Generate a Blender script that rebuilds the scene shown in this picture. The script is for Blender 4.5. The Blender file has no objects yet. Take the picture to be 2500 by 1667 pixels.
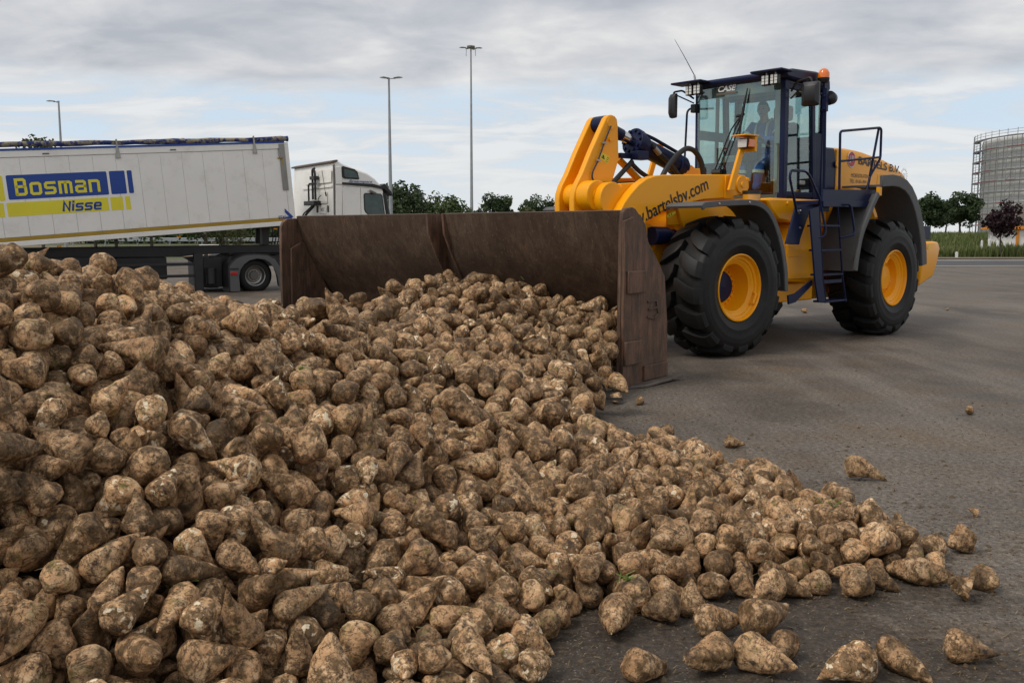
import bpy, math, random
import numpy as np
from mathutils import Vector, Matrix, Quaternion, Euler

R_ = math.radians
scene = bpy.context.scene
COL = scene.collection

# ------------------------------------------------------------------ camera
cam_d = bpy.data.cameras.new('camera')
cam = bpy.data.objects.new('camera', cam_d)
COL.objects.link(cam)
cam.location = (0, 0, 1.51)
cam.rotation_euler = (math.pi/2-math.atan(265.5/2270), 0, 0)
cam_d.lens = 2270/2500*36
cam_d.clip_start = .05
cam_d.clip_end = 3000
scene.camera = cam

# ------------------------------------------------------------------ sky, sun, exposure
SUN_EL, SUN_AZ = R_(50), R_(238)          # azimuth of the sun, clockwise from +Y
world = bpy.data.worlds.new('World')
scene.world = world
world.use_nodes = True
def build_world():
    nt = world.node_tree; N = nt.nodes; Lk = nt.links
    N.clear()
    def nd(t, **kw):
        n = N.new(t)
        for k, v in kw.items(): setattr(n, k, v)
        return n
    def mth(op, a, b=None, clamp=False):
        n = nd('ShaderNodeMath', operation=op); n.use_clamp = clamp
        for i, s in enumerate((a, b)):
            if s is None: continue
            if isinstance(s, (int, float)): n.inputs[i].default_value = s
            else: Lk.new(s, n.inputs[i])
        return n.outputs[0]
    def ramp(fac, stops):
        n = nd('ShaderNodeValToRGB'); Lk.new(fac, n.inputs[0]); e = n.color_ramp.elements
        while len(e) < len(stops): e.new(.5)
        for el, (p, c) in zip(e, stops): el.position = p; el.color = (*c, 1) if len(c) == 3 else c
        return n.outputs[0]
    def mix(f, a, b):
        n = nd('ShaderNodeMix', data_type='RGBA'); 
        if isinstance(f, float): n.inputs[0].default_value = f
        else: Lk.new(f, n.inputs[0])
        for i, s in ((6, a), (7, b)):
            if isinstance(s, tuple): n.inputs[i].default_value = (*s, 1)
            else: Lk.new(s, n.inputs[i])
        return n.outputs[2]
    sky = nd('ShaderNodeTexSky', sky_type='NISHITA'); sky.sun_disc = False
    sky.sun_elevation = SUN_EL; sky.sun_rotation = SUN_AZ; sky.air_density = 1.0; sky.dust_density = 2.0
    tc = nd('ShaderNodeTexCoord'); sx = nd('ShaderNodeSeparateXYZ'); Lk.new(tc.outputs['Generated'], sx.inputs[0])
    zc = mth('MAXIMUM', sx.outputs[2], 0.0)
    den = mth('ADD', zc, .045)
    u = mth('DIVIDE', sx.outputs[0], den); v = mth('DIVIDE', sx.outputs[1], den)
    cb = nd('ShaderNodeCombineXYZ'); Lk.new(u, cb.inputs[0]); Lk.new(v, cb.inputs[1])
    def noise(scale, det, rough, off, sc=(1, 1, 1), rot=0., dist=0.):
        mp = nd('ShaderNodeMapping'); mp.inputs['Location'].default_value = off; mp.inputs['Scale'].default_value = sc; mp.inputs['Rotation'].default_value = (0, 0, rot)
        Lk.new(cb.outputs[0], mp.inputs[0])
        n = nd('ShaderNodeTexNoise'); n.inputs['Scale'].default_value = scale; n.inputs['Detail'].default_value = det
        n.inputs['Roughness'].default_value = rough; n.inputs['Distortion'].default_value = dist
        Lk.new(mp.outputs[0], n.inputs['Vector']); return n.outputs[0]
    # a high deck of stratocumulus overhead that ends some way off, thin broken cloud beyond it
    den2 = mth('ADD', zc, .16)
    cb2 = nd('ShaderNodeCombineXYZ'); Lk.new(mth('DIVIDE', sx.outputs[0], den2), cb2.inputs[0]); Lk.new(mth('DIVIDE', sx.outputs[1], den2), cb2.inputs[1])
    def noise2(scale, det, rough, off, sc=(1, 1, 1), rot=0., dist=0.):
        mp = nd('ShaderNodeMapping'); mp.inputs['Location'].default_value = off; mp.inputs['Scale'].default_value = sc; mp.inputs['Rotation'].default_value = (0, 0, rot)
        Lk.new(cb2.outputs[0], mp.inputs[0]); n = nd('ShaderNodeTexNoise'); n.inputs['Scale'].default_value = scale; n.inputs['Detail'].default_value = det
        n.inputs['Roughness'].default_value = rough; n.inputs['Distortion'].default_value = dist; Lk.new(mp.outputs[0], n.inputs['Vector']); return n.outputs[0]
    n1 = noise2(2.7, 6, .55, (3.1, 1.7, 0), sc=(.95, 1.1, 1), rot=.25, dist=.25)
    n1b = noise2(.9, 3, .5, (8.1, 3.7, 0))
    n1 = mth('ADD', mth('MULTIPLY', n1, .68), mth('MULTIPLY', n1b, .32))
    n2 = noise(.32, 4, .5, (0.4, 5.2, 0))
    n3 = noise2(2.2, 7, .60, (7.3, 2.2, 0), sc=(.75, 1.35, 1), rot=.12, dist=.5)
    dist = mth('SQRT', mth('ADD', mth('MULTIPLY', u, u), mth('MULTIPLY', v, v)))
    edge = mth('ADD', dist, mth('MULTIPLY', mth('SUBTRACT', n2, .5), 2.2))
    deck = ramp(mth('DIVIDE', edge, 10.0), [(.465, (1, 1, 1)), (.545, (0, 0, 0))])
    deckcol = ramp(n1, [(.36, (.46, .485, .53)), (.45, (.555, .57, .605)), (.54, (.66, .665, .68)), (.63, (.80, .79, .775))])
    far = ramp(n3, [(.36, (.60, .645, .69)), (.47, (.68, .70, .725)), (.60, (.80, .81, .82))])
    cov = ramp(n3, [(.40, (.10, .10, .10)), (.54, (.95, .95, .95))])
    low = mix(cov, (.60, .735, .87), far)
    hz = ramp(zc, [(0.0, (1, 1, 1)), (.04, (.6, .6, .6)), (.11, (0, 0, 0))])
    low = mix(hz, low, (.78, .80, .805))
    cl = mix(deck, low, deckcol)
    # cloud radiance is scaled up to the units of the physical sky, then both come down by the background strength
    sc10 = nd('ShaderNodeMix', data_type='RGBA', blend_type='MULTIPLY'); sc10.inputs[0].default_value = 1.0
    Lk.new(cl, sc10.inputs[6]); sc10.inputs[7].default_value = (8.4, 8.4, 8.4, 1)
    tot = mix(.94, sky.outputs[0], sc10.outputs[2])
    bg = nd('ShaderNodeBackground'); Lk.new(tot, bg.inputs[0]); bg.inputs[1].default_value = .1
    o = nd('ShaderNodeOutputWorld'); Lk.new(bg.outputs[0], o.inputs[0])
build_world()

sun_d = bpy.data.lights.new('sun', 'SUN')
sun_d.energy = 1.5
sun_d.angle = R_(20)
sun_d.color = (1.0, .95, .88)
sun = bpy.data.objects.new('sun', sun_d)
COL.objects.link(sun)
sd = Vector((math.sin(SUN_AZ)*math.cos(SUN_EL), math.cos(SUN_AZ)*math.cos(SUN_EL), math.sin(SUN_EL)))
sun.rotation_euler = sd.to_track_quat('Z', 'Y').to_euler()
sun.location = (0, -20, 30)

scene.view_settings.view_transform = 'Standard'
scene.view_settings.look = 'None'
scene.view_settings.gamma = 1
scene.view_settings.exposure = .30
scene.view_settings.use_curve_mapping = False
scene.render.engine = 'CYCLES'
scene.cycles.max_bounces = 8
scene.cycles.transparent_max_bounces = 16

# ------------------------------------------------------------------ materials
def newmat(name):
    m = bpy.data.materials.new(name); m.use_nodes = True
    nt = m.node_tree; return m, nt, nt.nodes['Principled BSDF']
class G:
    """small helper round a node tree"""
    def __init__(s, nt): s.nt = nt; s.N = nt.nodes; s.L = nt.links; s._tc = None
    def nd(s, t, **kw):
        n = s.N.new(t)
        for k, v in kw.items(): setattr(n, k, v)
        return n
    def obj(s):
        if not s._tc: s._tc = s.nd('ShaderNodeTexCoord')
        return s._tc.outputs['Object']
    def put(s, sock, v):
        if v is None: return
        if isinstance(v, (int, float)): sock.default_value = v
        elif isinstance(v, tuple): sock.default_value = (*v, 1) if len(v) == 3 and sock.type == 'RGBA' else v
        else: s.L.new(v, sock)
    def mapping(s, vec, sc=(1, 1, 1), loc=(0, 0, 0), rot=(0, 0, 0)):
        n = s.nd('ShaderNodeMapping'); s.L.new(vec, n.inputs[0]); n.inputs['Scale'].default_value = sc
        s.put(n.inputs['Location'], loc); n.inputs['Rotation'].default_value = rot
        return n.outputs[0]
    def noise(s, scale, det=3, rough=.55, vec=None, dist=0., col=False):
        n = s.nd('ShaderNodeTexNoise'); s.L.new(vec if vec is not None else s.obj(), n.inputs['Vector'])
        n.inputs['Scale'].default_value = scale; n.inputs['Detail'].default_value = det; n.inputs['Roughness'].default_value = rough; n.inputs['Distortion'].default_value = dist
        return n.outputs[1 if col else 0]
    def voro(s, scale, vec=None, feat='F1', out=0):
        n = s.nd('ShaderNodeTexVoronoi', feature=feat); s.L.new(vec if vec is not None else s.obj(), n.inputs['Vector']); n.inputs['Scale'].default_value = scale
        return n.outputs[out]
    def ramp(s, f, *stops):
        n = s.nd('ShaderNodeValToRGB'); s.L.new(f, n.inputs[0]); e = n.color_ramp.elements
        while len(e) < len(stops): e.new(.5)
        for el, (p, c) in zip(e, stops):
            el.position = p
            el.color = (c, c, c, 1) if isinstance(c, (int, float)) else (*c, 1)
        return n.outputs[0]
    def mix(s, f, a, b, mode='MIX'):
        n = s.nd('ShaderNodeMix', data_type='RGBA', blend_type=mode)
        s.put(n.inputs[0], f); s.put(n.inputs[6], a); s.put(n.inputs[7], b)
        return n.outputs[2]
    def math(s, op, a, b=None, clamp=False):
        n = s.nd('ShaderNodeMath', operation=op); n.use_clamp = clamp
        s.put(n.inputs[0], a); s.put(n.inputs[1], b); return n.outputs[0]
    def bump(s, h, strength=.3, dist=.01, nrm=None):
        n = s.nd('ShaderNodeBump'); s.L.new(h, n.inputs['Height']); n.inputs['Strength'].default_value = strength; n.inputs['Distance'].default_value = dist
        if nrm is not None: s.L.new(nrm, n.inputs['Normal'])
        return n.outputs[0]

def paint(name, col, rough=.4, metal=0., var=.12, vs=1.5, dirt=0., dcol=(.09, .07, .05), bump=0., bs=60, coat=0., spec=.5):
    m, nt, p = newmat(name); g = G(nt)
    n = g.noise(vs, 4, .6)
    lo = tuple(c*(1-var) for c in col); hi = tuple(min(1, c*(1+var*.6)) for c in col)
    c = g.ramp(n, (.3, lo), (.7, hi))
    if dirt:
        d = g.ramp(g.noise(vs*3.1, 7, .7), (.52 if dirt < 1 else .46, 0.), (.72 if dirt < 1 else .52, dirt))
        c = g.mix(d, c, dcol)
        g.put(p.inputs['Roughness'], g.math('ADD', rough, g.math('MULTIPLY', d, .35), True))
    else: p.inputs['Roughness'].default_value = rough
    g.put(p.inputs['Base Color'], c)
    p.inputs['Metallic'].default_value = metal
    p.inputs['Specular IOR Level'].default_value = spec
    if coat: p.inputs['Coat Weight'].default_value = coat; p.inputs['Coat Roughness'].default_value = .12
    if bump: g.put(p.inputs['Normal'], g.bump(g.noise(bs, 4, .6), bump, .004))
    return m

M = {}
M['yellow'] = paint('yellow_paint', (.93, .385, .003), .36, var=.05, vs=.8, dirt=.05, dcol=(.4, .2, .04), coat=.08, spec=.35)
M['navy'] = paint('navy_paint', (.008, .0135, .048), .36, var=.2, vs=1.2, dirt=.05, dcol=(.03, .028, .03), spec=.2)
M['navymatte'] = paint('navy_panel', (.008, .012, .035), .7, var=.2, spec=.2)
M['black'] = paint('black_plastic', (.012, .012, .013), .45, var=.25, vs=3)
M['hose'] = paint('rubber_hose', (.014, .014, .014), .5, var=.3, vs=8)
M['fender'] = paint('grey_plastic', (.098, .098, .099), .62, var=.14, vs=1.2, dirt=.25, dcol=(.07, .06, .05), bump=.15, bs=220)
M['chrome'] = paint('chrome_rod', (.62, .61, .58), .12, 1., var=.05)
M['steel'] = paint('bare_steel', (.36, .35, .33), .38, .9, var=.2, vs=6)
M['galv'] = paint('galvanised_steel', (.33, .345, .36), .5, .35, var=.15, vs=2)
M['white'] = paint('white_lacquer', (.84, .815, .765), .38, var=.06, vs=.7, dirt=.22, dcol=(.32, .28, .22))
M['cabwhite'] = paint('cab_lacquer', (.84, .815, .76), .32, var=.05, vs=1.0, dirt=.22, dcol=(.45, .40, .32), coat=.3)
M['grey'] = paint('grey_trim', (.14, .13, .115), .55, var=.15)
M['darkframe'] = paint('chassis_black', (.018, .018, .02), .5, var=.3, vs=2, dirt=.4, dcol=(.06, .05, .04))
M['signblue'] = paint('sign_blue', (.003, .045, .27), .35, var=.08)
M['signyellow'] = paint('sign_yellow', (.76, .66, .03), .4, var=.06)
M['ink'] = paint('black_lettering', (.012, .012, .013), .45, var=.1)
M['whiteink'] = paint('white_lettering', (.7, .7, .7), .45, var=.1)
M['red'] = paint('sign_red', (.50, .025, .03), .4, var=.1)
M['stripe'] = paint('ochre_reflector', (.40, .25, .02), .45, var=.12, vs=3)
M['tarp'] = paint('rolled_tarpaulin', (.29, .24, .165), .7, var=.4, vs=2.2, dirt=1., dcol=(.022, .035, .13), bump=.6, bs=14)
M['seat'] = paint('seat_fabric', (.035, .035, .037), .85, var=.3, vs=6)
M['interior'] = paint('cab_trim', (.28, .285, .27), .7, var=.15)
M['skin'] = paint('skin', (.62, .36, .26), .5, var=.12, vs=8)
M['hair'] = paint('dark_hair', (.03, .02, .015), .7, var=.3, vs=30)
M['overall'] = paint('blue_overall', (.085, .18, .56), .85, var=.25, vs=5, bump=.4, bs=18)
M['reflect'] = paint('reflective_tape', (.80, .80, .74), .4, var=.15)
M['concrete'] = paint('concrete', (.30, .29, .27), .85, var=.2, vs=.6, dirt=.4, dcol=(.2, .17, .13))
M['scaff'] = paint('scaffold_tube', (.26, .27, .275), .5, .3, var=.25)
M['plank'] = paint('scaffold_plank', (.17, .16, .145), .8, var=.3, vs=.6)
M['toeboard'] = paint('red_toe_board', (.26, .06, .055), .7, var=.3, vs=.3)
M['tankwall'] = paint('tank_wall', (.80, .79, .76), .6, var=.1, vs=.12)
M['roof'] = paint('brown_roof_sheet', (.13, .10, .08), .7, var=.2)
M['orange'] = paint('orange_paint', (.70, .25, .02), .45, var=.12)
M['bark'] = paint('bark', (.075, .06, .045), .9, var=.35, vs=4, bump=.6, bs=25)

def lens(name, col, rough=.12, trans=.0):
    m, nt, p = newmat(name); p.inputs['Base Color'].default_value = (*col, 1); p.inputs['Roughness'].default_value = rough
    p.inputs['Coat Weight'].default_value = 1; p.inputs['Transmission Weight'].default_value = trans
    g = G(nt); g.put(p.inputs['Normal'], g.bump(g.voro(70), .5, .003)); return m
M['amber'] = lens('amber_lens', (.80, .17, .005)); M['redlens'] = lens('red_lens', (.42, .012, .012)); M['clear'] = lens('clear_lens', (.62, .62, .58), .08)
M['amberlamp'] = lens('amber_side_lamp', (.7, .30, .02))

def glass(name, tint, gloss=.05, rough=.0):
    m = bpy.data.materials.new(name); m.use_nodes = True; nt = m.node_tree; N = nt.nodes; N.clear(); g = G(nt)
    o = g.nd('ShaderNodeOutputMaterial'); tr = g.nd('ShaderNodeBsdfTransparent'); tr.inputs[0].default_value = (*tint, 1)
    gl = g.nd('ShaderNodeBsdfGlossy'); gl.inputs['Roughness'].default_value = rough; gl.inputs[0].default_value = (.9, .95, .95, 1)
    fr = g.nd('ShaderNodeFresnel'); ge = g.nd('ShaderNodeNewGeometry'); g.L.new(g.math('SUBTRACT', 1.5, g.math('MULTIPLY', ge.outputs['Backfacing'], .8333)), fr.inputs[0])
    mx = g.nd('ShaderNodeMixShader'); g.L.new(g.math('ADD', g.math('MULTIPLY', fr.outputs[0], 1.0), gloss, True), mx.inputs[0])
    g.L.new(tr.outputs[0], mx.inputs[1]); g.L.new(gl.outputs[0], mx.inputs[2]); g.L.new(mx.outputs[0], o.inputs[0]); return m
M['glass'] = glass('tinted_cab_glass', (.74, .83, .81), .05)
M['glassdark'] = paint('painted_reflection_glass', (.022, .055, .047), .06, var=.5, vs=5, spec=.6)  # opaque truck panes, green reflection painted into the base colour
M['mirror'] = paint('mirror_glass', (.5, .5, .5), .05, 1., var=.02)

def m_tyre():
    m, nt, p = newmat('tyre_rubber'); g = G(nt)
    n = g.noise(3.5, 6, .68); c = g.ramp(n, (.35, (.0065, .0062, .006)), (.58, (.012, .0115, .011)), (.80, (.045, .038, .031)))
    g.put(p.inputs['Base Color'], c); p.inputs['Roughness'].default_value = .55; p.inputs['Specular IOR Level'].default_value = .32
    g.put(p.inputs['Normal'], g.bump(g.noise(45, 5, .6), .35, .004)); return m
M['tyre'] = m_tyre()
def m_rust():
    m, nt, p = newmat('worn_bucket_steel'); g = G(nt)
    o = g.obj()
    big = g.noise(2.2, 6, .66)
    streak = g.noise(16, 5, .7, vec=g.mapping(o, (1, 1, .16), rot=(.5, .2, 0)), dist=.6)
    c = g.ramp(big, (.28, (.075, .043, .029)), (.46, (.132, .077, .051)), (.62, (.20, .108, .070)), (.80, (.27, .12, .07)))
    c = g.mix(g.ramp(streak, (.40, .75), (.60, 0.)), c, (.058, .036, .026))
    spot = g.noise(7, 8, .75)
    c = g.mix(g.ramp(spot, (.60, 0.), (.72, .75)), c, (.20, .085, .045))
    scr = g.noise(26, 4, .6, vec=g.mapping(o, (2.2, 2.2, .10), rot=(.35, .35, .3)), dist=.2)
    c = g.mix(g.ramp(scr, (.60, 0.), (.70, .55)), c, (.21, .145, .10))
    fleck = g.noise(60, 3, .6)
    c = g.mix(g.ramp(fleck, (.66, 0.), (.74, .5)), c, (.22, .17, .12))
    g.put(p.inputs['Base Color'], c); p.inputs['Metallic'].default_value = .0; p.inputs['Specular IOR Level'].default_value = .22
    g.put(p.inputs['Roughness'], g.ramp(streak, (.3, .42), (.7, .70)))
    b = g.bump(g.noise(28, 7, .7), .45, .006); g.put(p.inputs['Normal'], g.bump(streak, .25, .006, b)); return m
M['rust'] = m_rust()
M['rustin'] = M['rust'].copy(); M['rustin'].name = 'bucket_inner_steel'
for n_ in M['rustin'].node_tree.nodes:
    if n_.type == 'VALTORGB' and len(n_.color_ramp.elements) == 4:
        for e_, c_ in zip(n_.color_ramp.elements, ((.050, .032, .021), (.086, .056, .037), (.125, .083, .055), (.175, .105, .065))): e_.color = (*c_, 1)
M['edge'] = paint('scoured_edge_steel', (.17, .14, .115), .5, .3, var=.35, vs=7, dirt=.7, dcol=(.06, .04, .03), bump=.4, bs=25)

def m_beet(name, joined):
    m, nt, p = newmat(name); g = G(nt)
    if joined:
        a = g.nd('ShaderNodeAttribute', attribute_name='lco'); vec = a.outputs['Vector']
        a2 = g.nd('ShaderNodeAttribute', attribute_name='rnd'); rnd = a2.outputs['Fac']
    else:
        a = g.nd('ShaderNodeAttribute', attribute_name='lco'); vec0 = a.outputs['Vector']
        oi = g.nd('ShaderNodeObjectInfo'); rnd = oi.outputs['Random']
        cb = g.nd('ShaderNodeCombineXYZ')
        for i, k in enumerate((17., 31., 47.)): g.L.new(g.math('MULTIPLY', rnd, k), cb.inputs[i])
        va = g.nd('ShaderNodeVectorMath', operation='ADD'); g.L.new(vec0, va.inputs[0]); g.L.new(cb.outputs[0], va.inputs[1]); vec = va.outputs[0]
    big = g.noise(11, 4, .6, vec, .4)
    mid = g.noise(25, 9, .68, vec, .15)
    pit = g.noise(75, 4, .65, vec)
    fin = g.noise(170, 4, .7, vec)
    r2 = g.math('FRACT', g.math('MULTIPLY', rnd, 13.7)); r3 = g.math('FRACT', g.math('MULTIPLY', rnd, 29.3))
    # pale skin showing in patches through a film of dried soil
    skin_ = g.ramp(big, (.30, (.37, .198, .090)), (.50, (.57, .342, .174)), (.70, (.75, .52, .305)))
    film = g.mix(g.noise(14, 4, .6, vec), (.080, .045, .019), (.225, .135, .060))
    sh = g.math('ADD', g.math('MULTIPLY', mid, .80), g.math('MULTIPLY', pit, .20))
    sh = g.math('SUBTRACT', sh, g.math('MULTIPLY', g.math('SUBTRACT', r3, .5), -.10))
    c = g.mix(g.ramp(sh, (.435, 0.), (.485, .38), (.555, 1.)), film, skin_)
    c = g.mix(g.ramp(pit, (.33, .75), (.43, 0.)), c, (.055, .031, .016))
    # creases and root scars as thin dark lines
    cr_ = g.math('ABSOLUTE', g.math('SUBTRACT', g.noise(15, 4, .6, vec=g.mapping(vec, (1.7, .8, .8)), dist=.5), .5))
    c = g.mix(g.ramp(cr_, (.0, .8), (.020, 0.)), c, (.050, .029, .016))
    # caked soil, more on some beets than on others
    soil = g.mix(g.noise(26, 3, .6, vec), (.030, .020, .012), (.092, .062, .034))
    thr = g.math('ADD', g.math('MULTIPLY', rnd, .13), .475)
    sm = g.math('MULTIPLY', g.math('SUBTRACT', g.math('ADD', g.math('MULTIPLY', g.noise(9, 5, .62, vec, .6), .7), g.math('MULTIPLY', mid, .3)), thr), 9., True)
    c = g.mix(g.math('MULTIPLY', sm, .85), c, soil)
    # bruised dark blotches
    br = g.math('MULTIPLY', g.ramp(g.noise(19, 4, .6, vec, .5), (.57, 0.), (.68, 1.)), g.ramp(r2, (.2, .2), (.55, .85)))
    c = g.mix(br, c, (.028, .017, .014))
    # pale scuffs where the skin is gone
    sc_ = g.math('MULTIPLY', g.ramp(g.noise(28, 3, .5, vec, .3), (.60, 0.), (.64, 1.)), g.ramp(r2, (.74, .0), (.86, .95)))
    c = g.mix(sc_, c, (.72, .60, .42))
    # greenish tinge near some crowns
    gr = g.math('MULTIPLY', g.ramp(g.noise(17, 5, .65, vec), (.54, 0.), (.66, .6)), g.ramp(r3, (.6, 0.), (.75, 1.)))
    c = g.mix(gr, c, (.15, .135, .03))
    c = g.mix(1., c, g.ramp(r2, (0., .72), (.5, .95), (1., 1.15)), 'MULTIPLY')
    c = g.mix(.35, c, g.ramp(fin, (.3, .3), (.7, 1.7)), 'MULTIPLY')
    g.put(p.inputs['Base Color'], c); g.put(p.inputs['Roughness'], g.ramp(mid, (.3, .58), (.7, .78))); p.inputs['Specular IOR Level'].default_value = .30
    ring = g.noise(30, 4, .6, vec=g.mapping(vec, (2.6, .5, .5)), dist=.4)
    b0 = g.bump(g.ramp(cr_, (.0, 0.), (.03, 1.)), .55, .005, g.bump(ring, .30, .005)); b1 = g.bump(big, .6, .014, b0); b2 = g.bump(mid, .55, .005, b1); g.put(p.inputs['Normal'], g.bump(fin, .45, .0016, b2))
    return m
M['beet'] = m_beet('beet_skin', False); M['beetmass'] = m_beet('beet_skin_heap', True)
def m_flesh():
    m, nt, p = newmat('beet_flesh'); g = G(nt)
    c = g.ramp(g.noise(24, 5, .7), (.35, (.30, .225, .12)), (.6, (.74, .66, .48)))
    c = g.mix(g.ramp(g.noise(18, 4, .6), (.50, 0.), (.62, .85)), c, (.12, .08, .042))
    g.put(p.inputs['Base Color'], c); p.inputs['Roughness'].default_value = .5; g.put(p.inputs['Normal'], g.bump(g.noise(60, 4), .5, .004)); return m
M['flesh'] = m_flesh()

def m_asphalt():
    m, nt, p = newmat('yard_asphalt'); g = G(nt); o = g.obj()
    big = g.noise(.16, 5, .6); mid = g.noise(1.1, 6, .65, dist=.4); st = g.voro(62); st2 = g.noise(260, 2, .5)
    c = g.ramp(mid, (.32, (.070, .060, .051)), (.50, (.112, .098, .085)), (.68, (.165, .146, .128)))
    c = g.mix(g.ramp(big, (.40, 0.), (.62, .55)), c, (.185, .168, .150))
    # wet dark patches and tyre-smeared soil
    c = g.mix(g.ramp(g.noise(.55, 5, .6, vec=g.mapping(o, (1, .6, 1), (4.2, 1.1, 0))), (.52, 0.), (.66, .7)), c, (.058, .049, .041))
    soil = g.noise(.75, 7, .7, vec=g.mapping(o, (.8, 1.5, 1), (1.3, 7.7, 0), (0, 0, .5)), dist=.7)
    c = g.mix(g.ramp(soil, (.50, 0.), (.70, .75)), c, (.150, .103, .062))
    # tyre-polished lanes across the yard
    lane = g.noise(.5, 6, .62, vec=g.mapping(o, (2.2, .18, 1), (2., 5., 0), (0, 0, .95)), dist=.3)
    c = g.mix(g.ramp(lane, (.52, 0.), (.66, .6)), c, (.205, .19, .17)); c = g.mix(g.ramp(lane, (.32, .55), (.46, 0.)), c, (.062, .053, .045))
    # damp, soil-smeared apron round the foot of the heap, with a ragged edge
    sp = g.nd('ShaderNodeSeparateXYZ'); g.L.new(o, sp.inputs[0])
    dx = g.math('MULTIPLY', g.math('ADD', sp.outputs[0], .6), .36); dy = g.math('MULTIPLY', g.math('SUBTRACT', sp.outputs[1], 3.4), .30)
    rad = g.math('ADD', g.math('SQRT', g.math('ADD', g.math('MULTIPLY', dx, dx), g.math('MULTIPLY', dy, dy))), g.math('MULTIPLY', g.math('SUBTRACT', g.noise(.9, 6, .65), .5), 1.1))
    c = g.mix(g.ramp(rad, (.85, .82), (1.35, 0.)), c, (.046, .036, .028))
    grit = g.noise(30, 8, .85); c = g.mix(.9, c, g.ramp(grit, (.38, .35), (.50, .92), (.62, 1.95)), 'MULTIPLY')
    stones = g.ramp(st, (.10, 1.), (.30, 0.))
    rn = g.voro(62, out=1)
    c = g.mix(g.math('MULTIPLY', stones, g.ramp(rn, (.45, 0.), (.85, .75))), c, (.38, .35, .31))
    c = g.mix(g.ramp(st2, (.35, .45), (.55, 0.)), c, (.022, .02, .018))
    crumbs = g.noise(34, 4, .7); c = g.mix(g.ramp(crumbs, (.665, 0.), (.70, .8)), c, (.145, .095, .05))
    c = g.mix(1., c, (1.05, .985, .90), 'MULTIPLY')
    g.put(p.inputs['Base Color'], c)
    g.put(p.inputs['Roughness'], g.ramp(mid, (.3, .62), (.6, .80)))
    p.inputs['Specular IOR Level'].default_value = .32
    h = g.mix(.5, stones, g.ramp(g.noise(12, 4, .6), (.2, 0.), (.8, 1.)))
    b = g.bump(h, .5, .004); g.put(p.inputs['Normal'], b); return m
M['asphalt'] = m_asphalt()
M['road'] = paint('road_asphalt', (.058, .057, .058), .75, var=.2, vs=.4, bump=.3, bs=30)
M['marking'] = paint('road_paint', (.52, .51, .48), .7, var=.2, vs=.8, dirt=.5, dcol=(.2, .18, .15))
def m_field():
    m, nt, p = newmat('field_soil_and_grass'); g = G(nt)
    c = g.ramp(g.noise(.08, 6, .65), (.36, (.055, .075, .022)), (.50, (.10, .105, .04)), (.62, (.21, .155, .095)))
    c = g.mix(g.ramp(g.noise(3, 6, .7), (.4, .0), (.7, .6)), c, (.05, .055, .02))
    g.put(p.inputs['Base Color'], c); p.inputs['Roughness'].default_value = .95; g.put(p.inputs['Normal'], g.bump(g.noise(2.5, 6, .7), .6, .1)); return m
M['field'] = m_field()
M['soil'] = paint('bare_soil', (.24, .175, .115), .95, var=.3, vs=.25, dirt=.5, dcol=(.12, .085, .055), bump=.5, bs=3)
def m_leaf(name, a, b, c3):
    m, nt, p = newmat(name); g = G(nt)
    at = g.nd('ShaderNodeAttribute', attribute_name='rnd')
    c = g.ramp(at.outputs['Fac'], (0., a), (.55, b), (1., c3)); g.put(p.inputs['Base Color'], c); p.inputs['Roughness'].default_value = .6
    p.inputs['Transmission Weight'].default_value = 0; p.inputs['Specular IOR Level'].default_value = .3
    tr = g.nd('ShaderNodeBsdfTranslucent'); g.L.new(c, tr.inputs[0]); mx = g.nd('ShaderNodeMixShader'); mx.inputs[0].default_value = .28
    out = g.N['Material Output']; g.L.new(p.outputs[0], mx.inputs[1]); g.L.new(tr.outputs[0], mx.inputs[2]); g.L.new(mx.outputs[0], out.inputs[0]); return m
M['leaf'] = m_leaf('green_leaves', (.030, .052, .017), (.055, .088, .028), (.095, .125, .042))
M['leafdark'] = m_leaf('dark_leaves', (.022, .040, .016), (.042, .068, .025), (.072, .10, .038))
M['leafyellow'] = m_leaf('olive_leaves', (.07, .085, .025), (.11, .12, .04), (.16, .16, .06))
M['leafpurple'] = m_leaf('purple_leaves', (.014, .007, .010), (.028, .012, .016), (.05, .022, .026))
M['grass'] = m_leaf('grass_blades', (.065, .10, .026), (.13, .165, .05), (.24, .22, .10))
M['straw'] = m_leaf('straw', (.10, .065, .03), (.20, .135, .06), (.32, .24, .12))
M['stalk'] = m_leaf('beet_leaf_stalk', (.13, .19, .045), (.24, .31, .09), (.40, .43, .20))
M['crumb'] = paint('soil_crumb', (.10, .068, .040), .95, var=.4, vs=40)
M['mud'] = paint('mud_under_heap', (.022, .016, .011), .95, var=.3, vs=6, bump=.6, bs=20)

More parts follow.
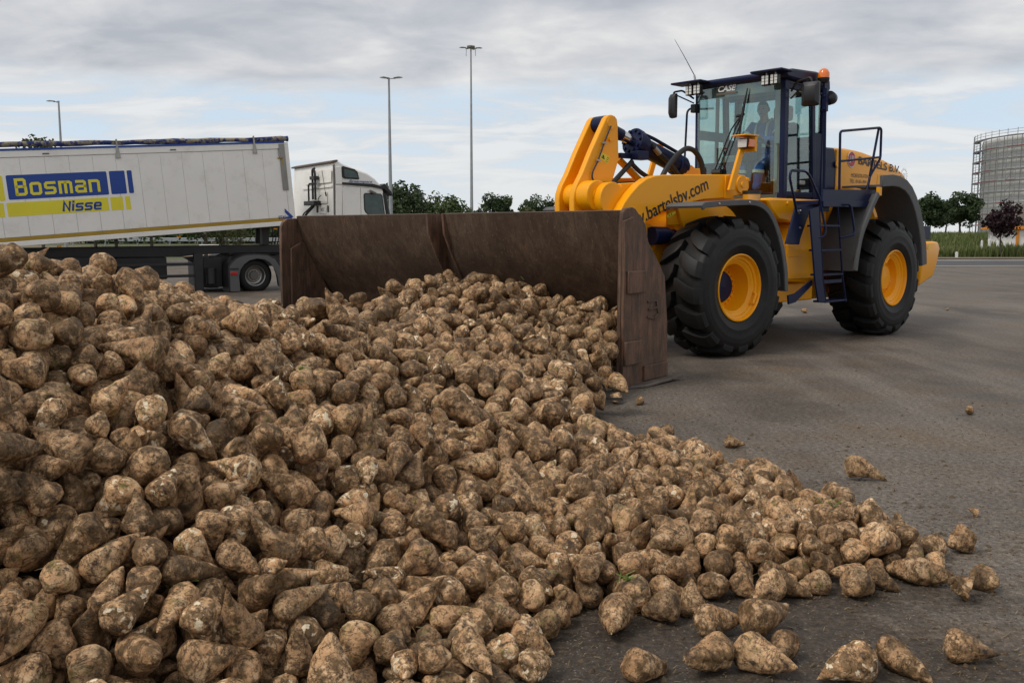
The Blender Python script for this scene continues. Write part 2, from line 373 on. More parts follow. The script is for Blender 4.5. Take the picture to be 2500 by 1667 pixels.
# ------------------------------------------------------------------ mesh helpers
def fillet(path, r, n=4, closed=False):
    """round the corners of a polyline"""
    P = [Vector(p) for p in path]; out = [P[0]]
    for i in range(1, len(P)-1):
        a, b, c = P[i-1], P[i], P[i+1]; d1 = (a-b); d2 = (c-b)
        k = min(r, d1.length*.45, d2.length*.45); s = b+d1.normalized()*k; e = b+d2.normalized()*k
        for j in range(n+1):
            t = j/n; out.append(s*(1-t)**2+b*2*t*(1-t)+e*t*t)
    out.append(P[-1]); return out
class MB:
    def __init__(s): s.V = []; s.F = []; s.A = None
    def add(s, V, F):
        n = len(s.V); s.V += [Vector(v) for v in V]; s.F += [tuple(i+n for i in f) for f in F]; return s
    def box(s, x0, x1, y0, y1, z0, z1):
        return s.add([(x, y, z) for x in (x0, x1) for y in (y0, y1) for z in (z0, z1)], [(0, 1, 3, 2), (4, 6, 7, 5), (0, 4, 5, 1), (2, 3, 7, 6), (0, 2, 6, 4), (1, 5, 7, 3)])
    def prism(s, poly, c0, c1, ax='y'):
        """polygon of (x,z) extruded along y (ax 'y'), of (y,z) along x ('x') or of (x,y) along z ('z')"""
        f = {'y': lambda p, c: (p[0], c, p[1]), 'x': lambda p, c: (c, p[0], p[1]), 'z': lambda p, c: (p[0], p[1], c)}[ax]
        n = len(poly); V = [f(p, c0) for p in poly]+[f(p, c1) for p in poly]
        F = [tuple(range(n)), tuple(range(2*n-1, n-1, -1))]+[(i, i+n, (i+1) % n+n, (i+1) % n) for i in range(n)]
        return s.add(V, F)
    def plate(s, quad, t):
        q = [Vector(p) for p in quad]; nrm = (q[1]-q[0]).cross(q[2]-q[0]).normalized()*t
        n = len(q); V = q+[p+nrm for p in q]
        return s.add(V, [tuple(range(n-1, -1, -1)), tuple(range(n, 2*n))]+[(i, (i+1) % n, (i+1) % n+n, i+n) for i in range(n)])
    def cyl(s, p0, p1, r0, r1=None, n=16, cap=True):
        p0, p1 = Vector(p0), Vector(p1); r1 = r0 if r1 is None else r1
        d = (p1-p0).normalized(); a = d.orthogonal().normalized(); b = d.cross(a)
        V = []; 
        for p, r in ((p0, r0), (p1, r1)): V += [p+(a*math.cos(2*math.pi*i/n)+b*math.sin(2*math.pi*i/n))*r for i in range(n)]
        F = [(i, (i+1) % n, (i+1) % n+n, i+n) for i in range(n)]
        if cap: F += [tuple(range(n-1, -1, -1)), tuple(range(n, 2*n))]
        return s.add(V, F)
    def tube(s, path, r, n=8, fil=0., fn=4):
        P = fillet(path, fil, fn) if fil else [Vector(p) for p in path]
        if not isinstance(r, (list, tuple)): r = [r]*len(P)
        V = []; F = []; prev = None
        for i, p in enumerate(P):
            d = (P[min(i+1, len(P)-1)]-P[max(i-1, 0)]).normalized()
            if prev is None: a = d.orthogonal().normalized()
            else: a = (prev-d*prev.dot(d)).normalized()
            prev = a; b = d.cross(a)
            V += [p+(a*math.cos(2*math.pi*k/n)+b*math.sin(2*math.pi*k/n))*r[i] for k in range(n)]
        for i in range(len(P)-1):
            for k in range(n): F.append((i*n+k, i*n+(k+1) % n, (i+1)*n+(k+1) % n, (i+1)*n+k))
        F += [tuple(range(n-1, -1, -1)), tuple(range((len(P)-1)*n, len(P)*n))]
        return s.add(V, F)
    def lathe(s, prof, c, n=48, ax='y', closed=False):
        """profile of (offset along the axis, radius) turned about an axis through c"""
        c = Vector(c); V = []; F = []
        for (o, r) in prof:
            for k in range(n):
                t = 2*math.pi*k/n
                V.append(c+(Vector((r*math.cos(t), o, r*math.sin(t))) if ax == 'y' else Vector((r*math.cos(t), r*math.sin(t), o)) if ax == 'z' else Vector((o, r*math.cos(t), r*math.sin(t)))))
        m = len(prof)
        for i in range(m if closed else m-1):
            for k in range(n): F.append((i*n+k, ((i+1) % m)*n+k, ((i+1) % m)*n+(k+1) % n, i*n+(k+1) % n))
        return s.add(V, F)
    def strip(s, outer, inner, c0, c1):
        """closed band between two polylines of (x,z), extruded in y"""
        n = len(outer); return s.prism(list(outer)+list(reversed(inner)), c0, c1)
    def xf(s, Mx): s.V = [Mx@v for v in s.V]; return s
    def build(s, name, mat, parent=None, Mx=None, bevel=0., ang=38, loc=None, flat=False):
        V = s.V if Mx is None else [Mx@v for v in s.V]
        o0 = root_loc(parent) if parent is not None else Vector(loc or (0, 0, 0))
        me = bpy.data.meshes.new(name); me.from_pydata([v-o0 for v in V], [], s.F); me.update()
        me.materials.append(M[mat] if isinstance(mat, str) else mat)
        fixn(me)
        if not flat:
            me.polygons.foreach_set('use_smooth', [True]*len(me.polygons)); me.set_sharp_from_angle(angle=R_(ang))
        o = bpy.data.objects.new(name, me); COL.objects.link(o)
        if parent is not None: o.parent = parent
        else: o.location = o0
        if bevel:
            b = o.modifiers.new('bevel', 'BEVEL'); b.width = bevel; b.segments = 2; b.limit_method = 'ANGLE'; b.angle_limit = R_(35)
        return o
import bmesh
def fixn(me):
    b = bmesh.new(); b.from_mesh(me); bmesh.ops.recalc_face_normals(b, faces=b.faces); b.to_mesh(me); b.free()
def root_loc(o):
    while o.parent: o = o.parent
    return Vector(o.location)
def thing(name, label, cat, loc, group=None):
    o = bpy.data.objects.new(name, None); COL.objects.link(o); o.location = loc; o.empty_display_size = .2
    return tag(o, label, cat, group)
def tag(o, label=None, cat=None, group=None, kind=None):
    if label: o['label'] = label
    if cat: o['category'] = cat
    if group: o['group'] = group
    if kind: o['kind'] = kind
    return o
def frame(ox, oy, a, oz=0.):
    """x forward along heading (-cos a, -sin a), y to the left, z up"""
    a = R_(a); u = Vector((-math.cos(a), -math.sin(a), 0)); v = Vector((math.sin(a), -math.cos(a), 0))
    return Matrix(((u.x, v.x, 0, ox), (u.y, v.y, 0, oy), (0, 0, 1, oz), (0, 0, 0, 1)))
def text(txt, name, mat, parent, org, ex, ez, w, h, off=.004, bold=0., shear=0., space=1.):
    """flat lettering fitted into a w by h box whose lower left corner is org, in world space"""
    c = bpy.data.curves.new('t', 'FONT'); c.body = txt; c.size = 1; c.offset = bold; c.shear = shear; c.space_character = space; c.extrude = 0
    o = bpy.data.objects.new('t', c); COL.objects.link(o)
    dg = bpy.context.evaluated_depsgraph_get(); me = bpy.data.meshes.new_from_object(o.evaluated_get(dg))
    bpy.data.objects.remove(o); bpy.data.curves.remove(c)
    xs = [v.co.x for v in me.vertices]; ys = [v.co.y for v in me.vertices]
    x0, x1, y0, y1 = min(xs), max(xs), min(ys), max(ys)
    ex = Vector(ex).normalized(); ez = Vector(ez).normalized(); nrm = ex.cross(ez); rl = root_loc(parent); org = Vector(org)
    for v in me.vertices:
        v.co = org+ex*((v.co.x-x0)/(x1-x0)*w)+ez*((v.co.y-y0)/(y1-y0)*h)+nrm*off-rl
    me.materials.clear(); me.materials.append(M[mat]); ob = bpy.data.objects.new(name, me); COL.objects.link(ob); ob.parent = parent
    return ob
def attr(me, name, vals):
    a = me.attributes.new(name, 'FLOAT', 'POINT'); a.data.foreach_set('value', vals)

# ------------------------------------------------------------------ ground
rg = random.Random(11)
def sheet(name, poly, z, mat, kind='structure', sub=0):
    m = MB(); m.add([(x, y, z) for x, y in poly], [tuple(range(len(poly)))])
    return tag(m.build(name, mat, flat=True), kind=kind)
def hz(x, y):
    """terrain: flat yard, a low bank of rough grass beyond it on the right"""
    if y < 57: return -.03
    t = min(1, (y-57)/26); t = t*t*(3-2*t); s = min(1, max(0, (x-12)/14)); s = s*s*(3-2*s)
    return -.03+(1.12*s+.0)*t
gm = MB(); xs = [-900, -400, -200, -120, -80, -50, -30, -15, 0, 8]+list(range(12, 60, 4))+[66, 76, 90, 120, 170, 260, 420, 900]
ys = [-60, -20, 10, 30, 50, 56, 58]+list(range(60, 96, 4))+[105, 120, 150, 200, 300, 500, 900, 1500]
gm.add([(x, y, hz(x, y)) for y in ys for x in xs], [(j*len(xs)+i, j*len(xs)+i+1, (j+1)*len(xs)+i+1, (j+1)*len(xs)+i) for j in range(len(ys)-1) for i in range(len(xs)-1)])
tag(gm.build('ground', 'field'), kind='structure')
sheet('yard', [(-70, -40), (90, -40), (90, 56.2), (-20, 52), (-34, 40), (-70, 34)], 0, 'asphalt')
sheet('road', [(8, 42.5), (90, 47.3), (90, 52.8), (8, 49.8)], .006, 'road')
sheet('road_marking', [(8, 49.9), (90, 52.9), (90, 53.7), (8, 50.6)], .010, 'marking')
sheet('kerb_line', [(8, 41.6), (90, 46.3), (90, 46.8), (8, 42.0)], .010, 'marking')
sheet('bare_soil', [(-120, 56), (-4, 60), (10, 74), (-10, 84), (-120, 80)], -.012, 'soil')
# painted white smears on the yard, spilled lime
sheet('soil_verge', [(8, 54.2), (90, 56.4), (90, 58.2), (8, 57.2)], .012, 'soil')

def blades(name, pts, hmin, hmax, w, mat, label, cat, lean=.35):
    V = []; F = []; A = []
    for (x, y, z, sc) in pts:
        h = rg.uniform(hmin, hmax)*sc; a = rg.uniform(0, 6.28); l = rg.uniform(0, lean)*h; b = rg.uniform(0, 6.28)
        n = len(V); dx, dy = math.cos(a)*w*sc, math.sin(a)*w*sc; lx, ly = math.cos(b)*l, math.sin(b)*l
        V += [(x-dx, y-dy, z), (x+dx, y+dy, z), (x+dx*.7+lx*.4, y+dy*.7+ly*.4, z+h*.6), (x+lx, y+ly, z+h)]
        F += [(n, n+1, n+2), (n, n+2, n+3)]; k = rg.random(); A += [k*.5, k*.5, k*.8, min(1, k+.1)]
    me = bpy.data.meshes.new(name); me.from_pydata(V, [], F); attr(me, 'rnd', A); me.materials.append(M[mat])
    o = bpy.data.objects.new(name, me); COL.objects.link(o); return tag(o, label, cat, kind='stuff')
pts = []
for _ in range(26000):
    y = 57.5+34*rg.random()**1.6; x = y*rg.uniform(.36, .60)
    pts.append((x, y, hz(x, y)-.03, rg.uniform(.7, 1.3)*(1.25 if 57.5 < y < 61 else 1)))
blades('grass', pts, .25, .55, .055, 'grass', 'rough green grass bank along the far side of the yard', 'grass')
pts = []
for _ in range(5000):
    y = rg.uniform(72, 92); x = rg.uniform(-.46, -.05)*y
    pts.append((x, y, -.02, rg.uniform(.5, 1)))
blades('grass', pts, .15, .4, .06, 'grass', 'strip of short grass seen below the raised trailer', 'grass')

# ------------------------------------------------------------------ trees
def tree(name, label, pos, height, rx, trunk, nleaf, lsize, mat, seed, group=None, rz=None, base=.35, tr=.09, multi=1):
    r = random.Random(seed); x, y, z = pos
    t = thing(name, label, 'tree', pos, group)
    rz = rz or (height-trunk)/2; cz = height-rz
    m = MB()
    for q in range(multi):
        ox, oy = (r.uniform(-.3, .3)*rx*(multi > 1), r.uniform(-.3, .3)*rx*(multi > 1))
        top = Vector((x+ox*1.5, y+oy*1.5, z+cz+rz*.2)); b = Vector((x+ox, y+oy, z-.1))
        k = b.lerp(top, .5)+Vector((r.uniform(-.1, .1), r.uniform(-.1, .1), 0))*rx
        m.tube([b, b.lerp(k, .5), k, top], [tr, tr*.8, tr*.6, tr*.25], 7)
        for i in range(7):
            s = b.lerp(top, r.uniform(.35, .9)); a = r.uniform(0, 6.28); e = s+Vector((math.cos(a)*rx*.75, math.sin(a)*rx*.75, rz*r.uniform(.1, .7)))
            m.tube([s, s.lerp(e, .5)+Vector((0, 0, .12*rz)), e], [tr*.42, tr*.28, tr*.1], 5)
    m.build('trunk', 'bark', t)
    # clumps of leaves gathered on an uneven crown
    V = []; F = []; A = []
    cl = []
    for i in range(46):
        a = r.uniform(0, 6.28); u = r.uniform(-1, 1); s = math.sqrt(1-u*u); d = r.uniform(.45, 1.0)
        cl.append((Vector((math.cos(a)*s*rx*d, math.sin(a)*s*rx*d, u*rz*d)), r.uniform(.22, .42)*min(rx, rz), r.random()))
    for i in range(nleaf):
        c, cr, ck = cl[i % len(cl)]
        d = Vector((r.gauss(0, 1), r.gauss(0, 1), r.gauss(0, 1))).normalized()*cr*r.uniform(.55, 1.08)
        p = Vector((x, y, z+cz))+c+d
        if p.z < z+base: continue
        nrm = (d.normalized()*.7+Vector((r.uniform(-1, 1), r.uniform(-1, 1), r.uniform(-.2, 1)))).normalized()
        e1 = nrm.orthogonal().normalized(); e1 = (e1*math.cos(i)+nrm.cross(e1)*math.sin(i)); e2 = nrm.cross(e1); s = lsize*r.uniform(.6, 1.3); n = len(V)
        V += [p-e1*s*.5, p+e2*s*.34, p+e1*s*.5, p-e2*s*.34]; F.append((n, n+1, n+2, n+3))
        k = min(1, max(0, .15+.5*ck+.35*r.random())); A += [k]*4
    me = bpy.data.meshes.new('crown'); me.from_pydata([v-Vector(pos) for v in V], [], F); attr(me, 'rnd', A); me.materials.append(M[mat])
    o = bpy.data.objects.new('crown', me); COL.objects.link(o); o.parent = t
    return t
def at(px, d): return (px-1250)/2270*d
TG = 'trees on the horizon'
tree('broadleaf_tree', 'tall dark green tree right behind the white truck cab', (at(985, 75), 75, 0), 5.35, 2.15, .8, 5200, .30, 'leafdark', 1, TG, tr=.12)
tree('broadleaf_tree', 'low spreading green tree between the two lamp posts', (at(1085, 80), 80, 0), 4.55, 2.25, .6, 5000, .30, 'leaf', 2, TG, tr=.12)
tree('broadleaf_tree', 'round-topped green tree just right of the tall mast', (at(1206, 140), 140, 0), 6.9, 3.3, 1.8, 4600, .42, 'leafdark', 3, TG, tr=.2)
tree('broadleaf_tree', 'round dark tree nearest the yellow lifting arm', (at(1318, 150), 150, 0), 7.2, 3.7, 1.8, 4600, .42, 'leafdark', 4, TG, tr=.2)
tree('shrub', 'small olive shrub in front of the round dark tree', (at(1290, 120), 120, 0), 4.6, 1.4, .5, 1500, .36, 'leafyellow', 5, tr=.08)
tree('broadleaf_tree', 'broad tree just right of the yellow loader', (at(2258, 125), 125, .9), 5.6, 2.7, 1.7, 4600, .40, 'leafdark', 6, TG, tr=.17)
tree('broadleaf_tree', 'smaller tree in the gap left of the scaffold', (at(2300, 135), 135, .9), 4.7, 2.4, 1.5, 3600, .40, 'leaf', 7, TG, tr=.15)
tree('broadleaf_tree', 'large tree touching the left edge of the scaffold', (at(2338, 130), 130, .9), 5.9, 2.7, 1.8, 4800, .40, 'leafdark', 8, TG, tr=.17)
tree('maple_tree', 'young dark purple maple in front of the scaffold', (at(2440, 57.5), 57.5, .0), 3.35, 1.02, 1.35, 2600, .19, 'leafpurple', 9, tr=.05)
tree('broadleaf_tree', 'tree top peeping over the trailer beside the left lamp post', (at(112, 60), 60, 0), 7.6, 1.35, 4.8, 1500, .24, 'leaf', 10, tr=.12)
for i, (px, hh, lb, mt) in enumerate(((235, 4.6, 'slim tree trunk far left below the trailer', 'leaf'), (288, 4.4, 'dark tree trunk left of the traffic cone', 'leaf'), (378, 4.8, 'tree trunk just right of the traffic cone', 'leaf'), (505, 4.3, 'tree with low hanging branches below the trailer middle', 'leaf'))):
    tree('young_tree', lb, (at(px, 46), 46, 0), hh, 1.5, .9, 1300, .2, mt, 20+i, 'young trees behind the trailer', tr=.11, base=1.05)
tree('willow_shrub', 'pale many-stemmed shrub right of the small white sign', (at(560, 48), 48, 0), 3.0, 1.15, .2, 1500, .13, 'leafyellow', 31, tr=.05, multi=5, base=.1)
# far hedge of dark trees beyond the guard rail
V = []; F = []; A = []; rh = random.Random(77)
for i in range(9000):
    x = rh.uniform(-62, 4); y = rh.uniform(128, 136); zz = rh.uniform(0, 1)**.8*(3.2+.9*math.sin(x*.7)+.5*math.sin(x*1.9)); s = rh.uniform(.25, .55); n = len(V)
    d = Vector((rh.gauss(0, 1), rh.gauss(0, 1), rh.gauss(0, 1))).normalized(); e = d.orthogonal().normalized(); f = d.cross(e); p = Vector((x, y, zz))
    V += [p-e*s, p+f*s*.7, p+e*s, p-f*s*.7]; F.append((n, n+1, n+2, n+3)); A += [rh.random()]*4
me = bpy.data.meshes.new('hedgerow'); me.from_pydata(V, [], F); attr(me, 'rnd', A); me.materials.append(M['leafdark'])
o = bpy.data.objects.new('hedgerow', me); COL.objects.link(o); tag(o, 'dark hedgerow beyond the guard rail under the trailer', 'hedge', kind='stuff')

# ------------------------------------------------------------------ lamp posts
def lamp_post(name, label, x, y, h, r, heads, arm, group=None):
    t = thing(name, label, 'lamp post', (x, y, 0), group)
    m = MB(); m.cyl((x, y, 0), (x, y, h*.25), r, r*.96, 12); m.cyl((x, y, h*.25), (x, y, h), r*.9, r*.42, 12); m.build('pole', 'galv', t)
    m = MB(); m.cyl((x, y, 0), (x, y, .25), r*1.8, r*1.8, 12); m.build('base_flange', 'galv', t)
    for k, (a, l) in enumerate(heads):
        d = Vector((math.cos(a), math.sin(a), 0)); p = Vector((x, y, h-.06))
        m = MB(); m.tube([p, p+d*(l-.25*arm)], .045*arm, 6); m.build('arm', 'galv', t)
        q = p+d*l; s = Vector((-d.y, d.x, 0)); b = arm
        prof = [(-.42, .02), (-.40, .12), (.1, .17), (.40, .10), (.46, .02)]
        m = MB(); n = len(prof)
        vs = []
        for (o, w) in prof:
            c = q+d*o*b+Vector((0, 0, .06*b*(1-abs(o)*1.2)))
            vs += [c+s*w*b, c+Vector((0, 0, .10*b*(w/.17)))+s*w*b*.5, c+Vector((0, 0, .10*b*(w/.17)))-s*w*b*.5, c-s*w*b]
        F = []
        for i in range(n-1):
            for j in range(4): F.append((i*4+j, i*4+(j+1) % 4, (i+1)*4+(j+1) % 4, (i+1)*4+j))
        F += [(3, 2, 1, 0), ((n-1)*4, (n-1)*4+1, (n-1)*4+2, (n-1)*4+3)]
        m.add(vs, F); hd = m.build('lamp_head', 'grey', t)
        m = MB(); c = q+Vector((0, 0, .04*b)); m.add([c+d*.3*b+s*.1*b, c-d*.3*b+s*.1*b, c-d*.3*b-s*.1*b, c+d*.3*b-s*.1*b], [(0, 1, 2, 3)]); m.xf(Matrix.Translation((0, 0, -.03))); m.build('lens', 'clear', hd)
    return t
LG = 'lamp posts of the yard'
t = lamp_post('lamp_mast', 'tallest lamp mast with a ring of lamp heads', at(1152.5, 86), 86, 18.0, .155, [(0.15, .72), (math.pi+.1, .72), (1.3, .6), (-1.25, .6), (2.3, .4), (.8, .35)], .72, LG)
m = MB(); m.lathe([(-.10, .05), (-.10, .36), (.08, .36), (.08, .05)], (at(1152.5, 86), 86, 18.05), 20, 'z'); m.build('head_ring', 'grey', t)
for k in (-1, 1):
    m = MB(); m.tube([(at(1152.5, 86)+k*.4, 85.7, 17.9), (at(1152.5, 86)+k*.42, 85.7, 17.2)], .03, 5); m.build('hoist_cable', 'galv', t)
lamp_post('lamp_post', 'two-headed lamp post behind the white truck cab', at(957, 53), 53, 10.05, .125, [(math.pi+.5, .26), (-.3, .55)], .62, LG)
lamp_post('lamp_post', 'lamp post standing behind the trailer at far left', at(168, 60), 60, 9.75, .125, [(math.pi+.2, .45), (math.pi-1.0, .28)], .6, LG)

# ------------------------------------------------------------------ guard rail, cone, small sign below the trailer
gr_ = thing('guard_rail', 'long pale guard rail seen below the raised trailer', 'guard rail', (-20, 104, 0))
for k in range(3):
    m = MB(); m.plate([(-50, 104+k*.01, .55+k*.0), (0, 104+k*.01, .55), (0, 104+k*.01, .85), (-50, 104+k*.01, .85)], .08) if k == 0 else m.tube([(-50, 104, .62+.14*k), (0, 104, .62+.14*k)], .04, 5)
    m.build('rail', 'galv', gr_)
for k in range(14):
    m = MB(); m.box(-49+k*3.6, -48.85+k*3.6, 104.1, 104.25, -.02, .8); m.build('post', 'galv', gr_)
c = (at(357, 62), 62, 0); cn = thing('traffic_cone', 'small orange traffic cone seen below the trailer', 'traffic cone', c)
m = MB(); m.cyl(c, (c[0], c[1], .62), .17, .03, 12); m.build('cone', 'orange', cn)
m = MB(); m.cyl((c[0], c[1], .3), (c[0], c[1], .42), .105, .085, 12); m.build('band', 'whiteink', cn)
m = MB(); m.box(c[0]-.2, c[0]+.2, c[1]-.2, c[1]+.2, 0.01, .05); m.build('base', 'orange', cn)
c = (at(514, 40), 40, 0); sg = thing('small_sign', 'small white board on short posts beside the pale shrub', 'sign', c)
m = MB(); m.box(c[0]-.42, c[0]+.42, c[1], c[1]+.03, .62, 1.0); m.build('board', 'white', sg, bevel=.01)
for k in (-1, 1):
    m = MB(); m.box(c[0]+k*.35-.03, c[0]+k*.35+.03, c[1]+.034, c[1]+.09, -.02, .95); m.build('post', 'galv', sg)

# ------------------------------------------------------------------ storage tank in scaffolding
TC = Vector((115.2, 181, .9)); TR = 22.6; NL = 9; LH = 2.05; SR = TR+1.55; HT = 18.4
tk = thing('storage_tank', 'huge round pale storage tank inside the scaffold', 'tank', TC)
m = MB(); m.lathe([(0, TR), (HT, TR), (HT+.02, TR-.4)], TC, 96, 'z'); m.build('wall', 'tankwall', tk)
m = MB(); m.lathe([(HT-.3, TR-.3), (HT+2.2, .5)], TC, 96, 'z'); m.build('roof', 'tankwall', tk)
for k in range(1, 9):
    m = MB(); m.lathe([(k*LH-.05, TR+.02), (k*LH-.05, TR+.09), (k*LH+.05, TR+.09), (k*LH+.05, TR+.02)], TC, 96, 'z'); m.build('stiffener_ring', 'tankwall', tk)
sf = thing('scaffolding', 'tall tube scaffolding with red toe boards wrapped round the tank', 'scaffolding', TC)
def tp(a, r, z): return TC+Vector((math.cos(a)*r, math.sin(a)*r, z))
A0, A1 = R_(150), R_(292); NB = 26
bay = (A1-A0)/NB
rs = random.Random(3)
for i in range(NB+1):
    a = A0+bay*i
    for r, hh in ((SR, NL*LH+1.3), (TR+.45, NL*LH)):
        m = MB(); m.tube([tp(a, r, 0), tp(a, r, hh)], .055, 5); m.build('standard', 'scaff', sf)
def arc(r, z, rad, mat, nm, i0=0, i1=NB):
    m = MB(); m.tube([tp(A0+bay*i, r, z) for i in range(i0, i1+1)], rad, 4); m.build(nm, mat, sf)
for k in range(1, NL+1):
    z = k*LH
    V = []
    for i in range(NB+1): V += [tp(A0+bay*i, TR+.5, z), tp(A0+bay*i, SR-.02, z), tp(A0+bay*i, TR+.5, z+.09), tp(A0+bay*i, SR-.02, z+.09)]
    F = []
    for i in range(NB):
        b = i*4; F += [(b, b+1, b+5, b+4), (b+2, b+6, b+7, b+3), (b+1, b+3, b+7, b+5), (b, b+4, b+6, b+2)]
    MB().add(V, F).build('deck', 'plank', sf)
    for i in range(NB):
        if rs.random() < (.7 if 4 < k < NL else .3):
            m = MB(); p, q = tp(A0+bay*i, SR+.03, z+.06), tp(A0+bay*(i+1), SR+.03, z+.06); m.tube([p, q], .085, 4); m.build('toe_board', 'toeboard' if rs.random() < .7 else 'scaff', sf)
    arc(SR, z+.55, .045, 'scaff', 'guard_rail'); arc(SR, z+1.05, .045, 'scaff', 'guard_rail'); arc(SR, z-.12, .06, 'scaff', 'ledger')
for k in range(NL):
    for i in range(0, NB, 4):
        p, q = tp(A0+bay*i, SR, k*LH), tp(A0+bay*(i+1), SR, (k+1)*LH)
        if rs.random() < .8: MB().tube([p, q], .045, 4).build('brace', 'scaff', sf)

# worker in red on the top deck
def skin_body(name, verts, edges, radii, mat, parent=None, loc=(0, 0, 0), sub=1, root=0):
    me = bpy.data.meshes.new(name); me.from_pydata(verts, edges, []); me.update()
    o = bpy.data.objects.new(name, me); COL.objects.link(o)
    s = o.modifiers.new('skin', 'SKIN'); s.use_smooth_shade = True
    for i, d in enumerate(me.skin_vertices[0].data):
        rr = radii[i]; d.radius = rr if isinstance(rr, tuple) else (rr, rr); d.use_root = (i == root)
    u = o.modifiers.new('sub', 'SUBSURF'); u.levels = sub; u.render_levels = sub
    dg = bpy.context.evaluated_depsgraph_get(); ev = bpy.data.meshes.new_from_object(o.evaluated_get(dg))
    bpy.data.objects.remove(o); ev.name = name; ev.materials.clear(); ev.materials.append(M[mat] if isinstance(mat, str) else mat)
    ev.polygons.foreach_set('use_smooth', [True]*len(ev.polygons))
    ob = bpy.data.objects.new(name, ev); COL.objects.link(ob)
    if parent is not None:
        ob.parent = parent
    else: ob.location = loc
    return ob
wa = R_(226); wp = tp(wa, SR-.6, NL*LH+.09)
wk = thing('person', 'worker in red overalls standing on the top scaffold deck', 'person', wp)
b = [(0, 0, .95), (0, 0, 1.2), (0, 0, 1.42), (0, 0, 1.53), (.1, 0, .9), (.13, 0, .5), (.14, .02, .05), (-.1, 0, .9), (-.12, .05, .5), (-.13, 0, .05), (.2, 0, 1.4), (.27, -.05, 1.1), (.2, -.25, 1.0), (-.2, 0, 1.4), (-.28, 0, 1.1), (-.25, -.2, .95)]
e = [(0, 1), (1, 2), (2, 3), (0, 4), (4, 5), (5, 6), (0, 7), (7, 8), (8, 9), (2, 10), (10, 11), (11, 12), (2, 13), (13, 14), (14, 15)]
M['redoverall'] = paint('red_overall', (.40, .03, .03), .85, var=.2)
skin_body('body', b, e, [.14, .15, .15, .06, .09, .075, .06, .09, .075, .06, .07, .055, .045, .07, .055, .045], 'redoverall', wk, sub=1)
m = MB(); 
for j in range(1): m.lathe([(-.13, .0), (-.11, .06), (-.02, .095), (.08, .09), (.13, .04), (.14, 0)], wp+Vector((0, 0, 1.66)), 12, 'z')
m.build('head', 'skin', wk)
m = MB(); m.lathe([(.02, .14), (.03, .115), (.10, .105), (.16, .06), (.17, 0)], wp+Vector((0, 0, 1.67)), 12, 'z'); m.build('helmet', 'red', wk)

# ------------------------------------------------------------------ posts, booth on the grass bank
PG = 'white posts on the grass bank'
for i, (px, d, hh, lb) in enumerate(((2391, 60, 1.02, 'white concrete post left of the purple maple'), (2408.5, 62, 1.0, 'white post just left of the purple maple'), (2429, 64, .80, 'short white post behind the purple maple'), (2446, 62, .85, 'white post right behind the maple trunk'))):
    x = at(px, d); m = MB(); z0 = hz(x, d)-.05; m.prism([(x-.055, z0), (x+.055, z0), (x+.055, z0+hh), (x, z0+hh+.05), (x-.055, z0+hh)], d-.05, d+.05)
    tag(m.build('post', 'white', bevel=.01, loc=(x, d, z0)), lb, 'post', PG)
x = at(2331, 56.8); m = MB(); m.prism([(x-.07, 0), (x+.07, 0), (x+.07, .30), (x+.02, .36), (x-.07, .32)], 56.75, 56.85); tag(m.build('marker_post', 'whiteink', bevel=.008, loc=(x, 56.8, .0)), 'low white marker post at the edge of the grass', 'marker post')
for (pa, pb, zz, lb) in ((2412, 2432, 1.33, 'thin white rail between posts left of the maple'), (2448, 2470, 1.30, 'thin white rail between the maple and the orange booth')):
    xa, xb = at(pa, 62), at(pb, 62); t = thing('rail_frame', lb, 'rail', (xa, 62, 0), 'thin white rails'); MB().tube([(xa, 62, zz), (xb, 62, zz)], .03, 6).build('rail', 'whiteink', t)
    for xx in (xa, xb): MB().tube([(xx, 62, hz(xx, 62)-.05), (xx, 62, zz)], .03, 6).build('post', 'whiteink', t)
bx0, bx1, by = at(2470, 66), at(2640, 66), 66; bz = .1
bt = thing('booth', 'orange-framed low building with brown roof at right edge', 'building', (bx0, by, bz))
m = MB(); m.box(bx0+.15, bx1, by, by+4, bz, bz+1.62); m.build('wall', 'white', bt)
m = MB(); m.box(bx0-.35, bx1, by-.3, by+4.2, bz+1.63, bz+1.85); m.build('fascia', 'orange', bt, bevel=.02)
m = MB(); m.prism([(bx0+.2, bz+1.86), (bx1, bz+1.86), (bx1, bz+3.1), (bx0+1.1, bz+3.1)], by, by+3.5); rf = m.build('roof', 'roof', bt)
for k in range(10):
    xx = bx0+.9+k*.42; m = MB(); m.box(xx, xx+.06, by-.03, by-.003, bz+1.87, bz+3.05); m.build('roof_batten', 'roof', rf)
m = MB(); m.box(bx0+.05, bx0+.25, by-.12, by-.02, bz, bz+1.62); m.build('corner_post', 'orange', bt, bevel=.01)
m = MB(); m.box(bx0+.26, bx1, by-.1, by-.02, bz+.15, bz+.30); m.build('sill', 'grey', bt)

# ------------------------------------------------------------------ wheel loader
FA = frame(1.896, 12.371, 38.4)       # front half, origin on the ground below the front axle
RA = frame(4.695, 14.775, 42.9)       # rear half, origin below the rear axle
BA = frame(1.03, 8.80, 51)            # bucket, origin at the front foot of the near side plate
LD = thing('wheel_loader', 'large yellow and navy wheel loader pushing its bucket into the beets', 'wheel loader', (3.3, 13.5, 0))
def P(name, m, mat, F_, parent=None, bevel=0., ang=38): return m.build(name, mat, parent or LD, F_, bevel, ang)

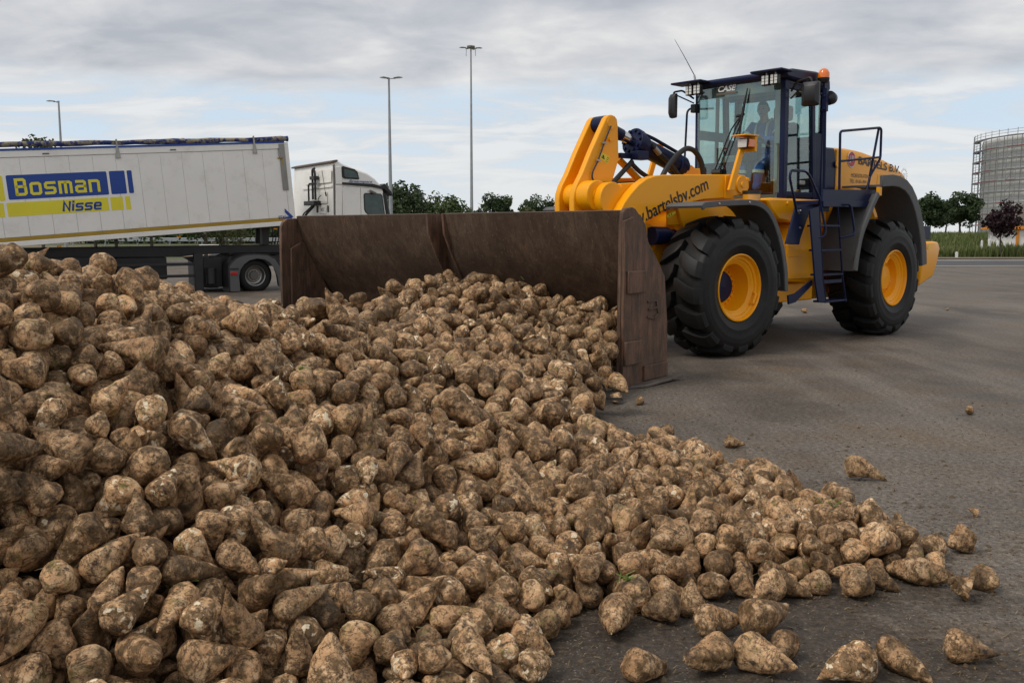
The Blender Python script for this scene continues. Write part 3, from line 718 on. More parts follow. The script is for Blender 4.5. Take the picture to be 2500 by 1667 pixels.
# ---- wheels
WR = .87
def lug_mesh(side):
    rows = []
    n = 7
    for i in range(n+1):
        s = i/n; y = .018+.317*s
        ph = R_(-9+13.0*s**.75) if s < .75 else R_(-9+13.0*.75**.75+(s-.75)*5)
        w = R_(5.4+1.3*math.sin(min(1, s*1.3)*math.pi/2))*(1. if i > 0 else .55)
        top = WR-.055*s**2.6-(0 if s < .93 else .035); bot = .768-.03*s**3-(.03 if s > .9 else 0)
        rows.append((y*side, ph, w, top, bot))
    V = []; F = []
    for (y, ph, w, t, b) in rows:
        for (dp, r) in ((-w*1.12, b), (-w, t-.004), (-w*.8, t), (w*.8, t), (w, t-.004), (w*1.12, b)):
            V.append((r*math.sin(ph+dp), y, r*math.cos(ph+dp)))
    k = 6
    for i in range(len(rows)-1):
        for j in range(k-1): F.append((i*k+j, i*k+j+1, (i+1)*k+j+1, (i+1)*k+j))
    F += [tuple(range(k-1, -1, -1)), tuple(range((len(rows)-1)*k, len(rows)*k))]
    # shoulder block running down the side wall
    y, ph, w, t, b = rows[-1]; n0 = len(V)
    for (r, yy, f) in ((t, y, 1.), (.745, .338*side, .8), (.735, .318*side, .8)):
        for d in (-w*f, w*f): V.append((r*math.sin(ph+d), yy, r*math.cos(ph+d)))
    F += [(n0, n0+1, n0+3, n0+2), (n0+2, n0+3, n0+5, n0+4)]
    me = bpy.data.meshes.new('tread_lug'); me.from_pydata(V, [], F); fixn(me); me.materials.append(M['tyre'])
    me.polygons.foreach_set('use_smooth', [True]*len(me.polygons)); me.set_sharp_from_angle(angle=R_(30)); return me
LUG = {1: lug_mesh(1), -1: lug_mesh(-1)}
NLUG = 16
def wheel(F_, yc, out, spin, front):
    c = Vector((0, yc, .845)); o = out
    rim = MB()
    rim.lathe([(o*.285, .405), (o*.315, .412), (o*.322, .398), (o*.300, .386), (o*.275, .382), (o*.268, .352), (o*.250, .345), (o*.240, .318), (o*.228, .31), (o*.215, .288), (o*.03, .272), (o*.01, .262)] if front else
              [(o*.285, .405), (o*.315, .412), (o*.322, .398), (o*.300, .386), (o*.275, .382), (o*.268, .352), (o*.250, .345), (o*.240, .318), (o*.228, .31), (o*.215, .288), (o*.14, .275), (o*.12, .262)], c, 64)
    rim.lathe([(-o*.30, .40), (-o*.2, .36), (o*.2, .35), (o*.27, .375)], c, 48)
    dy = o*.012 if front else o*.12
    rim.lathe([(dy, .268), (dy+o*.006, .20), (dy+o*.012, .10)], c, 48)
    W = P('wheel', rim, 'yellow', F_)
    m = MB(); m.lathe([(-o*.1, .20), (dy+o*.01, .20), (dy+o*.05, .17), (dy+o*.055, .06), (dy+o*.06, 0.001)], c, 32); P('hub', m, 'navy' if front else 'yellow', F_, W)
    for k in range(22):
        a = 2*math.pi*k/22; p = c+Vector((math.cos(a)*.232, dy+o*.004, math.sin(a)*.232)); m = MB(); m.cyl(p, p+Vector((0, o*.028, 0)), .013, .011, 6); P('wheel_bolt', m, 'yellow', F_, W)
    m = MB(); a = R_(205 if front else 50); p = c+Vector((math.cos(a)*.335, o*.262, math.sin(a)*.335))
    t = Vector((-math.sin(a), 0, math.cos(a))); rr = Vector((math.cos(a), 0, math.sin(a)))
    m.tube([p-t*.075, p-t*.06+rr*.01+Vector((0, o*.03, 0)), p+t*.06+rr*.01+Vector((0, o*.03, 0)), p+t*.075], .020, 6); P('valve_guard', m, 'yellow', F_, W)
    m = MB(); prof = [(-.285, .40), (-.315, .43), (-.342, .52), (-.352, .60), (-.345, .68), (-.325, .745), (-.305, .765), (-.25, .778), (-.1, .785), (.1, .785), (.25, .778), (.305, .765), (.325, .745), (.345, .68), (.350, .655), (.3495, .648), (.3525, .64), (.352, .60), (.3445, .525), (.3475, .515), (.342, .505), (.315, .43), (.285, .40)]
    m.lathe([(y*o, r) for y, r in prof], c, 96); P('tyre', m, 'tyre', F_, W, ang=50)
    off = Matrix.Translation(-root_loc(LD))
    for sd in (1, -1):
        for k in range(NLUG):
            ob = bpy.data.objects.new('tread_lug', LUG[sd]); COL.objects.link(ob); ob.parent = W
            ob.matrix_local = off@F_@Matrix.Translation(c)@Matrix.Rotation(spin+2*math.pi*(k+(.5 if sd < 0 else 0))/NLUG, 4, 'Y')
    return W
wheel(FA, 1.085, 1, .05, True); wheel(FA, -1.085, -1, .3, True)
wheel(RA, 1.085, 1, .17, False); wheel(RA, -1.085, -1, .22, False)
for F_ in (FA, RA):
    m = MB(); m.cyl((0, -1.0, .845), (0, 1.0, .845), .17, .17, 20); m.lathe([(-.32, .18), (-.2, .34), (.2, .34), (.32, .18)], (0, 0, .83), 24); P('axle', m, 'navy', F_)

# ---- front frame, arms
m = MB(); m.prism([(.55, .62), (.60, 1.25), (.25, 1.70), (-.35, 1.92), (-.55, 2.0), (-1.0, 2.02), (-1.25, 1.5), (-1.3, .6), (-.3, .5)], -.47, .47); P('front_frame', m, 'yellow', FA, bevel=.02)
m = MB(); m.prism([(.32, 1.83), (-.16, 1.885), (-.85, 1.83), (-.95, 1.45), (-.7, 1.2), (.0, 1.2)], .48, .66); P('fender_bracket', m, 'yellow', FA, bevel=.015)
arm = [(-1.0, 2.02), (-1.06, 2.10), (-1.047, 2.215), (-.96, 2.262), (-.80, 2.268), (-.568, 2.255), (.123, 2.229), (.60, 2.208), (.76, 2.192), (.90, 2.152), (1.03, 2.080), (1.169, 1.966), (1.274, 1.857), (1.42, 1.64), (1.56, 1.36), (1.70, 1.0), (1.86, .62), (1.80, .44), (1.60, .42), (1.42, .68), (1.22, 1.08), (1.05, 1.40), (.882, 1.646), (.75, 1.715), (.611, 1.77), (.281, 1.853), (-.131, 1.924), (-.599, 1.955)]
for sd, nm in ((1, 'lift_arm'), (-1, 'lift_arm')):
    m = MB(); y0, y1 = (.545, .68) if sd > 0 else (-.30, -.17); m.prism(arm, y0, y1); A_ = P('lift_arm', m, 'yellow', FA, bevel=.012)
    if sd > 0:
        ARM = A_
        for (x, z, r) in ((-.885, 2.135, .115), (-1.0, 2.205, .028)):
            m = MB(); m.cyl((x, .67, z), (x, .705, z), r, r*.96, 24); m.cyl((x, .7, z), (x, .722, z), r*.35, r*.3, 12); P('pivot_pin', m, 'yellow', FA, ARM)
        m = MB(); m.prism([(-.54, 1.95), (-.54, 2.235), (-.62, 2.245), (-.70, 2.06), (-.70, 1.95)], .683, .70); P('doubler_plate', m, 'yellow', FA, ARM, bevel=.004)
# cross tube and torque box between the arms
m = MB(); m.cyl((1.33, -.17, 1.90), (1.33, .545, 1.90), .205, .205, 32); m.prism([(1.20, 2.09), (.72, 2.13), (.72, 1.75), (1.10, 1.62)], -.168, .543); P('cross_tube', m, 'yellow', FA, bevel=.01)
# bell crank plates with pivot boss
bell = [(1.154, 2.885), (1.115, 2.918), (1.062, 2.931), (1.005, 2.918), (.968, 2.885), (.952, 2.806), (.930, 2.40), (1.018, 2.174), (1.10, 2.02), (1.16, 1.60), (1.20, 1.30), (1.55, 1.20), (1.66, 1.50), (1.675, 1.90), (1.665, 1.97), (1.623, 2.077), (1.536, 2.209), (1.39, 2.485)]
for k, (y0, y1) in enumerate(((.15, .235), (-.115, -.03))):
    m = MB(); m.prism(bell, y0, y1); B_ = P('bell_crank_plate', m, 'yellow', FA, bevel=.012)
    if k == 0:
        BELL = B_
        m = MB(); m.cyl((1.46, .2, 1.945), (1.46, .43, 1.945), .185, .18, 36); P('pivot_boss', m, 'yellow', FA, BELL, bevel=.01)
        m = MB(); m.cyl((1.46, .43, 1.945), (1.46, .445, 1.945), .085, .085, 24); m.cyl((1.46, .44, 1.945), (1.46, .475, 1.945), .042, .036, 16); m.tube([(1.46, .444, 1.87), (1.30, .444, 1.90), (1.27, .444, 1.93), (1.30, .444, 1.955)], .012, 6); P('pin_keeper', m, 'yellow', FA, BELL)
        m = MB(); m.cyl((1.065, .235, 2.83), (1.065, .245, 2.83), .072, .072, 24); P('pin_cap', m, 'yellow', FA, BELL)
        m = MB(); m.cyl((1.09, .235, 2.64), (1.09, .262, 2.64), .03, .03, 12); P('grease_boss', m, 'yellow', FA, BELL)
        m = MB(); m.plate([(1.258, .238, 2.403), (1.122, .238, 2.338), (1.093, .238, 2.422), (1.232, .238, 2.478)], -.002); st = P('warning_sticker', m, 'signyellow', FA, BELL)
        m = MB(); q = [Vector((1.232, .2415, 2.412)), Vector((1.176, .2415, 2.386)), Vector((1.192, .2415, 2.448))]; c_ = (q[0]+q[1]+q[2])/3
        V = q+[c_+(p-c_)*.62 for p in q]; m.add(V, [(0, 1, 4, 3), (1, 2, 5, 4), (2, 0, 3, 5)]); m.add([c_+Vector((.012, 0, -.006)), c_+Vector((-.008, 0, -.012)), c_+Vector((-.004, 0, .018))], [(0, 1, 2)]); P('warning_symbol', m, 'ink', FA, BELL)
        m = MB(); 
        for q in range(3): m.plate([(1.158-q*.012, .2405, 2.372+.022*q), (1.128-q*.012, .2405, 2.358+.022*q), (1.126-q*.012, .2405, 2.364+.022*q), (1.156-q*.012, .2405, 2.378+.022*q)], -.001)
        P('sticker_print', m, 'ink', FA, BELL)
m = MB(); m.cyl((1.065, -.03, 2.83), (1.065, .15, 2.83), .10, .10, 28); P('top_pin_sleeve', m, 'navy', FA)
m = MB(); m.cyl((1.46, -.16, 1.945), (1.46, .2, 1.945), .155, .155, 28); P('bell_pivot', m, 'yellow', FA)
# grease line on the near plate
pth = [(1.098, .26, 2.79), (1.212, .262, 2.578), (1.308, .262, 2.367), (1.396, .262, 2.234), (1.405, .262, 2.158), (1.357, .262, 2.112), (1.19, .27, 2.105), (.90, .4, 2.125), (.70, .5, 2.14)]
m = MB(); m.tube(pth, .011, 6, .08); P('grease_hose', m, 'hose', FA); m = MB(); m.tube([(1.37, .262, 2.11), (1.44, .40, 2.05), (1.46, .46, 1.97)], .010, 6, .05); P('grease_hose', m, 'hose', FA)
for p in ((1.212, .25, 2.578), (1.308, .25, 2.367), (1.19, .255, 2.105)):
    m = MB(); m.cyl(p, (p[0], p[1]+.04, p[2]), .022, .018, 10); P('hose_clip', m, 'steel', FA)
# tilt cylinder
TA, TB = Vector((1.065, .06, 2.83)), Vector((-.50, .06, 2.345)); td = (TB-TA).normalized()
m = MB(); m.cyl(TA+td*.08, TA+td*.36, .075, .075, 20); P('rod_eye', m, 'navy', FA)
m = MB(); m.cyl(TA+td*.3, TA+td*.62, .068, .068, 24); P('cylinder_rod', m, 'chrome', FA)
m = MB(); m.cyl(TA+td*.57, TA+td*.66, .175, .175, 28); m.cyl(TA+td*.66, TA+td*.78, .15, .14, 28); CY = P('cylinder_head', m, 'navy', FA, bevel=.01)
a1 = td.orthogonal().normalized(); b1 = td.cross(a1)
for k in range(10):
    a = 2*math.pi*k/10; p = TA+td*.57+(a1*math.cos(a)+b1*math.sin(a))*.135; m = MB(); m.cyl(p, p-td*.03, .022, .022, 6); P('head_bolt', m, 'navy', FA, CY)
m = MB(); m.cyl(TA+td*.75, TB-td*.05, .118, .118, 28); CB = P('cylinder_barrel', m, 'navy', FA)
m = MB(); m.cyl(TB-td*.22, TB-td*.1, .145, .145, 24); P('cylinder_foot', m, 'navy', FA)
m = MB(); m.tube([TA+td*.75+Vector((0, .05, .14)), TA+td*.95+Vector((0, .03, .16)), TA+td*1.45+Vector((0, .03, .15)), TA+td*1.5+Vector((0, .02, .1))], .024, 8, .06); P('oil_pipe', m, 'navy', FA, CB)
m = MB(); m.tube([TA+td*.80+Vector((0, .13, .02)), TA+td*.92+Vector((0, .15, -.04)), TA+td*1.2+Vector((0, .15, -.12)), TA+td*1.33+Vector((0, .16, -.2))], .030, 8, .06); P('oil_hose', m, 'hose', FA, CB)
m = MB(); m.cyl(TA+td*.84+Vector((0, .14, .0)), TA+td*.93+Vector((0, .15, -.045)), .036, .036, 10); P('hose_ferrule', m, 'steel', FA, CB)
m = MB(); m.box(.40, .60, .1, .24, 2.42, 2.53); m.box(.52, .78, .02, .12, 2.44, 2.50); P('sensor_box', m, 'navy', FA, bevel=.01)
m = MB(); m.tube([(.58, .12, 2.40), (.92, .12, 2.12)], .034, 8); m.tube([(.60, .12, 2.38), (.45, .12, 2.28), (.25, .12, 2.20)], .03, 8, .08); P('position_sensor', m, 'black', FA)
m = MB(); m.tube([(.66, -.05, 2.44), (.20, -.05, 2.14)], .045, 8); P('stay_bar', m, 'yellow', FA)
m = MB(); m.prism([(-.34, 2.2), (-.36, 2.355), (-.42, 2.39), (-.50, 2.40), (-.58, 2.36), (-.66, 2.365), (-.71, 2.32), (-.72, 2.2)], -.06, .17); P('cylinder_clevis', m, 'yellow', FA, bevel=.012)
m = MB(); m.box(-1.0, .25, -.5, .5, 2.05, 2.20); P('tower_deck', m, 'yellow', FA, bevel=.015)
m = MB(); m.tube([(.26, .33, 2.2), (.16, .33, 2.34), (-.02, .33, 2.50), (-.20, .33, 2.60), (-.36, .33, 2.575), (-.49, .33, 2.45), (-.545, .33, 2.28), (-.55, .33, 2.1)], .035, 10, .12); P('hydraulic_hose', m, 'hose', FA)
# lift cylinder
m = MB(); m.cyl((.72, .60, 1.47), (.45, .60, 1.475), .115, .105, 24); m.cyl((.45, .60, 1.475), (.34, .60, 1.485), .10, .06, 20); P('lift_cylinder_cap', m, 'navy', FA, bevel=.008)
m = MB(); m.cyl((.34, .60, 1.485), (-.6, .60, 1.18), .07, .07, 16); P('lift_cylinder', m, 'navy', FA)
m = MB(); m.prism([(.88, 1.64), (.62, 1.60), (.60, 1.30), (.74, 1.24), (1.05, 1.05), (1.1, 1.3)], .50, .535); P('cylinder_ear', m, 'yellow', FA, bevel=.008)
m = MB(); m.box(.12, .42, .56, .60, 1.60, 1.80); P('side_cover', m, 'yellow', FA, bevel=.01)
m = MB(); m.plate([(.53, .684, 1.69), (.38, .684, 1.745), (.385, .684, 1.775), (.54, .684, 1.72)], .002); ws = P('pinch_sticker', m, 'signyellow', FA)
m = MB(); m.add([(.515, .6875, 1.706), (.49, .6875, 1.714), (.497, .6875, 1.735)], [(0, 1, 2)]); m.add([(.475, .6875, 1.722), (.445, .6875, 1.732), (.455, .6875, 1.75)], [(0, 1, 2)]); P('sticker_print', m, 'ink', FA, ws)
# front fenders
fo = [(.760, 1.818), (.698, 1.856), (.45, 1.876), (.243, 1.888), (-.118, 1.904), (-.26, 1.897), (-.374, 1.872), (-.47, 1.83), (-.547, 1.78), (-.625, 1.705), (-.697, 1.612), (-.77, 1.49), (-.839, 1.345), (-.895, 1.18), (-.939, 1.0), (-.958, .77)]
def inset(pl, d):
    out = []
    for i, p in enumerate(pl):
        a = Vector(pl[max(0, i-1)]); b = Vector(pl[min(len(pl)-1, i+1)]); t = (b-a).normalized(); n = Vector((-t.y, t.x)); out.append((p[0]-n.x*d*-1, p[1]-n.y*d*-1))
    return out
for sd in (1, -1):
    ya, yb = sorted((sd*.86, sd*1.40)); m = MB(); m.strip(fo, inset(fo, .030), ya, yb); fd = P('front_fender', m, 'fender', FA)
    yc, yd = sorted((sd*1.385, sd*1.415)); m = MB(); m.strip(inset(fo, -.004), inset(fo, .065), yc, yd); P('fender_lip', m, 'fender', FA, fd, bevel=.008)
    if sd > 0:
        for q in (2, 4): m = MB(); p = inset(fo, .03)[q]; m.cyl((p[0], 1.415, p[1]), (p[0], 1.425, p[1]), .014, .012, 8); P('fender_bolt', m, 'steel', FA, fd)
# head lamps on stalks
for sd in (1, -1):
    s = sd
    m = MB(); ya, yb = sorted((s*.735, s*.775)); m.prism([(-.525, 2.05), (-.645, 2.05), (-.665, 2.17), (-.80, 2.52), (-.86, 2.60), (-.74, 2.60), (-.70, 2.50)], ya, yb); LA = P('lamp_stalk', m, 'yellow', FA, bevel=.006)
    m = MB(); ya, yb = sorted((s*.735, s*.895)); m.box(-.86, -.72, ya, yb, 2.585, 2.715); P('lamp_housing', m, 'black', FA, LA, bevel=.02)
    m = MB(); ya, yb = sorted((s*.745, s*.885)); m.box(-.721, -.708, ya, yb, 2.597, 2.703); P('lamp_lens', m, 'clear', FA, LA, bevel=.006)
    m = MB(); ya, yb = sorted((s*.894, s*.915)); m.box(-.85, -.735, ya, yb, 2.597, 2.703); P('indicator_lens', m, 'amber', FA, LA, bevel=.012)
    m = MB(); ya, yb = sorted((s*.69, s*.92)); m.box(-.92, -.64, ya, yb, 2.742, 2.756); P('lamp_shade', m, 'yellow', FA, LA, bevel=.004)
    m = MB(); ya, yb = sorted((s*.72, s*.90)); m.box(-.91, -.865, ya, yb, 2.55, 2.742); P('lamp_bracket', m, 'yellow', FA, LA, bevel=.004)
m = MB(); m.cyl((-.80, .92, 1.92), (-.80, .92, 2.0), .115, .115, 24); ml = P('marker_lamp', m, 'amberlamp', FA); m = MB(); m.cyl((-.80, .92, 2.002), (-.80, .92, 2.045), .12, .12, 24); P('marker_cap', m, 'black', FA, ml)
# name on the arm
o_ = FA@Vector((1.055, .682, 1.590)); ex = FA.to_3x3()@Vector((-1.17, 0, .425)); ez = FA.to_3x3()@Vector((.34, 0, .94))
text('w.bartelsbv.com', 'lettering', 'ink', LD, o_, ex, ez, 1.375, .165, .003, .012)

# ---- bucket
pl = [(0.0, .035), (-.012, 1.60), (-.03, 1.70), (-.07, 1.735), (-.19, 1.752), (-.25, 1.735), (-.44, 1.59), (-.495, 1.42), (-.645, 1.275), (-.83, 1.07), (-.90, .60), (-.91, .05), (-.5, .02)]
BW = 4.97
m = MB(); m.prism(pl, -.045, 0.0); BK = P('bucket', m, 'rust', BA, bevel=.008); tag(BK, 'worn brown steel loading bucket')
plf = [(.17, .035), (.17, 1.30), (.16, 1.58), (.13, 1.64), (.06, 1.685), (-.07, 1.69), (-.2, 1.69), (-.44, 1.55), (-.64, 1.27), (-.83, 1.07), (-.90, .60), (-.91, .05)]
m = MB(); m.prism(plf, -BW, -BW+.045); P('side_plate', m, 'rust', BA, BK, bevel=.008)
# wall skin: profile from the top edge to the floor
wall = [(-.075, 1.715), (-.115, 1.55), (-.22, 1.25), (-.38, 1.0), (-.58, .78), (-.74, .55), (-.82, .32), (-.80, .12), (-.66, .05), (0.02, .035)]
def skin(pf, ya, yb, t=.035):
    V = []; F = []; n = len(pf); inn = inset(pf, -t)
    for y in (ya, yb):
        V += [(p[0], y, p[1]) for p in pf]+[(p[0], y, p[1]) for p in inn]
    for i in range(n-1): F += [(i, i+1, 2*n+i+1, 2*n+i), (n+i, 3*n+i, 3*n+i+1, n+i+1)]
    F += [(0, 2*n, 3*n, n), (n-1, 2*n-1, 4*n-1, 3*n-1)]
    for y in (0, 2*n): F += [tuple(range(y, y+n))+tuple(range(y+2*n-1, y+n-1, -1))]
    return MB().add(V, F)
P('back_wall', skin(wall, -2.37, -.046), 'rustin', BA, BK, ang=50)
P('back_wall', skin(wall, -BW+.046, -2.62), 'rustin', BA, BK, ang=50)
wg = [(-.34, 1.66), (-.36, 1.45), (-.40, 1.2), (-.46, 1.0)]+wall[4:]
P('back_wall', skin(wg, -2.615, -2.375), 'rustin', BA, BK, ang=50)
for (y, k) in ((-2.615, 1), (-2.372, 1)):
    m = MB(); m.prism([(-.05, 1.72), (-.36, 1.715), (-.41, 1.2), (-.50, .92), (-.62, .74), (-.36, 1.0), (-.20, 1.25), (-.075, 1.5)], y-.0, y+.028); P('gusset', m, 'rust', BA, BK, bevel=.005)
m = MB(); m.prism([(.06, .05), (.05, 1.31), (-.05, 1.36), (-.12, 1.394), (-.17, 1.385), (-.205, 1.317), (-.355, 1.07), (-.60, .69), (-.72, .3), (-.72, .08)], -BW+.047, -BW+.085); P('corner_guard', m, 'rust', BA, BK, bevel=.01)
m = MB(); m.prism([(.0, .03), (-.005, 1.62), (-.16, 1.66), (-.155, .02)], .0015, .035); P('edge_doubler', m, 'rust', BA, BK, bevel=.006)
for (x0, x1, z0, z1) in ((-.045, -.365, .93, 1.148), (.0, -.33, .245, .475)):
    m = MB(); m.box(x1, x0, .0365, .062, z0, z1); P('wear_block', m, 'rust', BA, BK, bevel=.01)
m = MB(); m.box(-.88, -.42, .002, .03, .05, .20); P('wear_block', m, 'rust', BA, BK, bevel=.008)
# maker's mark: a raised hooked E
m = MB()
for (a, b_) in (((-.50, .83), (-.66, .84)), ((-.66, .84), (-.70, .70)), ((-.70, .70), (-.62, .66)), ((-.52, .755), (-.66, .765)), ((-.50, .68), (-.62, .66))):
    d = Vector((b_[0]-a[0], b_[1]-a[1])).normalized()*.012; n = Vector((-d.y, d.x)); m.prism([(a[0]-d.x-n.x, a[1]-d.y-n.y), (b_[0]+d.x-n.x, b_[1]+d.y-n.y), (b_[0]+d.x+n.x, b_[1]+d.y+n.y), (a[0]-d.x+n.x, a[1]-d.y+n.y)], .001, .012)
P('raised_mark', m, 'rust', BA, BK, bevel=.003)
m = MB(); m.prism([(.10, -.06), (.10, -BW+.05), (-.2, -BW+.05), (-.2, -.06)], .004, .034, 'z'); P('cutting_edge', m, 'edge', BA, BK, bevel=.006)
m = MB(); m.add([(.03, -.05, .03), (-.92, -.05, .045), (-1.02, .13, .062), (-.35, .10, .03), (.03, -.05, .004), (-.92, -.05, .01), (-1.02, .13, .03), (-.35, .10, .004)], [(0, 1, 2, 3), (7, 6, 5, 4), (0, 4, 5, 1), (1, 5, 6, 2), (2, 6, 7, 3), (3, 7, 4, 0)]); P('side_cutter', m, 'edge', BA, BK, bevel=.004)
# link from arms to bucket
m = MB(); m.prism([(-.92, .3), (-.86, 1.0), (-1.5, .85), (-1.5, .45)], -2.9, -2.1); P('bucket_hinge', m, 'rust', BA, BK, bevel=.02)

# ---- rear frame and body (rear coordinates)
m = MB(); m.prism([(1.9, .58), (1.95, 1.0), (1.5, 1.7), (.5, 1.95), (-1.5, 1.9), (-1.7, .75), (-.5, .52), (1.4, .52)], -.46, .46); P('rear_frame', m, 'yellow', RA, bevel=.02)
m = MB(); m.box(1.3, 2.75, -.40, .55, .55, .70); m.cyl((2.15, 0, .5), (2.15, 0, 1.3), .2, .2, 20); P('articulation_joint', m, 'yellow', RA, bevel=.01)
for sd in (1, -1):
    ya, yb = sorted((sd*.50, sd*1.02)); m = MB(); m.prism([(2.36, .885), (2.36, 1.35), (2.02, 1.72), (1.66, 1.74), (1.60, .872)], ya, yb); T_ = P('side_tank', m, 'yellow', RA, bevel=.02)
    ya, yb = sorted((sd*1.022, sd*1.035)); m = MB(); m.box(2.03, 2.36, ya, yb, 1.19, 1.34); P('tank_cover', m, 'yellow', RA, T_, bevel=.005)
    ya, yb = sorted((sd*.5, sd*.9)); m = MB(); m.box(1.45, 2.5, ya, yb, .57, .82); P('step_beam', m, 'yellow', RA, bevel=.02)
# cab
CY0, CY1, CX0, CX1 = -.70, .78, 1.02, 2.11
m = MB(); m.prism([(2.75, 1.945), (2.62, 1.80), (2.45, 1.68), (2.15, 1.64), (1.2, 1.64), (1.15, 1.965), (2.62, 1.965)], -.88, .93); P('cab_skirt', m, 'yellow', RA, bevel=.03)
m = MB(); m.cyl((2.25, .932, 1.90), (2.25, .95, 1.90), .025, .02, 10); P('skirt_bolt', m, 'yellow', RA)
m = MB(); m.box(CX0, CX1-.02, CY0+.02, CY1-.02, 1.97, 2.06); CAB = P('cab', m, 'navy', RA, bevel=.01)
def pillar(pts, w, nm='pillar', mat='navy'):
    m = MB()
    for a, b_ in zip(pts[:-1], pts[1:]):
        m.tube([a, b_], w, 4)
    return P(nm, m, mat, RA, CAB)
def post(x0, z0, x1, z1, y0, y1, wx, nm='pillar', mat='navy', bv=.012):
    m = MB(); m.prism([(x0-wx, z0), (x0+wx, z0), (x1+wx, z1), (x1-wx, z1)], min(y0, y1), max(y0, y1)); return P(nm, m, mat, RA, CAB, bevel=bv)
post(CX1-.05, 1.98, CX1-.02, 3.55, CY1-.075, CY1, .055); post(CX1-.05, 1.98, CX1-.02, 3.55, CY0, CY0+.05, .03)
post(1.285, 1.98, 1.40, 3.52, CY1-.06, CY1, .045); post(1.285, 1.98, 1.40, 3.52, CY0, CY0+.06, .05)
post(CX0+.05, 1.98, CX0+.05, 3.52, CY1-.08, CY1, .05); post(CX0+.05, 1.98, CX0+.05, 3.52, CY0, CY0+.08, .05)
# door sill, door frame
for (x0, x1, z0, z1) in ((1.30, 2.05, 2.0, 2.07), (1.40, 2.06, 3.44, 3.52)):
    m = MB(); m.box(x0, x1, CY1-.05, CY1-.004, z0, z1); P('door_rail', m, 'navy', RA, CAB, bevel=.006)
m = MB(); m.box(1.30, 2.06, CY0+.004, CY0+.05, 2.0, 2.35); P('cab_side_panel', m, 'navy', RA, CAB)
m = MB(); m.box(1.58, 1.62, CY0+.01, CY0+.05, 2.35, 3.50); m.box(1.30, 2.06, CY0+.01, CY0+.05, 2.86, 2.99); P('window_bar', m, 'interior', RA, CAB)
m = MB(); m.box(CX0+.0, CX0+.05, CY0+.08, CY1-.08, 2.0, 2.88); P('rear_panel', m, 'interior', RA, CAB); m = MB(); m.box(CX0, CX0+.05, CY0+.08, CY1-.08, 3.46, 3.54); P('rear_header', m, 'interior', RA, CAB)
m = MB(); m.box(1.06, 1.30, CY1-.045, CY1-.01, 2.06, 2.9); m.box(1.06, 1.30, CY0+.01, CY0+.045, 2.06, 2.9); P('rear_quarter_panel', m, 'navy', RA, CAB)
# roof
m = MB()
ro = [(2.26, 3.60), (2.24, 3.655), (2.05, 3.69), (1.45, 3.715), (1.20, 3.70), (1.08, 3.64), (1.06, 3.50), (1.18, 3.47), (1.34, 3.53), (2.2, 3.555)]
m.prism(ro, -.76, .85); RF = P('roof', m, 'navy', RA, CAB, bevel=.03)
m = MB(); m.box(1.1, 2.1, -.68, .74, 3.50, 3.545); P('headliner', m, 'interior', RA, CAB)
# windscreen, curved round its near corner; dark band along the edge
fx = CX1+.012
def pane(nm, quad, t=.006, mat='glass'): m = MB(); m.plate(quad, t); return P(nm, m, mat, RA, CAB)
ws = [(fx-.05, CY0+.01), (fx, CY0+.10), (fx+.015, 0), (fx+.005, .50), (fx-.015, .62), (fx-.06, CY1-.02)]
V = []; F = []
for (x, y) in ws: V += [(x, y, 1.985), (x+.03, y, 3.56), (x-.006, y, 1.985), (x+.024, y, 3.56)]
for i in range(len(ws)-1):
    b_ = i*4; F += [(b_, b_+4, b_+5, b_+1), (b_+2, b_+3, b_+7, b_+6), (b_, b_+2, b_+6, b_+4), (b_+1, b_+5, b_+7, b_+3)]
F += [(0, 1, 3, 2), (len(V)-4, len(V)-2, len(V)-1, len(V)-3)]
P('windscreen', MB().add(V, F), 'glass', RA, CAB)
def wsband(z0, z1, y0=None, y1=None, nm='screen_band', mat='interior'):
    V = []; F = []; pts = [(x, y) for x, y in ws if (y0 is None or y0-1e-4 <= y <= y1+1e-4)]
    for (x, y) in pts:
        for z in (z0, z1): f = (z-1.985)/1.575; V.append((x+.03*f-.010, y, z))
    for i in range(len(pts)-1): F.append((2*i, 2*i+2, 2*i+3, 2*i+1))
    P(nm, MB().add(V, F), mat, RA, CAB)
wsband(3.405, 3.555); wsband(1.99, 2.03); wsband(2.03, 3.405, .62, CY1)
wsband(2.03, 2.50, CY0, 0.0, 'front_panel', 'navymatte')
pane('door_glass', [(1.34, CY1-.03, 2.07), (2.02, CY1-.03, 2.07), (2.04, CY1-.03, 3.45), (1.44, CY1-.03, 3.45)])
pane('side_glass', [(1.31, CY0+.03, 2.35), (2.05, CY0+.03, 2.35), (2.06, CY0+.03, 3.5), (1.42, CY0+.03, 3.5)])
pane('rear_glass', [(CX0+.02, CY0+.09, 2.88), (CX0+.02, CY1-.09, 2.88), (CX0+.02, CY1-.09, 3.46), (CX0+.02, CY0+.09, 3.46)])
pane('quarter_glass', [(1.07, CY1-.03, 2.9), (1.31, CY1-.03, 2.9), (1.36, CY1-.03, 3.48), (1.07, CY1-.03, 3.48)]); pane('quarter_glass', [(1.07, CY0+.03, 2.9), (1.31, CY0+.03, 2.9), (1.36, CY0+.03, 3.48), (1.07, CY0+.03, 3.48)])
m = MB(); m.box(1.52, 1.66, CY1-.028, CY1-.012, 2.17, 2.23); P('door_latch', m, 'steel', RA, CAB, bevel=.01)
m = MB(); m.tube([(1.60, CY1-.08, 2.15), (1.60, CY1-.09, 2.70), (1.50, CY1-.09, 2.74), (1.36, CY1-.09, 2.74)], .014, 6, .05); P('door_grab_bar', m, 'black', RA, CAB)
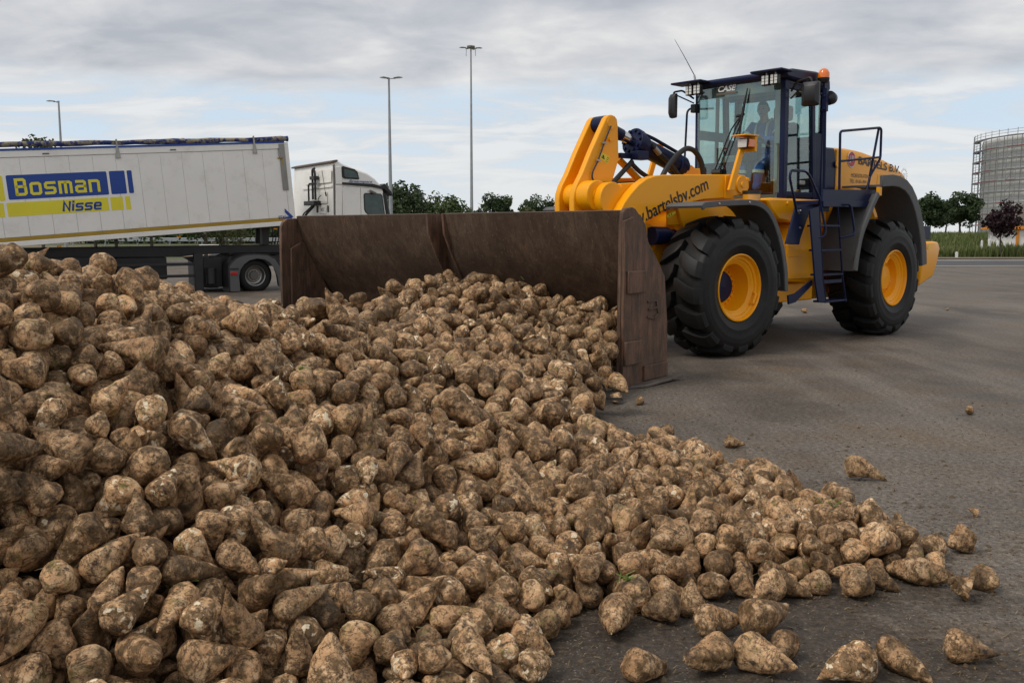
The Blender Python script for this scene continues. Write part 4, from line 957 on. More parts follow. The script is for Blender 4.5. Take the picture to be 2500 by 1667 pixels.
# seat, console, steering wheel
m = MB(); m.box(1.25, 1.75, -.12, .42, 2.30, 2.46); m.prism([(1.18, 2.40), (1.34, 2.42), (1.22, 3.10), (1.06, 3.08)], -.10, .40); P('seat', m, 'seat', RA, CAB, bevel=.05)
m = MB(); m.box(1.08, 1.20, .02, .30, 3.12, 3.34); P('headrest', m, 'seat', RA, CAB, bevel=.04)
m = MB(); m.box(1.28, 1.72, -.05, .35, 2.06, 2.30); P('seat_base', m, 'black', RA, CAB); m = MB(); m.box(1.3, 1.85, -.42, -.18, 2.06, 2.62); P('console', m, 'interior', RA, CAB, bevel=.03)
m = MB(); m.tube([(2.0, .15, 2.06), (1.94, .15, 2.68)], .045, 8); m.box(1.93, 2.05, -.02, .32, 2.50, 2.74); P('steering_column', m, 'black', RA, CAB, bevel=.02)
m = MB(); cc = Vector((1.90, .15, 2.76)); ax_ = Vector((-.45, 0, .9)).normalized(); e1 = Vector((0, 1, 0)); e2 = ax_.cross(e1)
m.tube([cc+(e1*math.cos(t)+e2*math.sin(t))*.19 for t in [2*math.pi*k/24 for k in range(25)]], .016, 6)
for t in (0, 2.1, 4.2): m.tube([cc, cc+(e1*math.cos(t)+e2*math.sin(t))*.19], .013, 5)
P('steering_wheel', m, 'black', RA, CAB)
# wipers
m = MB(); m.tube([(2.19, -.30, 2.36), (2.19, -.02, 2.95), (2.185, .13, 3.13)], .011, 5); m.tube([(2.19, -.24, 2.36), (2.19, .05, 2.95), (2.185, .13, 3.13)], .009, 5); m.tube([(2.195, .115, 2.86), (2.20, .17, 3.20), (2.195, .225, 3.48)], [.010, .022, .008], 5); m.tube([(2.185, .05, 3.12), (2.19, .18, 3.14)], .02, 5); P('wiper', m, 'black', RA, CAB)
m = MB(); m.tube([(2.19, -.32, 2.37), (2.18, -.18, 2.37)], .04, 6); P('wiper_motor', m, 'black', RA, CAB)
# maker's name behind the screen top
exr = RA.to_3x3()@Vector((0, 1, 0)); ezr = Vector((0, 0, 1))
text('CASE', 'maker_name', 'whiteink', CAB, RA@Vector((2.178, -.265, 3.478)), exr, ezr, .30, .082, .002, .03, .25)
m = MB(); m.plate([(2.180, -.30, 3.438), (2.180, .03, 3.438), (2.180, .045, 3.462), (2.180, -.285, 3.462)], .001); P('maker_bar', m, 'roof', RA, CAB)
# work lights and visors on the roof
for (ya, yb, la, lb_) in ((.44, .92, .58, .83), (-.88, -.36, -.66, -.40)):
    m = MB(); m.box(2.20, 2.48, ya, yb, 3.615, 3.645); m.box(2.0, 2.24, ya+.12, yb-.12, 3.60, 3.63); VB = P('light_visor', m, 'navy', RA, bevel=.012)
    for q in range(2):
        y0 = la+q*(lb_-la)*.53; y1 = y0+(lb_-la)*.46
        m = MB(); m.box(2.34, 2.42, y0, y1, 3.45, 3.585); WL = P('work_light', m, 'black', RA, VB, bevel=.012)
        for a in range(2):
            for b_ in range(3):
                w = (y1-y0)/2; m = MB(); m.box(2.421, 2.427, y0+a*w+.012, y0+(a+1)*w-.006, 3.462+b_*.040, 3.462+b_*.040+.034); m.build('lamp_lens', 'clear', VB, RA)
        m = MB(); m.cyl((2.38, (y0+y1)/2, 3.58), (2.38, (y0+y1)/2, 3.62), .012, .012, 6); P('lamp_bolt', m, 'steel', RA, VB)
# mirrors
m = MB(); m.tube([(2.02, .80, 3.40), (2.10, .92, 3.50), (2.12, 1.12, 3.53), (2.12, 1.15, 3.50), (2.12, 1.15, 3.32)], .014, 6, .03); m.tube([(2.03, .80, 3.30), (2.1, 1.0, 3.42), (2.12, 1.12, 3.51)], .011, 6); MA = P('mirror_arm', m, 'black', RA)
def mirror_shell(F_, cx, cy, z0, z1, w, yaw, par):
    r = math.radians(yaw); m = MB(); pts = []
    out = [(-.5, .02), (-.5, .94), (-.42, 1.0), (.42, 1.0), (.5, .94), (.5, .02), (.38, -.02), (-.38, -.02)]
    V = []
    for (dx, f) in ((0., 1.), (.045, .96), (.085, .62)):
        for (a, b_) in out: V.append((dx, a*w*f, z0+(z1-z0)*(.5+(b_-.5)*f)))
    n = len(out); F = [tuple(range(n)), tuple(range(3*n-1, 2*n-1, -1))]
    for k in range(2): F += [(k*n+i, (k+1)*n+i, (k+1)*n+(i+1) % n, k*n+(i+1) % n) for i in range(n)]
    m.add(V, F); m.xf(Matrix.Translation((cx, cy, 0))@Matrix.Rotation(r, 4, 'Z')); o = P('mirror', m, 'black', F_, par, bevel=.01)
    m = MB(); m.plate([(-.004, -w*.42, z0+.03), (-.004, w*.42, z0+.03), (-.004, w*.42, z1-.03), (-.004, -w*.42, z1-.03)], .002); m.xf(Matrix.Translation((cx, cy, 0))@Matrix.Rotation(r, 4, 'Z')); P('mirror_glass', m, 'mirror', F_, par)
mirror_shell(RA, 2.11, 1.145, 3.165, 3.475, .235, 12, MA)
m = MB(); m.tube([(2.10, -.74, 3.45), (2.30, -.80, 3.55), (2.33, -.93, 3.54), (2.33, -.93, 3.36)], .014, 6, .03); m.tube([(2.12, -.72, 3.38), (2.33, -.90, 3.50)], .011, 6); MA2 = P('mirror_arm', m, 'black', RA)
mirror_shell(RA, 2.33, -.905, 3.17, 3.515, .15, -20, MA2)
m = MB(); m.box(2.10, 2.18, -.74, -.66, 3.24, 3.36); P('mirror_bracket', m, 'black', RA, MA2, bevel=.01)
m = MB(); m.lathe([(-.09, .0), (-.085, .08), (.0, .10), (.05, .02)], (1.30, .96, 3.36), 16, 'x'); P('rear_work_light', m, 'black', RA)
# aerial and beacon
m = MB(); m.cyl((2.20, -.64, 3.65), (2.20, -.665, 3.76), .018, .014, 8); AE = P('aerial_base', m, 'steel', RA); m = MB(); m.tube([(2.20, -.665, 3.76), (2.22, -.84, 4.05), (2.26, -.985, 4.30)], [.007, .005, .003], 5); P('aerial', m, 'black', RA, AE)
m = MB(); m.tube([(1.325, .95, 2.12), (1.385, .95, 3.2), (1.445, .95, 3.56)], .020, 8); BP = P('beacon_pole', m, 'navy', RA)
m = MB(); m.box(1.36, 1.425, .92, .985, 3.17, 3.48); m.box(1.345, 1.44, .93, .975, 3.19, 3.22); m.box(1.345, 1.44, .93, .975, 3.36, 3.39); P('beacon_socket', m, 'navy', RA, BP, bevel=.006)
m = MB(); m.tube([(1.38, .95, 3.40), (1.42, .86, 3.42), (1.45, .78, 3.42)], .016, 6); P('beacon_stay', m, 'navy', RA, BP)
m = MB(); m.lathe([(-.10, .0), (-.098, .055), (-.06, .078), (-.03, .08), (-.03, 0)], (1.455, .95, 3.645), 20, 'z'); P('beacon_base', m, 'black', RA, BP)
m = MB(); m.lathe([(-.03, .078), (.03, .078), (.075, .058), (.095, .03), (.10, .0)], (1.455, .95, 3.645), 20, 'z'); P('beacon_lens', m, 'amber', RA, BP)
# navy box between cab and bonnet, bonnet
m = MB(); m.prism([(1.14, 1.9), (1.14, 2.70), (1.02, 2.735), (.64, 2.735), (.57, 2.5), (.555, 1.9)], -.70, .72); NBX = P('cooler_box', m, 'navy', RA, bevel=.025)
text('55', 'lettering', 'whiteink', NBX, RA@Vector((1.135, .722, 2.535)), RA.to_3x3()@Vector((-1, 0, 0)), ezr, .075, .055, .003)
def hood():
    st = [(.57, .70, 2.745), (.50, .715, 2.76), (.083, .72, 2.772), (-.263, .72, 2.757), (-.625, .72, 2.715), (-.999, .72, 2.672), (-1.389, .715, 2.60), (-1.712, .70, 2.50), (-1.90, .68, 2.385), (-2.0, .67, 2.24), (-2.07, .67, 2.02), (-2.13, .67, 1.78), (-2.15, .67, 1.3)]
    V = []; F = []
    for i, (x, w, z) in enumerate(st):
        base = 1.75 if i < 11 else 1.3
        tilt = 0
        prof = [(1., 0.), (1., .78), (.985, .90), (.93, .97), (.80, 1.0), (.4, 1.025), (0, 1.03), (-.4, 1.025), (-.80, 1.0), (-.93, .97), (-.985, .90), (-1., .78), (-1., 0.)]
        for (a, b_) in prof: V.append((x, a*w, base+(z-base)*b_))
    n = 13
    for i in range(len(st)-1):
        for j in range(n-1): F.append((i*n+j, i*n+j+1, (i+1)*n+j+1, (i+1)*n+j))
    F += [tuple(range(n)), tuple(range(len(st)*n-1, (len(st)-1)*n-1, -1))]
    return MB().add(V, F)
HD = P('bonnet', hood(), 'yellow', RA, ang=40)
m = MB(); m.prism([(.52, 2.14), (.55, 2.70), (.60, 2.72), (.60, 2.10)], .69, .735); m.cyl((.60, .735, 2.50), (.60, .755, 2.50), .05, .05, 16); P('bonnet_hinge', m, 'yellow', RA, HD, bevel=.01)
m = MB(); m.prism([(-.70, 2.12), (-.72, 2.42), (-.80, 2.445), (-1.30, 2.405), (-1.52, 2.36), (-1.63, 2.28), (-1.70, 2.12)], .715, .727); P('bonnet_panel', m, 'yellow', RA, HD, bevel=.008)
rl = RA.to_3x3()
text('BARTELS B.V.', 'lettering', 'ink', LD, RA@Vector((-.085, .722, 2.538)), rl@Vector((-1.39, 0, -.082)), rl@Vector((0, 0, 1)), 1.40, .118, .004, .02)
text('MOERSTRATEN', 'lettering', 'ink', LD, RA@Vector((.125, .722, 2.338)), rl@Vector((-1, 0, -.0)), rl@Vector((0, 0, 1)), .54, .056, .004)
text('TEL. 0165-304 41', 'lettering', 'ink', LD, RA@Vector((.162, .722, 2.256)), rl@Vector((-1, 0, -.0)), rl@Vector((0, 0, 1)), .62, .052, .004)
LP_ = RA@Vector((.14, .726, 2.597))
m = MB(); m.cyl((.14, .722, 2.597), (.14, .7265, 2.597), .118, .118, 32); m.V = [Vector((v.x*1.0, v.y, v.z)) for v in m.V]; LG_ = P('round_logo', m, 'whiteink', RA)
m = MB(); m.cyl((.14, .724, 2.597), (.14, .729, 2.597), .108, .108, 32); P('logo_disc', m, 'red', RA, LG_)
text('JB', 'logo_letters', 'whiteink', LG_, RA@Vector((.215, .730, 2.545)), rl@Vector((-1, 0, 0)), rl@Vector((0, 0, 1)), .15, .105, .002)
# laurel wreath at the rear corner of the bonnet
wc = Vector((-1.66, .712, 2.43)); m = MB()
for k in range(16):
    a = R_(-90+(18+k%8*20)*(1 if k < 8 else -1)); p = wc+Vector((math.cos(a)*.105, 0, math.sin(a)*.105)); t = Vector((-math.sin(a), 0, math.cos(a)))*(1 if k < 8 else -1); n = Vector((math.cos(a), 0, math.sin(a)))
    for sg_ in (1, -1):
        tip = p+t*.03+n*.022*sg_; md = p+t*.018; m.add([p, md+n*.018*sg_+t*.004, tip, md+n*.006*sg_+t*.008], [(0, 1, 2, 3)])
WRT = P('laurel_wreath', m, 'ink', RA)
for k, (tx, zz) in enumerate((('SINDS', .012), ('1972', -.03))): text(tx, 'wreath_print', 'ink', WRT, RA@(wc+Vector((.05, .002, zz))), rl@Vector((-1, 0, 0)), rl@Vector((0, 0, 1)), .10, .03, .002)
# counterweight and rear box
def cwt():
    V = []; F = []
    sec = [(-1.30, 1.20, .66, 1.36), (-1.80, 1.20, .80, 1.37), (-2.0, 1.17, 1.0, 1.36), (-2.25, 1.0, 1.08, 1.34), (-2.38, .7, 1.1, 1.32)]
    for (x, w, z0, z1) in sec:
        for (a, b_) in ((1, 0), (1.03, .7), (1.0, 1), (-1., 1), (-1.03, .7), (-1, 0)): V.append((x, a*w, z0+(z1-z0)*b_))
    for i in range(len(sec)-1):
        for j in range(6): F.append((i*6+j, i*6+(j+1) % 6, (i+1)*6+(j+1) % 6, (i+1)*6+j))
    F += [tuple(range(6)), tuple(range(len(V)-1, len(V)-7, -1))]
    return MB().add(V, F)
CWT = P('counterweight', cwt(), 'yellow', RA, bevel=.03)
m = MB(); m.plate([(-1.50, 1.238, 1.25), (-1.56, 1.238, 1.25), (-1.56, 1.238, 1.33), (-1.50, 1.238, 1.33)], -.003); P('warning_sticker', m, 'signyellow', RA, CWT)
m = MB(); m.box(-2.24, -1.90, .55, .95, 1.40, 1.62); P('rear_light_box', m, 'navy', RA, bevel=.012)
m = MB(); m.box(-2.1, -1.6, -.6, .66, 1.36, 1.6); P('rear_valance', m, 'yellow', RA, bevel=.02)
# rear fenders
rf_ = [(-.905, 1.0), (-.880, 1.16), (-.845, 1.30), (-.78, 1.47), (-.69, 1.64), (-.59, 1.80), (-.47, 1.94), (-.34, 2.05), (-.19, 2.125), (0., 2.168), (.20, 2.178), (.54, 2.155)]
rf2 = [(.60, 2.035), (.74, 1.88), (.88, 1.69), (.98, 1.56), (1.06, 1.42), (1.11, 1.25), (1.145, 1.1), (1.165, .975)]
for sd in (1, -1):
    ya, yb = sorted((sd*.80, sd*1.40)); m = MB(); m.strip(rf_, inset(rf_, .03), ya, yb); RFD = P('rear_fender', m, 'fender', RA)
    yc, yd = sorted((sd*1.37, sd*1.415)); m = MB(); m.strip(inset(rf_, -.003), inset(rf_, .165), yc, yd); P('fender_lip', m, 'fender', RA, RFD, bevel=.012)
    m = MB(); m.strip(rf2, inset(rf2, .03), ya, yb); RF2 = P('rear_mudguard', m, 'fender', RA); m = MB(); m.strip(inset(rf2, -.003), inset(rf2, .075), yc, yd); P('mudguard_lip', m, 'fender', RA, RF2, bevel=.012)
    m = MB(); ya, yb = sorted((sd*.70, sd*.80)); m.prism([(1.13, 1.0), (1.0, 1.5), (.6, 2.0), (-.3, 2.05), (-.8, 1.4), (-.85, 1.2), (-.5, 1.62), (0, 1.85), (.5, 1.75), (.95, 1.25)], ya, yb); P('wheel_arch_liner', m, 'yellow', RA)
    ya, yb = sorted((sd*1.36, sd*1.405)); m = MB(); m.box(.53, .62, ya, yb, 2.03, 2.15); P('fender_joint', m, 'yellow', RA, bevel=.006)
# platform, ladder, rails
m = MB(); m.prism([(2.0, 1.85), (2.0, 1.93), (1.98, 2.075), (.49, 2.12), (.62, 1.953), (.80, 1.865)], 1.272, 1.30); m.box(.75, 2.06, .80, 1.27, 1.885, 1.935); m.prism([(2.0, 1.85), (2.0, 1.93), (.62, 1.953), (.80, 1.865)], 1.302, 1.32); P('platform', m, 'navy', RA, bevel=.004)
m = MB(); m.prism([(2.475, 1.816), (2.40, 1.87), (1.60, 1.885), (1.60, 1.80), (2.02, 1.78), (2.139, 1.747), (2.331, 1.426), (2.35, 1.352), (2.68, 1.362), (2.66, 1.40)], 1.16, 1.19); BR = P('step_bracket', m, 'navy', RA, bevel=.006)
for p in ((2.44, 1.79), (2.37, 1.795), (2.41, 1.765), (2.36, 1.57)):
    m = MB(); m.cyl((p[0], 1.19, p[1]), (p[0], 1.21, p[1]), .016, .014, 8); P('bracket_bolt', m, 'steel', RA, BR)
m = MB(); m.prism([(2.351, 1.80), (2.124, 1.85), (1.945, .86), (1.85, .575), (2.036, .585), (2.142, .867)], 1.30, 1.325); LDR = P('ladder', m, 'navy', RA, bevel=.004)
m = MB(); m.tube([(1.60, 1.31, 1.86), (1.40, 1.31, .932), (1.26, 1.31, .548)], .014, 6); P('ladder_stringer', m, 'navy', RA, LDR); m = MB(); m.tube([(2.11, 1.318, 1.86), (1.935, 1.318, .87), (1.84, 1.318, .58)], .012, 6); P('ladder_stringer', m, 'navy', RA, LDR)
for (xa, xb, z) in ((2.09, 1.56, 1.60), (2.02, 1.47, 1.275), (1.96, 1.40, .945), (1.86, 1.27, .58)):
    m = MB(); m.box(xb, xa, 1.14, 1.33, z-.014, z+.014); P('ladder_step', m, 'navy', RA, LDR, bevel=.005)
m = MB(); m.box(1.42, 1.95, 1.30, 1.318, .83, .875); P('ladder_joint', m, 'navy', RA, LDR)
m = MB(); m.tube([(1.78, 1.1, 1.8), (1.66, 1.1, .95)], .022, 6); P('ladder_stay', m, 'navy', RA, LDR)
m = MB(); m.prism([(2.05, .885), (2.02, .82), (2.45, .60), (2.62, .58), (2.64, .70), (2.46, .72)], 1.2, 1.225); P('lower_bracket', m, 'navy', RA, bevel=.005)
m = MB(); m.tube([(2.50, 1.22, 1.78), (2.80, 1.28, 2.20), (2.78, 1.28, 2.29), (2.44, 1.28, 2.30), (2.33, 1.28, 2.26), (2.03, 1.28, 1.95), (1.935, 1.33, 1.53), (1.98, 1.33, 1.46), (2.11, 1.31, 1.44)], .017, 8, .06); P('grab_rail', m, 'navy', RA)
m = MB(); m.tube([(1.54, 1.30, 1.89), (1.39, 1.36, 1.895), (1.35, 1.37, 1.86), (1.24, 1.38, 1.53), (1.27, 1.38, 1.48), (1.53, 1.32, 1.44)], .017, 8, .05); P('grab_rail', m, 'navy', RA)
m = MB(); m.tube([(1.37, 1.2, 2.09), (1.408, 1.2, 2.86), (1.37, 1.2, 2.888), (.258, 1.2, 3.016), (.21, 1.2, 2.99), (.20, 1.2, 2.582), (.495, 1.2, 2.318), (.565, 1.2, 2.113)], .018, 8, .05); m.tube([(1.375, 1.2, 2.483), (.205, 1.2, 2.60)], .016, 8); m.tube([(.29, 1.2, 3.01), (.50, 1.2, 2.32)], .018, 8); P('platform_rail', m, 'navy', RA)
m = MB(); m.tube([(2.08, -.9, 2.2), (2.08, -.9, 2.476), (2.039, -.9, 3.281), (1.971, -.9, 3.335), (1.70, -.9, 3.35), (1.62, -.72, 3.35)], .016, 8, .06); P('grab_rail', m, 'navy', RA)
m = MB(); m.cyl((2.0, .75, 1.3), (2.6, .6, 1.35), .05, .05, 10); m.cyl((2.0, .6, 1.1), (2.7, .5, 1.05), .04, .04, 10); P('steering_cylinder', m, 'navy', RA)
m = MB(); m.tube([(2.7, .6, 1.5), (2.45, .75, 1.42), (2.3, .7, 1.52), (2.05, .6, 1.45)], .025, 6, .08); m.tube([(2.75, .5, 1.45), (2.5, .65, 1.5), (2.25, .62, 1.43), (2.0, .5, 1.5)], .025, 6, .08); P('joint_hose', m, 'hose', RA)

# ---- driver (one body, in rear coordinates)
dv = thing('person', 'driver in blue overalls with grey reflective bands seated in loader cab', 'person', RA@Vector((1.5, .15, 2.46)))
off = -root_loc(dv)
def W_(p): return (RA@Vector(p))+off
bv = [(1.48, .15, 2.58), (1.50, .15, 2.78), (1.55, .15, 2.96), (1.58, .15, 3.05), (1.62, .15, 3.12),       # pelvis..neck
      (1.56, .36, 3.02), (1.70, .44, 2.78), (1.94, .32, 2.80),                                          # near arm: shoulder, elbow, wrist
      (1.56, -.06, 3.02), (1.72, -.14, 2.78), (1.95, -.02, 2.82),                                       # far arm
      (1.52, .26, 2.54), (1.92, .28, 2.55), (1.98, .28, 2.14), (2.05, .28, 2.12),                       # near leg
      (1.52, .04, 2.54), (1.92, .02, 2.55), (1.98, .02, 2.14), (2.05, .02, 2.12)]
be = [(0, 1), (1, 2), (2, 3), (3, 4), (2, 5), (5, 6), (6, 7), (2, 8), (8, 9), (9, 10), (0, 11), (11, 12), (12, 13), (13, 14), (0, 15), (15, 16), (16, 17), (17, 18)]
br = [(.21, .19), (.205, .19), (.20, .155), (.11, .10), .07, .105, .080, .052, .105, .080, .052, .105, .085, .06, .05, .105, .085, .06, .05]
skin_body('overall', [tuple(W_(p)) for p in bv], be, br, 'overall', dv, sub=2)
hv = [(1.63, .15, 3.08), (1.65, .15, 3.17), (1.66, .15, 3.27)]
def head(par, c, fwd, up=Vector((0, 0, 1))):
    """shaped head: skull, brow, nose, chin, ears"""
    V = []; F = []; nu, nv = 14, 18; side = up.cross(fwd)
    for i in range(nu+1):
        t = math.pi*i/nu
        for j in range(nv):
            a = 2*math.pi*j/nv; x = math.sin(t)*math.cos(a); y = math.sin(t)*math.sin(a); z = math.cos(t)
            fx = .098*x; sy = .078*y; zz = .118*z
            if z < 0: sy *= 1+.18*z; fx *= 1+.05*z
            if x > 0: 
                fx *= .93; f_ = math.exp(-(y/.22)**2)
                fx += f_*(.026*math.exp(-((z+.12)/.16)**2)+.008*math.exp(-((z-.22)/.12)**2)-.008*math.exp(-((z-.08)/.09)**2)+.010*math.exp(-((z+.42)/.10)**2)+.012*math.exp(-((z+.78)/.2)**2))
                fx -= .010*math.exp(-((abs(y)-.38)/.16)**2)*math.exp(-((z-.08)/.12)**2)
            V.append(c+fwd*fx+side*sy+up*zz)
    for i in range(nu):
        for j in range(nv): F.append((i*nv+j, i*nv+(j+1) % nv, (i+1)*nv+(j+1) % nv, (i+1)*nv+j))
    m = MB().add(V, F)
    for s in (1, -1):
        e = c+side*s*.078-up*.005-fwd*.01
        m.add([e+up*.03-fwd*.015, e+up*.03+fwd*.012, e-up*.03+fwd*.008, e-up*.028-fwd*.008, e+side*s*.014+up*.026-fwd*.02, e+side*s*.014-up*.02-fwd*.014], [(0, 1, 2, 3), (0, 4, 1), (4, 5, 2, 1), (5, 3, 2), (0, 3, 5, 4)])
    hd = m.build('head', 'skin', par)
    # hair cap
    V2 = []; F2 = []
    for i in range(8):
        t = math.pi*.54*i/7
        for j in range(nv):
            a = 2*math.pi*j/nv; lim = 1 if math.cos(a) < .35 else .62
            tt = t*lim; x = math.sin(tt)*math.cos(a); y = math.sin(tt)*math.sin(a); z = math.cos(tt)
            V2.append(c+fwd*(.104*x-.006)+side*.083*y+up*(.124*z+.004))
    for i in range(7):
        for j in range(nv): F2.append((i*nv+j, i*nv+(j+1) % nv, (i+1)*nv+(j+1) % nv, (i+1)*nv+j))
    MB().add(V2, F2).build('hair', 'hair', par)
    for s in (1, -1):
        m = MB(); e = c+fwd*.083+side*s*.031+up*.012; m.cyl(e-fwd*.01, e+fwd*.002, .011, .008, 10); m.build('eye', 'ink', par)
    m = MB(); e = c+fwd*.094-up*.055; m.add([e+side*.026, e+up*.006+fwd*.003, e-side*.026, e-up*.007+fwd*.001], [(0, 1, 2, 3)]); m.build('mouth', 'red', par)
    return hd
hc = RA@Vector((1.67, .15, 3.245)); fw = (RA.to_3x3()@Vector((.95, .25, -.1))).normalized(); sd_ = Vector((0, 0, 1)).cross(fw).normalized()
head(dv, hc, fw, fw.cross(sd_).normalized())
m = MB(); m.cyl(RA@Vector((1.60, .15, 3.06)), RA@Vector((1.65, .15, 3.17)), .062, .056, 14); m.build('neck', 'skin', dv)
def hand(par, F_, wrist, d, pn):
    """palm, four curled fingers and a thumb closing round a rim"""
    w = Vector(wrist); d = Vector(d).normalized(); pn = Vector(pn).normalized(); s = d.cross(pn)
    vs = [w, w+d*.05, w+d*.095]; es = [(0, 1), (1, 2)]; rr = [(.024, .018), (.038, .017), (.042, .016)]
    for k, (o, l) in enumerate(((-.030, .030), (-.010, .034), (.010, .032), (.029, .026))):
        n = len(vs); b_ = w+d*.09+s*o
        vs += [b_, b_+d*l+pn*.006, b_+d*l*1.35+pn*.036, b_+d*l*.6+pn*.055]; es += [(2, n), (n, n+1), (n+1, n+2), (n+2, n+3)]; rr += [.010, .0095, .009, .008]
    n = len(vs); vs += [w+d*.03-s*.035, w+d*.055-s*.055+pn*.025, w+d*.075-s*.04+pn*.05]; es += [(1, n), (n, n+1), (n+1, n+2)]; rr += [.012, .011, .009]
    off_ = -root_loc(par)
    return skin_body('hand', [tuple((F_@v)+off_) for v in vs], es, rr, 'skin', par, sub=1)
hand(dv, RA, (1.93, .325, 2.80), (.35, -.1, .25), (.3, -.2, -.9)); hand(dv, RA, (1.94, -.03, 2.82), (.35, .1, .25), (.3, .2, -.9))
# reflective bands: rings hugging the torso, sleeves and shins
def band(c, ax_, ra, rb_, w, par=dv):
    c = Vector(c); ax_ = Vector(ax_).normalized(); e1 = ax_.orthogonal().normalized() if abs(ax_.z) < .9 else Vector((1, 0, 0)); e1 = (e1-ax_*e1.dot(ax_)).normalized(); e2 = ax_.cross(e1)
    V = []; n = 20
    for s in (-w/2, w/2):
        for k in range(n): t = 2*math.pi*k/n; V.append(c+ax_*s+e1*ra*math.cos(t)+e2*rb_*math.sin(t))
    MB().add(V, [(k, (k+1) % n, n+(k+1) % n, n+k) for k in range(n)]).build('reflective_band', 'reflect', par, RA)
band((1.497, .15, 2.76), (.1, 0, 1), .200, .218, .05); band((1.64, .405, 2.89), (.5, .28, -.8), .100, .100, .045); band((1.64, -.105, 2.89), (.5, -.28, -.8), .100, .100, .045)
band((1.95, .28, 2.36), (.1, 0, -1), .082, .082, .045); band((1.95, .02, 2.36), (.1, 0, -1), .082, .082, .045)
for yy in (.24, .06):
    m = MB(); m.tube([(1.70, yy, 2.78), (1.715, yy, 2.92), (1.68, yy, 3.04), (1.57, yy, 3.12), (1.45, yy, 3.06), (1.38, yy, 2.9), (1.32, yy, 2.75)], .018, 4); m.build('shoulder_band', 'reflect', dv, RA)

# ------------------------------------------------------------------ truck and tipping trailer
TF = frame(-5.8, 24.5, 214.15)          # x forward (away to the right), y to the far side, origin below the body's near front corner
TILT = math.atan(.0795)
TB_ = TF@Matrix.Translation((0, 0, 1.705))@Matrix.Rotation(-TILT, 4, 'Y')   # raised body: x along its floor, z up its wall
TR_ = thing('tipping_trailer', 'long white tipping trailer with its body raised at the front', 'trailer', TF@Vector((-5, 1.2, 0)))
def T(name, m, mat, F_=TB_, par=None, bevel=0., ang=38): return m.build(name, mat, par or TR_, F_, bevel, ang)
BL, BH, BWD = 10.2, 2.10, 2.45
# near wall: separate upright planks
m = MB(); m.box(-BL, .0, .03, .06, .0, BH); m.box(-BL, 0, BWD-.04, BWD, 0, BH); m.box(-BL, 0, .06, BWD-.04, 0, .06); BODY = T('body', m, 'white')
edges = [.0]+[-.04-.505*k for k in range(1, 21)]
for k in range(len(edges)-1):
    x1, x0 = edges[k], edges[k+1]; m = MB(); m.box(x0+.0022, x1-.0022, .0, .029, .21, 1.945); T('side_plank', m, 'white', TB_, BODY, bevel=.004)
m = MB(); m.box(-BL, 0.03, -.012, .028, 1.957, BH); T('top_rail', m, 'white', bevel=.01)
m = MB(); m.box(-BL, .02, -.012, .028, 0., .115); T('bottom_rail', m, 'white', bevel=.01)
m = MB(); m.box(-BL, -.02, -.006, .028, .119, .203); T('ochre_stripe', m, 'stripe')
m = MB(); m.box(.003, .17, .0, BWD, .0, BH+.02); T('front_wall', m, 'white', bevel=.01)
m = MB(); m.box(-.10, .055, -.02, -.006, .9, BH-.02); T('corner_plate', m, 'concrete')
m = MB(); m.box(-BL, .06, -.024, .05, BH+.004, BH+.05); T('blue_edge', m, 'signblue')
rt = random.Random(8); pts = [(-BL+i*.3, .045+rt.uniform(-.012, .012), BH+.11+rt.uniform(-.012, .012)+.03*math.exp(-((-BL+i*.3+6)/1.8)**2)) for i in range(int((BL+.12)/.3)+1)]+[(.16, .045, BH+.11)]
m = MB(); m.tube(pts, [.065+rt.uniform(-.012, .012) for _ in pts], 10); T('rolled_tarpaulin', m, 'tarp')
m = MB(); m.tube([(0.155, .045, BH+.11), (.185, .045, BH+.11)], .075, 12); T('roll_cap', m, 'signblue')
for k, x in enumerate((-4.02, -.735, -7.4)):
    m = MB(); m.prism([(x-.055, 1.86), (x+.055, 1.86), (x+.04, 2.0), (x+.022, 2.12), (x+.018, 2.30), (x-.018, 2.30), (x-.022, 2.12), (x-.04, 2.0)], -.035, -.013); rc_ = T('tarp_ratchet', m, 'steel', bevel=.004); m = MB(); m.tube([(x, -.03, 2.28), (x-.05, .02, 2.22), (x, .08, 2.22)], .016, 5); T('ratchet_hook', m, 'steel', TB_, rc_)
    m = MB(); m.box(x-.11, x+.11, -.028, .12, BH+.15, BH+.158); T('ratchet_strap', m, 'stripe', TB_, rc_)
for x in (-5.55, -2.75): m = MB(); m.box(x-.07, x+.07, -.02, -.013, 2.0, 2.03); T('rail_latch', m, 'grey')
# sign: coloured panels and lettering
def rr(x0, x1, z0, z1, r, nm, mat, y=-.0035):
    p = []
    for (cx, cz, a0) in ((x1-r, z1-r, 0), (x0+r, z1-r, 90), (x0+r, z0+r, 180), (x1-r, z0+r, 270)):
        for k in range(4): a = R_(a0+k*30); p.append((cx+r*math.cos(a), cz+r*math.sin(a)))
    m = MB(); m.prism(p, y, -.001); return T(nm, m, mat)
rr(-6.42, -4.325, 1.035, 1.572, .03, 'blue_sign_panel', 'signblue'); rr(-4.27, -3.925, 1.038, 1.572, .025, 'blue_sign_panel', 'signblue'); rr(-3.875, -3.765, 1.04, 1.572, .025, 'blue_sign_panel', 'signblue')
rr(-6.48, -4.365, .665, .972, .006, 'yellow_sign_panel', 'signyellow'); rr(-4.315, -4.04, .665, .972, .006, 'yellow_sign_panel', 'signyellow'); rr(-3.985, -3.875, .665, .972, .006, 'yellow_sign_panel', 'signyellow')
rr(-8.2, -6.49, 1.02, 1.572, .03, 'yellow_sign_panel', 'signyellow'); rr(-8.2, -6.54, .665, .972, .006, 'yellow_sign_panel', 'signyellow')
t3 = TB_.to_3x3(); exx = t3@Vector((1, 0, 0)); ezz = t3@Vector((0, 0, 1))
